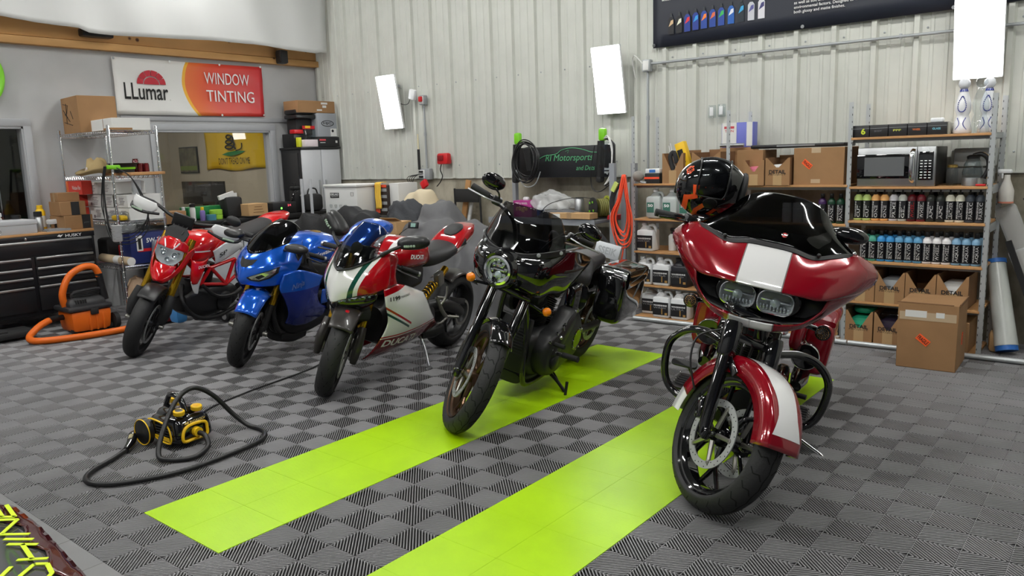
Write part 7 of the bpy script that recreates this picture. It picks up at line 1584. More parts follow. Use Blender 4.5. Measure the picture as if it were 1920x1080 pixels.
def make_du():
    W, Rd, G = srgb(226, 226, 224), srgb(168, 8, 22), srgb(10, 70, 56)
    def near(x, z, x0, z0, x1, z1, w):   # distance to a sloped line, in x-z
        L = math.hypot(x1 - x0, z1 - z0); a, b_ = -(z1 - z0) / L, (x1 - x0) / L
        return (x * a + z * b_ - (a * x0 + b_ * z0)).abs() < w
    def side(x, z, x0, z0, x1, z1):
        L = math.hypot(x1 - x0, z1 - z0); a, b_ = -(z1 - z0) / L, (x1 - x0) / L
        return (x * a + z * b_ - (a * x0 + b_ * z0)) > 0
    M_nose = paint('nose_paint', W, [(G, lambda x, y, z: ((y.abs() - (.092 + (z - .70) * .18)).abs() < .013)), (Rd, lambda x, y, z: y.abs() > (.125 + (z - .70) * .20))], .12)
    M_side = paint('side_paint', W, [(Rd, lambda x, y, z: side(x, z, .95, .735, 1.35, .672) if 0 else (z + x * .14) > .866),
                                     (G, lambda x, y, z: near(x, z, 1.40, .655, .98, .432, .0075) & (x > .985)), (Rd, lambda x, y, z: near(x, z, 1.36, .668, .96, .452, .007) & (x > .965)),
                                     (Rd, lambda x, y, z: (z < .402) & (z > .392)), (srgb(120, 6, 18), lambda x, y, z: z < .385)], .12)
    M_red = mat('sport_red', Rd, .12, coat=1.); M_wh = mat('sport_white', W, .12, coat=1.)
    t = bike('sport_motorcycle', 'white and red sport motorcycle with thin green stripes and a tinted screen', -.73, 1.60, -77, 9.5, 1.437, -.003)
    MS = steer(24.5, 1.437, .30, .03, 30); F = (1.437, 0, .30)
    wheel(t, F, .30, .12, .222, MS, mat('dark_wheel', srgb(46, 44, 42), .35, .5), 5, True, .16, (1, -1), 'road', disc_y=.058)
    forks(t, MS, F, .10, M_gold, M_cast, M_rsteel, 24.5, (.29, .47, .90))
    # carbon front fender
    M_cf = mat('carbon_matt', srgb(42, 38, 36), .35, coat=.4); g = []
    for i in range(31):
        a = R(50 + 120 * i / 30); g.append([(F[0] + (.320 - .02 * (abs(q) / 6) ** 2) * math.cos(a), (.075 + .012 * math.sin(PI * i / 30)) * q / 6, F[2] + (.320 - .02 * (abs(q) / 6) ** 2) * math.sin(a)) for q in range(-6, 7)])
    ff = obj('front_fender', MB().grid(g).xf(MS), M_cf, t, smooth_deg=180, solid=.004, off=0)
    for s in (1, -1): obj('fork_guard', MB().tube([(1.40, .115 * s, .50), (1.46, .122 * s, .38), (1.46, .12 * s, .27)], [.026, .032, .022], 10, m=MS, flat=(1.0, (1, 0, 0)), sm=3), M_cf, ff)
    obj('round_badge', MB().lathe([(.013, 0), (.013, .003), (0, .004)], 16, MS @ wallM((F[0] + .325 * math.cos(R(78)), 0, F[2] + .325 * math.sin(R(78)) - .004), (0, 1, 0), (-.9, 0, .45))), M_red, ff)
    # nose
    r0 = [(1.442, 0, .845), (1.405, .06, .862), (1.335, .115, .895), (1.255, .155, .93), (1.195, .19, .968)]
    r1 = [(1.472, 0, .78), (1.44, .07, .79), (1.385, .132, .82), (1.30, .182, .865), (1.20, .216, .915)]
    r2 = [(1.492, 0, .71), (1.46, .07, .728), (1.41, .138, .752), (1.33, .195, .79), (1.21, .230, .84)]
    r3 = [(1.50, 0, .645), (1.46, .06, .668), (1.405, .125, .695), (1.335, .19, .712), (1.23, .236, .745)]
    nf = panel('nose_fairing', [r0, r1, r2, r3], M_nose, t, 5, full=True, th=.005)
    # light pods under the nose
    for s in (False, True):
        hl = panel('headlight', [[(1.488, .02, .645), (1.44, .08, .672), (1.375, .15, .692), (1.30, .205, .705)], [(1.475, .02, .61), (1.44, .08, .628), (1.375, .15, .642), (1.31, .20, .665)], [(1.45, .02, .59), (1.41, .08, .60), (1.35, .14, .612), (1.30, .18, .64)]], M_gblack, t, 4, mirror=s, th=.006)
        m = MB(); sg = -1 if s else 1
        for q in range(7): m.box((0, 0, 0), (.006, .016, .012), T(1.482 - .022 * q, sg * (.045 + .022 * q), .655 + .0055 * q) @ RZ(40 * sg), b=.003)
        obj('led_strip', m, mat('led_clear', srgb(90, 110, 104), .15), hl)
    obj('intake_mouth', body([(1.44, .60, .52, .02, .8), (1.38, .61, .50, .10, .7), (1.28, .63, .48, .15, .7)]), M_mblack, t, smooth_deg=60)
    # screen
    sc = panel('windscreen', [[(1.455, 0, .852), (1.415, .06, .868), (1.345, .112, .90), (1.268, .148, .935)], [(1.36, 0, .96), (1.335, .06, .968), (1.28, .108, .985), (1.215, .14, 1.0)], [(1.24, 0, 1.065), (1.225, .055, 1.068), (1.19, .10, 1.062), (1.155, .128, 1.05)], [(1.16, 0, 1.122), (1.15, .05, 1.122), (1.13, .085, 1.105), (1.12, .11, 1.078)]], M_smoke, t, 5, full=True, th=.003)
    obj('dash', MB().box((0, 0, 0), (.03, .16, .09), T(1.20, 0, .93) @ RY(-30), b=.012), M_black, t)
    obj('speed_dial', MB().lathe([(.038, 0), (.038, .02), (.03, .024), (0, .024)], 24, T(1.23, -.03, .955) @ RY(60)), mat('dial', srgb(120, 116, 90), .4), t)
    obj('screen_edge', MB().tube([(1.462, 0, .846), (1.42, .06, .862), (1.35, .115, .893), (1.272, .152, .928), (1.20, .18, .965)], .006, 8, sm=4).mirror(), M_black, sc)
    for s in (1, -1):
        T3([(1.24, .165 * s, .945), (1.22, .23 * s, .99), (1.17, .28 * s, 1.02)], [.016, .011, .012], M_black, t, 'mirror_stem')
        mp = obj('mirror', body([(1.19, 1.045, 1.0, .02, .8, .28 * s), (1.16, 1.07, .99, .085, .8, .315 * s), (1.10, 1.075, .985, .10, .8, .33 * s), (1.06, 1.06, .995, .085, .8, .33 * s), (1.05, 1.045, 1.01, .05, .8, .33 * s)]).xf(T(0, .27 * s, 1.01) @ RX(12 if s > 0 else -42) @ T(0, -.27 * s, -1.01)), M_black, t, smooth_deg=180)
        obj('mirror_glass', MB().lathe([(1, 0), (0, .001)], 26, T(0, .27 * s, 1.01) @ RX(12 if s > 0 else -42) @ T(0, -.27 * s, -1.01) @ T(1.047, .33 * s, 1.027) @ S(1, .075, .028) @ RY(-90)), M_reflect, mp)
        m = MB()
        for q in range(6): m.box((1.196 - .006 * abs(q - 2.5), (.29 + .016 * q) * s, 1.015), (.014, .013, .016), T(0, .27 * s, 1.01) @ RX(12 if s > 0 else -42) @ T(0, -.27 * s, -1.01), b=.004)
        obj('signal_strip', m, mat('signal_clear', srgb(150, 170, 150), .15), mp)
    # side fairings and belly
    s0 = [(1.27, .226, .735), (1.15, .232, .752), (1.02, .222, .722), (.88, .212, .672), (.76, .208, .628)]
    s1 = [(1.26, .245, .63), (1.13, .262, .635), (1.0, .264, .615), (.86, .255, .59), (.735, .228, .575)]
    s2 = [(1.21, .238, .51), (1.10, .262, .51), (.95, .266, .495), (.80, .252, .48), (.66, .228, .47)]
    s3 = [(1.235, .216, .405), (1.10, .246, .40), (.92, .248, .39), (.74, .232, .385), (.56, .205, .385)]
    s4 = [(1.27, .16, .29), (1.1, .20, .29), (.9, .20, .29), (.7, .185, .295), (.48, .165, .315)]
    s5 = [(1.25, .08, .215), (1.1, .10, .205), (.9, .10, .205), (.74, .10, .212), (.60, .10, .225)]
    def sf(mi): return panel('side_fairing', [s0, s1, s2, s3, s4, s5], M_side, t, 5, mirror=mi, th=.004)
    L = sf(False); Rr = sf(True)
    panel('upper_bridge', [[(1.20, .195, .965), (1.12, .20, .94), (1.10, .205, .90)], [(1.22, .225, .85), (1.17, .228, .83), (1.15, .225, .82)], [(1.25, .232, .74), (1.18, .236, .745), (1.13, .232, .75)]], M_red, t, 4, th=.004)
    wj = MB()
    bpy.context.view_layer.update()
    def lt(s, x0, z0, w_, h_, ang, tgt, m_, **k):
        Mx = Matrix(((-math.cos(R(ang)), -math.sin(R(ang)) * 1, 0, x0), (0, 0, 1, .3), (-math.sin(R(ang)) * -1 * -1, math.cos(R(ang)), 0, z0), (0, 0, 0, 1)))
        mb = MB(); fit_text(mb, s, Mx, w_, h_, **k); tgt_ = tgt
        dg = bpy.context.evaluated_depsgraph_get(); ev = tgt_.evaluated_get(dg); bv = BVHTree.FromPolygons([v.co.copy() for v in ev.data.vertices], [tuple(p.vertices) for p in ev.data.polygons]); out = []
        for p in mb.v:
            h = bv.ray_cast(V((p[0], .6, p[2])), V((0, -1, 0)), 1.0); out.append(tuple((h[0] if h[0] is not None else V(p)) + V((0, .003, 0))))
        mb.v = out; return obj('lettering', mb, m_, tgt_, smooth_deg=0, fix=False)
    lt('DUCATI', 1.215, .325, .37, .05, 3, L, M_wink, bold=.03, shear=.15)
    lt('1199', 1.222, .650, .10, .028, 0, L, M_ink, bold=.03); lt('PANIGALE S', 1.112, .658, .12, .014, 0, L, M_ink)
    # tank, seat, tail
    tk = obj('fuel_tank', body([(1.02, .90, .80, .08, .7), (.95, .965, .78, .135, .7), (.84, 1.0, .77, .155, .7), (.68, .975, .765, .15, .7), (.56, .93, .76, .115, .7), (.50, .88, .78, .07, .7)]), paint('tank_paint', Rd, [(W, lambda x, y, z: (y.abs() > .045) & (y.abs() < .085) & (z > .93) & (x > .80))], .12), t, smooth_deg=180)
    lt('DUCATI', .87, .868, .16, .032, -8 * -1, tk, M_wink, bold=.03)
    obj('seat', body([(.56, .86, .74, .09, .8), (.46, .87, .74, .13, .8), (.30, .88, .76, .14, .8), (.14, .90, .80, .12, .8), (.08, .93, .84, .08, .8)]), M_seat, t, smooth_deg=180)
    tl = obj('tail_unit', body([(.34, .80, .77, .10, .6), (.22, .86, .785, .125, .6), (.12, .935, .80, .125, .6), (.0, .99, .84, .115, .6), (-.12, 1.005, .89, .09, .6), (-.20, 1.0, .95, .05, .6)]), paint('tail_paint', Rd, [(W, lambda x, y, z: ((z - (.80 - (x - .3) * .30)).abs() < .014))], .12), t, smooth_deg=60)
    obj('seat_pad', body([(.13, .94, .93, .03, .8), (.09, .975, .93, .06, .8), (.02, 1.005, .96, .065, .8), (-.03, 1.01, .98, .04, .8)]), M_seat, tl, smooth_deg=60)
    for s in (1, -1): obj('tail_duct', MB().loft([[(x, .118 * s, z) for x, z in ((.14, .86), (.06, .925), (.04, .87))], [(x, .13 * s, z) for x, z in ((.13, .865), (.065, .915), (.05, .875))]]), M_mblack, tl)
    # subframe, shock, engine, swingarm
    obj('frame', body([(1.05, .86, .62, .10, .6), (.85, .84, .60, .13, .6), (.62, .80, .62, .11, .6)]), M_cast, t, smooth_deg=60)
    sk = obj('shock_absorber', MB().tube([(.62, .10, .50), (.26, .06, .66)], .02, 12), M_cast, t)
    sp = [V((.60, .10, .51)).lerp(V((.40, .075, .60)), q / 60) + V((0, .034 * math.cos(q * .65), .034 * math.sin(q * .65))) for q in range(60)]
    obj('coil_spring', MB().tube(sp, .0065, 6), M_gold, sk, smooth_deg=180); obj('shock_body', MB().tube([(.34, .07, .62), (.22, .06, .69)], .028, 14), M_gold, sk); obj('reservoir', MB().box((0, 0, 0), (.08, .05, .11), T(.37, .10, .64) @ RY(20), b=.012), M_rsteel, sk)
    obj('engine', body([(1.10, .55, .30, .12, .6), (.95, .60, .24, .16, .6), (.7, .56, .24, .17, .6), (.48, .50, .28, .13, .6)]), M_cast, t, smooth_deg=50)
    obj('clutch_cover', MB().lathe([(.08, 0), (.085, .02), (.06, .03), (0, .03)], 26, T(.60, .16, .40) @ RX(-90)), M_cast, t)
    obj('swingarm', MB().tube([(.52, .09, .44), (.30, .12, .43), (.10, .12, .36), (0, .11, .31)], [.045, .05, .045, .035], 12, sm=4), M_cast, t, smooth_deg=60)
    obj('chain_guard', MB().box((0, 0, 0), (.26, .02, .05), T(.12, .135, .43) @ RY(-14), b=.008), M_cast, t)
    chainwheel(t, (0, .125, .31), .105, M_rsteel)
    wheel(t, (0, 0, .31), .315, .19, .215, I4, M_cast, 5, True, .11, (), nm='rear_wheel', grooves='road', hubw=.09)
    obj('red_rim_stripe', MB().lathe([(.221, .055), (.221, .060), (.217, .060)], 56, T(0, 0, .31) @ RX(-90), caps=False), mat('rim_red', srgb(170, 40, 40), .4), t)
    hg = []
    for i in range(20):
        a = R(60 + 85 * i / 19); hg.append([(.335 * math.cos(a) - .0, .10 * q / 5, .31 + (.335 - .03 * (abs(q) / 5) ** 2) * math.sin(a)) for q in range(-5, 6)])
    obj('rear_hugger', MB().grid(hg), M_cf, t, smooth_deg=180, solid=.004)
    br = obj('rearset', MB().tube([(.46, .15, .52), (.42, .18, .42), (.36, .19, .36)], [.014, .016, .016], 10, sm=3).tube([(.46, .15, .52), (.36, .17, .50)], .012, 8), M_rsteel, t, smooth_deg=60)
    obj('footpeg', MB().tube([(.37, .19, .365), (.29, .255, .358)], .011, 10), M_rsteel, br); obj('shift_lever', MB().tube([(.36, .2, .36), (.46, .205, .335), (.52, .21, .34)], .008, 8), M_rsteel, br); obj('peg_mount', MB().tube([(.44, .17, .46), (.40, .19, .52), (.38, .18, .60)], .012, 8, sm=3), M_rsteel, br)
    for s in (1, -1): obj('silencer', MB().tube([(.60, .12 * s, .26), (.50, .16 * s, .27), (.42, .18 * s, .29)], [.04, .05, .045], 16), M_cast, t)
    T3([(.60, .12, .25), (.62, .19, .16), (.655, .255, .060)], .011, M_alu, t, 'kickstand'); obj('kickstand_foot', MB().prism(rrect(.06, .03, .008), .006, T(.665, .262, .044) @ RX(9.5)), M_alu, t)
    grips(t, MS, 1.04, .855, .335, M_black, .035, back=.10)
    obj('top_clamp', MB().box((1.15, 0, .905), (.09, .25, .03), MS, b=.01), M_alu, t)
    return t
make_du()
# ================================================================ blue sport bike
def make_zx():
    Bl = srgb(20, 96, 214)
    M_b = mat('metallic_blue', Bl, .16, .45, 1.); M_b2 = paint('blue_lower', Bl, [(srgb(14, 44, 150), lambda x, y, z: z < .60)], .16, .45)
    t = bike('sport_motorcycle', 'metallic blue sport motorcycle with a black windscreen, second from the left', -1.92, 1.70, -77, 10, 1.39, -.003)
    MS = steer(24, 1.39, .30, .05, 30); F = (1.39, 0, .30)
    wheel(t, F, .30, .12, .222, MS, M_cast, 3, True, .15, (1, -1), 'road', disc_y=.058)
    forks(t, MS, F, .10, M_gold, M_cast, M_cast, 24, (.29, .50, .90))
    g = []
    for i in range(31):
        a = R(42 + 128 * i / 30); g.append([(F[0] + (.324 - .035 * (abs(q) / 6) ** 2.2) * math.cos(a), (.080 + .012 * math.sin(PI * i / 30)) * q / 6, F[2] + (.324 - .035 * (abs(q) / 6) ** 2.2) * math.sin(a)) for q in range(-6, 7)])
    obj('front_fender', MB().grid(g).xf(MS), M_b, t, smooth_deg=180, solid=.004, off=0)
    r0 = [(1.365, 0, .872), (1.33, .07, .888), (1.25, .13, .925), (1.14, .168, .958), (1.02, .178, .972)]
    r1 = [(1.405, 0, .83), (1.37, .08, .836), (1.30, .155, .855), (1.20, .20, .868), (1.06, .218, .86)]
    r2 = [(1.445, 0, .76), (1.42, .07, .765), (1.35, .155, .785), (1.25, .212, .80), (1.11, .238, .79)]
    r3 = [(1.468, 0, .69), (1.44, .055, .692), (1.385, .125, .69), (1.30, .185, .712), (1.18, .232, .73)]
    r4 = [(1.448, 0, .652), (1.43, .04, .654), (1.38, .11, .648), (1.31, .165, .652), (1.22, .215, .668)]
    nf = panel('nose_fairing', [r0, r1, r2, r3, r4], M_b, t, 5, full=True, th=.005)
    bpy.context.view_layer.update()
    def onsurf(pts2, tgt, dr, off):    # polygon in the y-z plane projected on the nose
        m = MB(); m.add([(1.9, y, z) for y, z in pts2], [tuple(range(len(pts2)))]); project(m, tgt, (-1, 0, 0), off, cut=3); return m
    obj('ram_air_intake', onsurf([(-.075, .845), (-.03, .835), (.03, .835), (.075, .845), (.055, .80), (.02, .782), (-.02, .782), (-.055, .80)], nf, 0, .003), M_mblack, nf, smooth_deg=0, fix=False)
    for s in (1, -1):
        P_ = [(.045, .712), (.10, .742), (.165, .775), (.205, .805), (.20, .755), (.17, .715), (.12, .688), (.07, .692)]
        hl = obj('headlight', onsurf([(y * s, z) for y, z in (P_ if s > 0 else P_[::-1])], nf, 0, .004), M_black, nf, smooth_deg=0, fix=False)
        P2 = [(.06, .716), (.11, .742), (.165, .768), (.195, .79), (.19, .758), (.165, .724), (.12, .70), (.08, .70)]
        obj('lamp_glass', onsurf([(y * s, z) for y, z in (P2 if s > 0 else P2[::-1])], nf, 0, .007), mat('lamp_silver', (.7, .72, .74), .16, .9, coat=1), hl, smooth_deg=0, fix=False)
        P3_ = [(.10, .722), (.135, .742), (.15, .73), (.12, .705)]; obj('lamp_shade', onsurf([(y * s, z) for y, z in (P3_ if s > 0 else P3_[::-1])], nf, 0, .010), M_black, hl, smooth_deg=0, fix=False)
    sc = panel('windscreen', [[(1.372, 0, .876), (1.338, .07, .892), (1.26, .128, .928), (1.15, .162, .96)], [(1.27, 0, .965), (1.245, .068, .972), (1.18, .12, .99), (1.09, .15, 1.0)], [(1.14, 0, 1.055), (1.125, .06, 1.055), (1.08, .105, 1.045), (1.03, .135, 1.03)], [(1.03, 0, 1.098), (1.02, .05, 1.095), (1.0, .09, 1.075), (.985, .12, 1.045)]], M_dsmoke, t, 5, full=True, th=.003)
    obj('screen_backing', MB().box((0, 0, 0), (.16, .2, .06), T(1.10, 0, .93) @ RY(-30), b=.02), M_mblack, t)
    s0 = [(1.26, .225, .745), (1.12, .240, .762), (.97, .238, .722), (.81, .226, .668)]
    s1 = [(1.29, .22, .64), (1.13, .25, .63), (.97, .252, .59), (.87, .236, .53)]
    s2 = [(1.215, .21, .53), (1.08, .24, .50), (.93, .238, .46), (.80, .21, .43)]
    s3 = [(1.14, .185, .41), (1.02, .21, .38), (.87, .205, .36), (.68, .18, .375)]
    s4 = [(1.10, .12, .30), (1.0, .15, .272), (.86, .15, .262), (.66, .14, .29)]
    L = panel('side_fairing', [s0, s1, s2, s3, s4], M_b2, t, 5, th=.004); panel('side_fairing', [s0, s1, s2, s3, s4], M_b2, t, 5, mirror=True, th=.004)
    panel('rear_side_fairing', [[(.80, .222, .55), (.72, .215, .545), (.64, .20, .53)], [(.80, .215, .46), (.70, .21, .47), (.60, .19, .48)], [(.78, .20, .42), (.68, .195, .42), (.58, .17, .43)]], M_b, t, 4, th=.004)
    bpy.context.view_layer.update()
    def lt(s, x0, z0, w_, h_, ang, tgt, m_, **k):
        Mx = Matrix(((-math.cos(R(ang)), -math.sin(R(ang)), 0, x0), (0, 0, 1, .3), (-math.sin(R(ang)) * 1, math.cos(R(ang)), 0, z0), (0, 0, 0, 1)))
        mb = MB(); fit_text(mb, s, Mx, w_, h_, **k); dg = bpy.context.evaluated_depsgraph_get(); ev = tgt.evaluated_get(dg); bv = BVHTree.FromPolygons([v.co.copy() for v in ev.data.vertices], [tuple(p.vertices) for p in ev.data.polygons]); out = []
        for p in mb.v:
            h = bv.ray_cast(V((p[0], .6, p[2])), V((0, -1, 0)), 1.0); out.append(tuple((h[0] if h[0] is not None else V(p)) + V((0, .003, 0))))
        mb.v = out; return obj('lettering', mb, m_, tgt, smooth_deg=0, fix=False)
    lt('Ninja', 1.18, .60, .13, .055, -12, L, mat('pale_blue_ink', srgb(120, 140, 190), .3, .5), shear=.4, bold=.01)
    panel('inner_panel', [[(1.14, .20, .95), (1.05, .205, .93), (.98, .20, .88)], [(1.12, .225, .84), (1.0, .225, .80), (.92, .22, .76)], [(1.08, .232, .78), (.96, .228, .74), (.86, .222, .70)]], M_gblack, t, 4, th=.004)
    tk = obj('fuel_tank', body([(.98, .86, .74, .09, .7), (.90, .925, .72, .15, .7), (.78, .968, .71, .17, .7), (.62, .965, .71, .165, .7), (.48, .92, .71, .13, .7), (.40, .86, .72, .09, .7)]), M_b, t, smooth_deg=180)
    obj('filler_cap', MB().lathe([(.045, 0), (.045, .008), (.02, .012), (0, .012)], 28, T(.66, 0, .962)), M_gold, tk)
    lt('Kawasaki', .84, .80, .24, .038, -10, tk, M_wink, shear=.15, bold=.02)
    obj('seat', body([(.46, .82, .70, .09, .8), (.34, .80, .70, .13, .8), (.18, .82, .72, .13, .8), (.10, .87, .76, .1, .8)]), M_seat, t, smooth_deg=180)
    tl = obj('tail_cowl', body([(.26, .80, .72, .11, .6), (.12, .88, .76, .13, .65), (.0, .965, .79, .135, .7), (-.16, 1.0, .82, .13, .7), (-.30, .975, .86, .10, .7), (-.42, .92, .90, .03, .7)]), M_b, t, smooth_deg=180)
    bpy.context.view_layer.update(); lt('ZX-6R', -.16, .875, .10, .028, 12, tl, M_wink, bold=.02)
    for s in (1, -1):
        T3([(1.21, .175 * s, .915), (1.22, .22 * s, .92), (1.23, .26 * s, .935)], [.012, .009, .012], M_black, t, 'mirror_stem')
        mp = obj('mirror', body([(1.285, .955, .93, .03, .8, .285 * s), (1.27, .975, .925, .075, .8, .30 * s), (1.23, .985, .92, .085, .8, .31 * s), (1.20, .98, .925, .08, .8, .312 * s), (1.195, .965, .94, .05, .8, .312 * s)]), M_black, t, smooth_deg=180)
        obj('mirror_glass', MB().lathe([(1, 0), (0, .001)], 26, T(1.192, .312 * s, .953) @ S(1, .066, .024) @ RY(-90)), M_reflect, mp)
    grips(t, MS, 1.03, .89, .335, M_black, .02, back=.08)
    obj('engine', body([(1.12, .60, .28, .12, .6), (1.0, .62, .18, .15, .6), (.8, .56, .16, .16, .6), (.55, .5, .2, .14, .6)]), M_cast, t, smooth_deg=50)
    for q in range(4): T3([(1.14, -.09 + .06 * q, .56), (1.20, -.09 + .06 * q, .42), (1.12, -.07 + .05 * q, .24), (.95, -.05 + .03 * q, .19)], .022, M_cast, t, 'header_pipe')
    obj('frame', body([(1.05, .86, .62, .13, .6), (.85, .80, .58, .17, .6), (.62, .74, .5, .16, .6), (.5, .62, .4, .14, .6)]), M_cast, t, smooth_deg=50)
    obj('belly_guard', body([(1.08, .24, .13, .08, .6), (.95, .2, .10, .10, .6), (.8, .2, .11, .09, .6)]), M_black, t, smooth_deg=50)
    obj('swingarm', MB().tube([(.48, .10, .42), (.2, .12, .38), (0, .12, .31)], [.04, .04, .03], 12), M_cast, t); wheel(t, (0, 0, .31), .31, .18, .215, I4, M_cast, 5, True, .11, (1,), nm='rear_wheel')
    obj('silencer', MB().tube([(.62, -.08, .24), (.4, -.14, .36), (.05, -.18, .50)], [.03, .045, .05], 14), M_alu, t)
    obj('footpeg', MB().tube([(.42, .14, .38), (.38, .24, .375)], .011, 10), M_alu, t)
    T3([(.62, .12, .26), (.64, .20, .16), (.67, .29, .065)], .011, M_black, t, 'kickstand')
    obj('stator_cover', MB().lathe([(.065, 0), (.07, .02), (.05, .035), (0, .036)], 24, T(.62, .17, .40) @ RX(-90)), M_cast, t)
    return t
make_zx()
# ================================================================ red supermoto
def make_hy():
    Rd, W = srgb(206, 14, 22), srgb(228, 228, 228)
    M_r = mat('bright_red', Rd, .14, coat=1.); M_w = mat('tail_white', W, .2, coat=1.)
    t = bike('supermoto_motorcycle', 'bright red and white supermoto motorcycle with gold forks and white hand guards', -3.01, 1.41, -74, 12, 1.49, -.003)
    MS = steer(25, 1.49, .30, .10, 31); F = (1.49, 0, .30)
    wheel(t, F, .30, .125, .222, MS, M_cast, 5, False, .165, (1, -1), None, disc_y=.06)
    forks(t, MS, F, .105, M_gold, M_cast, M_cast, 25, (.29, .50, .98), (.026, .029))
    g = []
    for i in range(21):
        a = R(58 + 95 * i / 20); g.append([(F[0] + (.322 - .012 * (abs(q) / 6) ** 2) * math.cos(a), .072 * q / 6, F[2] + (.322 - .012 * (abs(q) / 6) ** 2) * math.sin(a)) for q in range(-6, 7)])
    ff = obj('front_fender', MB().grid(g).xf(MS), M_black, t, smooth_deg=180, solid=.004, off=0)
    for s in (1, -1): obj('fork_guard', MB().tube([(1.41, .125 * s, .55), (1.47, .13 * s, .43), (1.485, .125 * s, .33)], [.03, .045, .03], 10, m=MS, flat=(1.0, (1, 0, 0)), sm=3), M_mblack, ff)
    # mask with beak, headlight and deflector, turning with the fork
    beak = [[(1.335, 0, 1.01), (1.325, .05, 1.005), (1.30, .085, .985), (1.26, .11, .95)], [(1.39, 0, .93), (1.375, .055, .93), (1.34, .095, .92), (1.28, .125, .895)]]
    mk = panel('headlight_mask', beak, M_r, t, 4, full=True, M=MS)
    for s in (False, True):
        panel('mask_side', [[(1.29, .122, .90), (1.24, .14, .93), (1.19, .15, .93)], [(1.33, .115, .84), (1.27, .14, .84), (1.20, .15, .86)], [(1.38, .095, .77), (1.33, .125, .77), (1.26, .13, .79)], [(1.44, .06, .71), (1.40, .09, .70), (1.33, .10, .72)], [(1.475, .0, .665), (1.45, .04, .65), (1.38, .05, .665)]], M_r, mk, 4, mirror=s, M=MS)
    panel('beak', [[(1.40, 0, .79), (1.39, .05, .79), (1.36, .085, .79)], [(1.45, 0, .74), (1.435, .04, .738), (1.41, .075, .735)], [(1.49, 0, .672), (1.475, .02, .668), (1.455, .045, .66)]], M_r, mk, 4, full=True, M=MS)
    Mh = MS @ Matrix(((0, -.35, .94, 1.355), (1, 0, 0, 0), (0, .94, .35, .86), (0, 0, 0, 1)))
    ol = [(-.105, .055), (0, .07), (.105, .055), (.11, .0), (.075, -.055), (.03, -.078), (-.03, -.078), (-.075, -.055), (-.11, 0)]
    h_ = obj('headlight', MB().loft([[(x, y, 0) for x, y in ol], [(x * .9, y * .9, -.03) for x, y in ol], [(x * .4, y * .4, -.05) for x, y in ol], [(0, 0, -.052) for x, y in ol]], Mh, caps=False), MATS['lamp_bowl'], t, smooth_deg=50)
    m = MB()
    for x, y, r_ in ((-.045, .01, .026), (.045, .01, .026), (0, -.035, .022), (-.07, .035, .012), (.07, .035, .012)): m.lathe([(r_, -.02), (r_ * .95, -.004), (r_ * .8, -.004), (r_ * .5, -.018), (0, -.02)], 16, Mh @ T(x, y, 0))
    obj('reflectors', m, M_chrome, h_); obj('lens', MB().loft([[(x, y, .004) for x, y in ol], [(x * .8, y * .8, .014) for x, y in ol], [(x * .3, y * .3, .018) for x, y in ol]], Mh), M_lens, h_)
    m = MB()
    for s in (1, -1): m.tube([(1.35, .06 * s, .985), (1.385, .03 * s, .93)], .006, 6, m=MS, flat=(.4, (1, 0, 0)))
    obj('white_accents', m, M_w, mk); obj('deflector', MB().loft([[(1.33, -.075, 1.0), (1.33, .075, 1.0), (1.31, .085, 1.0), (1.31, -.085, 1.0)], [(1.28, -.09, 1.05), (1.28, .09, 1.05), (1.26, .09, 1.05), (1.26, -.09, 1.05)], [(1.25, -.05, 1.085), (1.25, .05, 1.085), (1.24, .05, 1.085), (1.24, -.05, 1.085)]], MS), M_mblack, mk, smooth_deg=50)
    obj('instrument', MB().box((1.20, 0, 1.12), (.03, .17, .11), MS @ T(0, 0, 0), b=.012), M_black, t)
    hb = T3([(1.02, -.42, 1.135), (1.08, -.28, 1.15), (1.16, -.10, 1.12), (1.16, .10, 1.12), (1.08, .28, 1.15), (1.02, .42, 1.135)], .014, M_black, t, 'handlebar', MS)
    for s in (1, -1):
        obj('grip', MB().tube([(1.075, .29 * s, 1.148), (1.02, .42 * s, 1.135)], .018, 14, m=MS), M_mblack, hb)
        rows = [[(1.06, .44 * s, 1.17), (1.12, .42 * s, 1.18), (1.165, .34 * s, 1.185), (1.175, .24 * s, 1.18)], [(1.04, .45 * s, 1.13), (1.12, .435 * s, 1.13), (1.175, .35 * s, 1.13), (1.185, .22 * s, 1.135)], [(1.06, .44 * s, 1.095), (1.12, .425 * s, 1.085), (1.17, .34 * s, 1.085), (1.18, .25 * s, 1.10)]]
        hg = panel('hand_guard', rows, M_w, t, 4, M=MS, th=.005)
        obj('guard_frame', MB().tube([(1.02, .44 * s, 1.13), (1.07, .45 * s, 1.09), (1.14, .425 * s, 1.075), (1.18, .33 * s, 1.075), (1.17, .20 * s, 1.10)], .011, 8, sm=4, m=MS), M_black, hg, smooth_deg=60)
        obj('guard_signal', MB().tube([(1.165, .42 * s, 1.085), (1.19, .33 * s, 1.088)], .008, 8, m=MS), mat('signal_clear', srgb(150, 170, 150), .15), hg)
        obj('lever', MB().tube([(1.12, .24 * s, 1.14), (1.13, .32 * s, 1.135), (1.08, .41 * s, 1.125)], .006, 8, m=MS, sm=3), M_alu, hb)
    obj('mirror_stem', MB().tube([(1.09, .27, 1.16), (1.10, .29, 1.20), (1.12, .33, 1.225)], .007, 8, m=MS), M_black, t); mirror_pod(t, (1.11, .36, 1.235), 0, M_black, (.045, .13, .085), -10, MS, -8)
    m = MB()
    for q in range(4): m.tube([(1.18, -.06 + .04 * q, 1.10), (1.26 + .01 * q, -.05 + .03 * q, 1.04), (1.24, -.04 + .03 * q, .95)], .006, 7, sm=4, m=MS)
    obj('cables', m, M_black, t); obj('bar_clamps', MB().box((1.16, .0, 1.10), (.06, .14, .04), MS, b=.01).cyl((1.19, -.07, 1.155), (1.19, -.02, 1.155), .018, m=MS), M_rsteel, t)
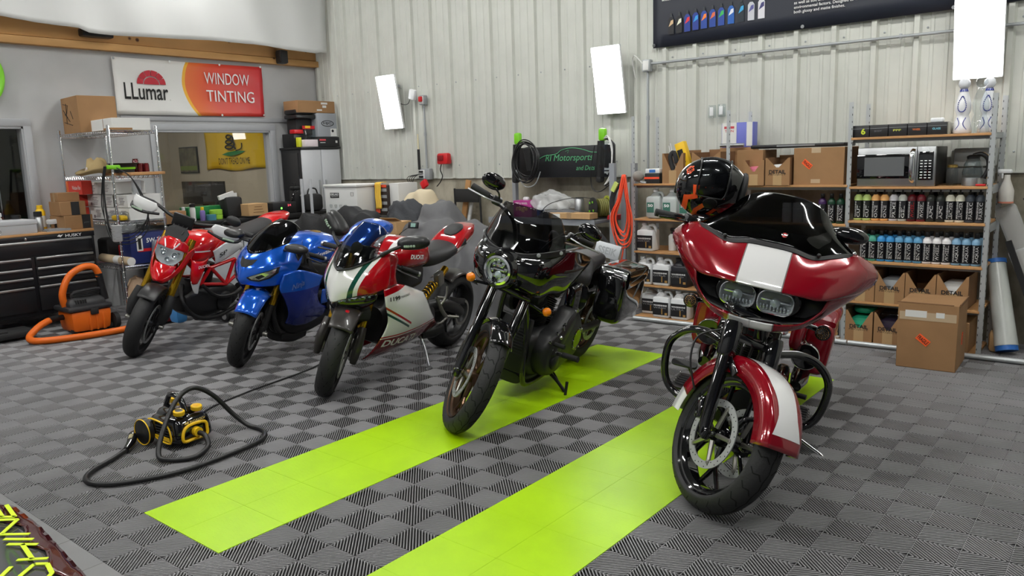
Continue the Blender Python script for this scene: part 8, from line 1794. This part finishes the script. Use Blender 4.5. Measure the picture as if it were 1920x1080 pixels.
    # tank, wings, tail
    M_tk = paint('tank_red', Rd, [(W, lambda x, y, z: ((z - .845) .abs() < .006) & (x > .93))], .14)
    tk = obj('fuel_tank', body([(1.16, .84, .74, .07, .7), (1.08, .91, .72, .13, .7), (.98, .965, .72, .16, .7), (.86, .985, .74, .16, .7), (.74, .965, .76, .13, .7), (.66, .95, .78, .09, .7)]), M_tk, t, smooth_deg=180)
    bpy.context.view_layer.update()
    for s in (False, True):
        wg = panel('tank_wing', [[(1.10, .13, .84), (1.16, .19, .80), (1.08, .23, .79), (.98, .20, .80)], [(1.12, .15, .74), (1.18, .215, .70), (1.10, .245, .69), (1.02, .20, .72)], [(1.14, .16, .64), (1.16, .205, .60), (1.12, .225, .60), (1.06, .18, .62)]], M_r, t, 4, mirror=s)
        panel('wing_tip', [[(1.17, .20, .62), (1.12, .228, .63), (1.04, .215, .69)], [(1.15, .20, .56), (1.11, .222, .56), (1.06, .20, .60)], [(1.12, .20, .51), (1.10, .215, .505), (1.08, .20, .53)]], M_w, wg, 4, mirror=s)
        panel('side_cover', [[(.90, .165, .84), (.76, .168, .90), (.60, .15, .915)], [(.88, .175, .77), (.74, .175, .82), (.54, .15, .86)], [(.87, .165, .72), (.74, .165, .75), (.50, .14, .83)]], M_w, t, 4, mirror=s)
    def lt(s, x0, y0, z0, w_, h_, ang, m_, **k):
        Mx = Matrix(((-math.cos(R(ang)), -math.sin(R(ang)), 0, x0), (0, 0, 1, y0), (-math.sin(R(ang)), math.cos(R(ang)), 0, z0), (0, 0, 0, 1))); mb = MB(); fit_text(mb, s, Mx, w_, h_, **k); return obj('lettering', mb, m_, t, smooth_deg=0, fix=False)
    lt('DUCATI', 1.145, .253, .735, .12, .026, -3, M_wink, bold=.03); lt('SP', .835, .183, .775, .10, .035, -22, M_ink, shear=.2, bold=.01)
    obj('seat', body([(.74, .96, .88, .08, .7), (.62, .945, .86, .12, .7), (.42, .95, .87, .13, .7), (.2, .99, .90, .12, .7), (.02, 1.03, .95, .09, .7), (-.08, 1.05, .99, .05, .7)]), M_seat, t, smooth_deg=180)
    obj('tail_unit', body([(.12, .99, .93, .10, .6), (.0, 1.045, .94, .11, .6), (-.12, 1.065, .97, .095, .6), (-.22, 1.07, 1.01, .05, .6)]), M_r, t, smooth_deg=180)
    # trellis frame
    J = dict(a=(1.06, .10, .76), b=(.90, .15, .69), c=(.62, .15, .73), d=(.70, .15, .51), e=(.98, .13, .55), f=(.50, .13, .60))
    for s in (1, -1):
        for p, q in (('a', 'b'), ('b', 'c'), ('a', 'e'), ('b', 'e'), ('b', 'd'), ('d', 'c'), ('e', 'd'), ('d', 'f'), ('c', 'f')):
            A, B_ = J[p], J[q]; obj('frame_tube', MB().cyl((A[0], A[1] * s, A[2]), (B_[0], B_[1] * s, B_[2]), .0155, n=12), M_r, t)
    obj('engine', body([(1.10, .46, .30, .10, .6), (1.0, .52, .24, .14, .6), (.8, .54, .22, .16, .6), (.6, .50, .26, .15, .6), (.48, .44, .3, .1, .6)]), M_cast, t, smooth_deg=50)
    obj('cylinder_head', MB().cyl((.92, 0, .45), (1.12, 0, .52), .09, n=20).cyl((.85, 0, .5), (.82, 0, .70), .09, n=20), M_cast, t)
    obj('clutch_cover', MB().lathe([(.085, 0), (.09, .02), (.07, .035), (.03, .04), (0, .04)], 28, T(.72, .15, .36) @ RX(-90)), M_cast, t)
    T3([(1.12, .05, .55), (1.18, .14, .42), (1.05, .18, .28), (.8, .18, .24), (.5, .16, .30)], .018, M_cast, t, 'exhaust_pipe')
    T3([(1.0, .17, .55), (.86, .20, .44), (.66, .20, .42), (.52, .18, .46)], .016, M_black, t, 'coolant_hose')
    obj('swingarm', MB().tube([(.50, .11, .44), (.2, .13, .38), (0, .12, .31)], [.04, .04, .03], 12), M_cast, t); wheel(t, (0, 0, .31), .31, .18, .215, I4, M_cast, 5, False, .12, (1,), nm='rear_wheel')
    obj('footpeg', MB().tube([(.55, .16, .34), (.54, .27, .335)], .013, 10), M_cast, t)
    return t
make_hy()
# casters of the low dolly beside the supermoto
t = thing('wheel_dolly', 'low black motorcycle dolly with rubber casters under the red supermoto', 'dolly', (-3.92, 2.44, 0), 14)
obj('plate', MB().box((.1, .2, .10), (.5, .5, .02), b=.004), M_mblack, t)
for x, y in ((.0, 0), (.36, .02), (.30, .42)):
    c = obj('caster', MB().cyl((x, y - .015, .05), (x, y + .015, .05), .05, n=24), M_mblack, t); obj('hub', MB().cyl((x, y - .018, .05), (x, y + .018, .05), .028, n=20), M_galv, c)
# ================================================================ steam cleaner and corner panel
t = thing('steam_cleaner', 'black and yellow canister steam cleaner on the floor', 'steam cleaner', (-.745, .575, .012), 6); t.scale = (1.08, 1.08, 1.08)
sb = obj('body', MB().box((0, 0, .075), (.27, .225, .13), b=.035, seg=3, taper=(.9, .86)).box((-.02, 0, .145), (.2, .15, .05), b=.02, taper=(.75, .7)), M_gblack, t, smooth_deg=60)
obj('carry_handle', MB().tube([(.06, 0, .15), (.02, 0, .215), (-.06, 0, .225), (-.11, 0, .15)], .015, 10, sm=5), M_gblack, t, smooth_deg=60)
for y, n in ((-.055, 'gauge_cap'), (.045, 'water_cap')):
    c = obj(n, MB().lathe([(.026, .0), (.028, .004), (.028, .02), (.024, .024), (0, .024)], 22, T(.085, y, .155) @ RY(8)), M_yellow, t); obj('cap_face', MB().lathe([(.019, .0245), (0, .0255)], 20, T(.085, y, .155) @ RY(8)), M_alu if y < 0 else mat('deep_yellow', srgb(224, 168, 24), .4), c)
obj('rear_cap', MB().lathe([(.026, 0), (.026, .024), (0, .026)], 20, T(-.10, .05, .165)), M_yellow, t)
obj('outlet_frame', MB().tube([(.136, -.075, .03), (.138, -.02, .027), (.138, .05, .03), (.138, .06, .06), (.134, .05, .098), (.132, -.03, .102), (.134, -.068, .08)], .008, 8, closed=True, sm=4), M_yellow, t)
obj('hose_collar', MB().tube([(.125, .0, .062), (.155, .0, .06)], .024, 18), M_yellow, t)
sv = MB().tube([(-.09, -.112, .125), (.04, -.114, .118), (.085, -.115, .09), (.09, -.118, .025), (.0, -.118, .03), (-.055, -.116, .055)], .0045, 8, closed=True, sm=4); obj('vent_frame', sv, M_yellow, t)
m = MB()
for q in range(5): m.box((.02, -.113, .045 + .014 * q), (.11, .004, .005))
obj('vent_slats', m, M_mblack, t); obj('yellow_corner', MB().loft([[(x, -.1165, z) for x, z in ((-.055, .055), (0, .036), (.085, .03), (.08, .05), (0, .055))], [(x, -.120, z) for x, z in ((-.055, .055), (0, .036), (.085, .03), (.08, .05), (0, .055))]]), M_yellow, t)
m = MB(); fit_text(m, 'McCULLOCH', wallM((.1335, -.03, .112), (0, 1, 0), (-.12, 0, 1)), .085, .012, bold=.02); m.prism([(0, 0), (.012, .013), (.012, .004), (.024, .013), (.024, 0)], .001, wallM((.1335, -.062, .112), (0, 1, 0), (-.12, 0, 1))); obj('lettering', m, mat('yellow_ink', srgb(230, 200, 120), .5), t, smooth_deg=0)
wl_ = obj('wheel', MB().lathe([(.0, 0), (.06, 0), (.068, .006), (.068, .03), (.055, .034), (0, .030)], 34, T(-.10, -.115, .062) @ RX(90)), M_black, t); obj('wheel_ring', MB().lathe([(.066, .028), (.0685, .032), (.066, .036), (.063, .034), (.066, .028)], 40, T(-.10, -.115, .062) @ RX(90), caps=False), M_yellow, wl_)
wl_ = obj('wheel', MB().lathe([(.0, 0), (.068, .006), (.068, .03), (0, .030)], 34, T(-.10, .115, .062) @ RX(-90)), M_black, t)
t = thing('steam_hose', 'black ribbed hose looping over the steam cleaner and across the floor', 'hose', (0, 0, 0))
pts = [(-.60, .59, .074), (-.53, .60, .065), (-.46, .57, .025), (-.40, .46, .017), (-.47, .365, .017), (-.555, .35, .03), (-.63, .43, .14), (-.70, .55, .25), (-.72, .66, .285), (-.70, .76, .22), (-.66, .85, .09), (-.60, .90, .022), (-.50, .91, .017), (-.41, .885, .017), (-.325, .80, .017), (-.285, .60, .017), (-.272, .33, .017), (-.35, .12, .017), (-.45, .01, .017), (-.56, -.01, .017), (-.66, .06, .017), (-.74, .2, .017), (-.80, .30, .022)]
P_, _ = smooth([V(p) for p in pts], [0] * len(pts), 26); o = obj('hose', MB().tube(P_, [.0125 + (.0016 if i % 2 else 0) for i in range(len(P_))], 10), M_black, t, smooth_deg=180)
n_ = obj('nozzle', MB().tube([(-.79, .29, .022), (-.86, .35, .03), (-.92, .39, .045), (-.95, .42, .05)], [.017, .024, .026, .016], 14, sm=3), M_gblack, t, smooth_deg=60); obj('nozzle_window', MB().tube([(-.87, .355, .042), (-.90, .375, .052)], .016, 10), mat('tan_plastic', srgb(170, 160, 120), .4), n_); obj('nozzle_trigger', MB().tube([(-.93, .42, .06), (-.955, .46, .09)], .007, 8), M_black, n_)
t = thing('power_cord', 'thin black power cord running from the steam cleaner toward the sport motorcycle', 'cord', (0, 0, 0)); obj('cord', MB().tube([(-.87, .60, .05), (-1.0, .76, .008), (-1.15, 1.01, .007), (-1.235, 1.29, .007), (-1.27, 1.45, .007), (-1.33, 1.77, .007), (-1.41, 2.02, .007), (-1.62, 2.5, .007), (-1.75, 3.0, .007)], .0055, 8, sm=8), M_black, t, smooth_deg=180)
# lettered glossy panel lying on the edge of the floor
t = thing('windshield_banner_panel', 'dark glossy panel with lime SHINE lettering in the bottom left corner of the photo', 'panel', (0, 0, 0))
g = []
for i in range(25):
    x = -.66 + 1.25 * i / 24; y1 = -.335 - .03 * (x + .6) - .09 * max(0, x + .2) * .8 - (.09 * ((-.52 - x) / .14) ** 2 if x < -.52 else 0); row = []
    for j in range(9): v = j / 8; row.append((x, y1 - .55 * v, .012 + .022 * math.sin(min(1, v * 2.2) * PI / 2)))
    g.append(row)
pn = obj('glass', MB().grid(g), mat('tinted_gloss', (.06, .06, .062), .08, coat=1), t, smooth_deg=180, solid=.008)
g2 = [[(r[0][0], r[0][1] + .004 - .075 * v * (1 - .3 * math.sin(r[0][0] * 20)), .018 + .022 * math.sin(min(1, .075 * v / .55 * 2.2) * PI / 2) + .002 * math.sin(r[0][0] * 60 + v * 5)) for v in (0, .33, .66, 1)] for r in g]
obj('maroon_trim', MB().grid(g2), mat('maroon_film', srgb(78, 16, 22), .12, .3, coat=1), pn, smooth_deg=180, solid=.003)
m = MB(); Z_ = .037
def st(a, b_, w_=.017):
    a, b_ = V((*a, 0)), V((*b_, 0)); d = (b_ - a).normalized(); n_ = V((-d.y, d.x, 0)) * w_ / 2
    m.prism([tuple((a + n_)[:2]), tuple((b_ + n_)[:2]), tuple((b_ - n_)[:2]), tuple((a - n_)[:2])], Z_ + .001, h0=Z_ - .002)
for a, b_ in (((-.155, -.494), (-.055, -.422)), ((-.094, -.502), (.008, -.429)), ((.081, -.527), (.167, -.45)), ((-.043, -.466), (.124, -.488)), ((-.213, -.486), (-.118, -.413)), ((-.40, -.462), (-.312, -.391)), ((-.213, -.486), (-.312, -.391)), ((-.44, -.455), (-.35, -.388)), ((-.35, -.388), (-.52, -.365)), ((-.395, -.421), (-.55, -.40)), ((-.44, -.455), (-.60, -.435)),
              ((.172, -.499), (.21, -.468)), ((.21, -.468), (.30, -.485)), ((.30, -.485), (.345, -.53)), ((.172, -.499), (.22, -.56)), ((.12, -.56), (.2, -.64)), ((.22, -.56), (.26, -.60))): st(a, b_)
obj('lettering', m, mat('lime_vinyl', srgb(214, 240, 40), .45), pn, smooth_deg=0)
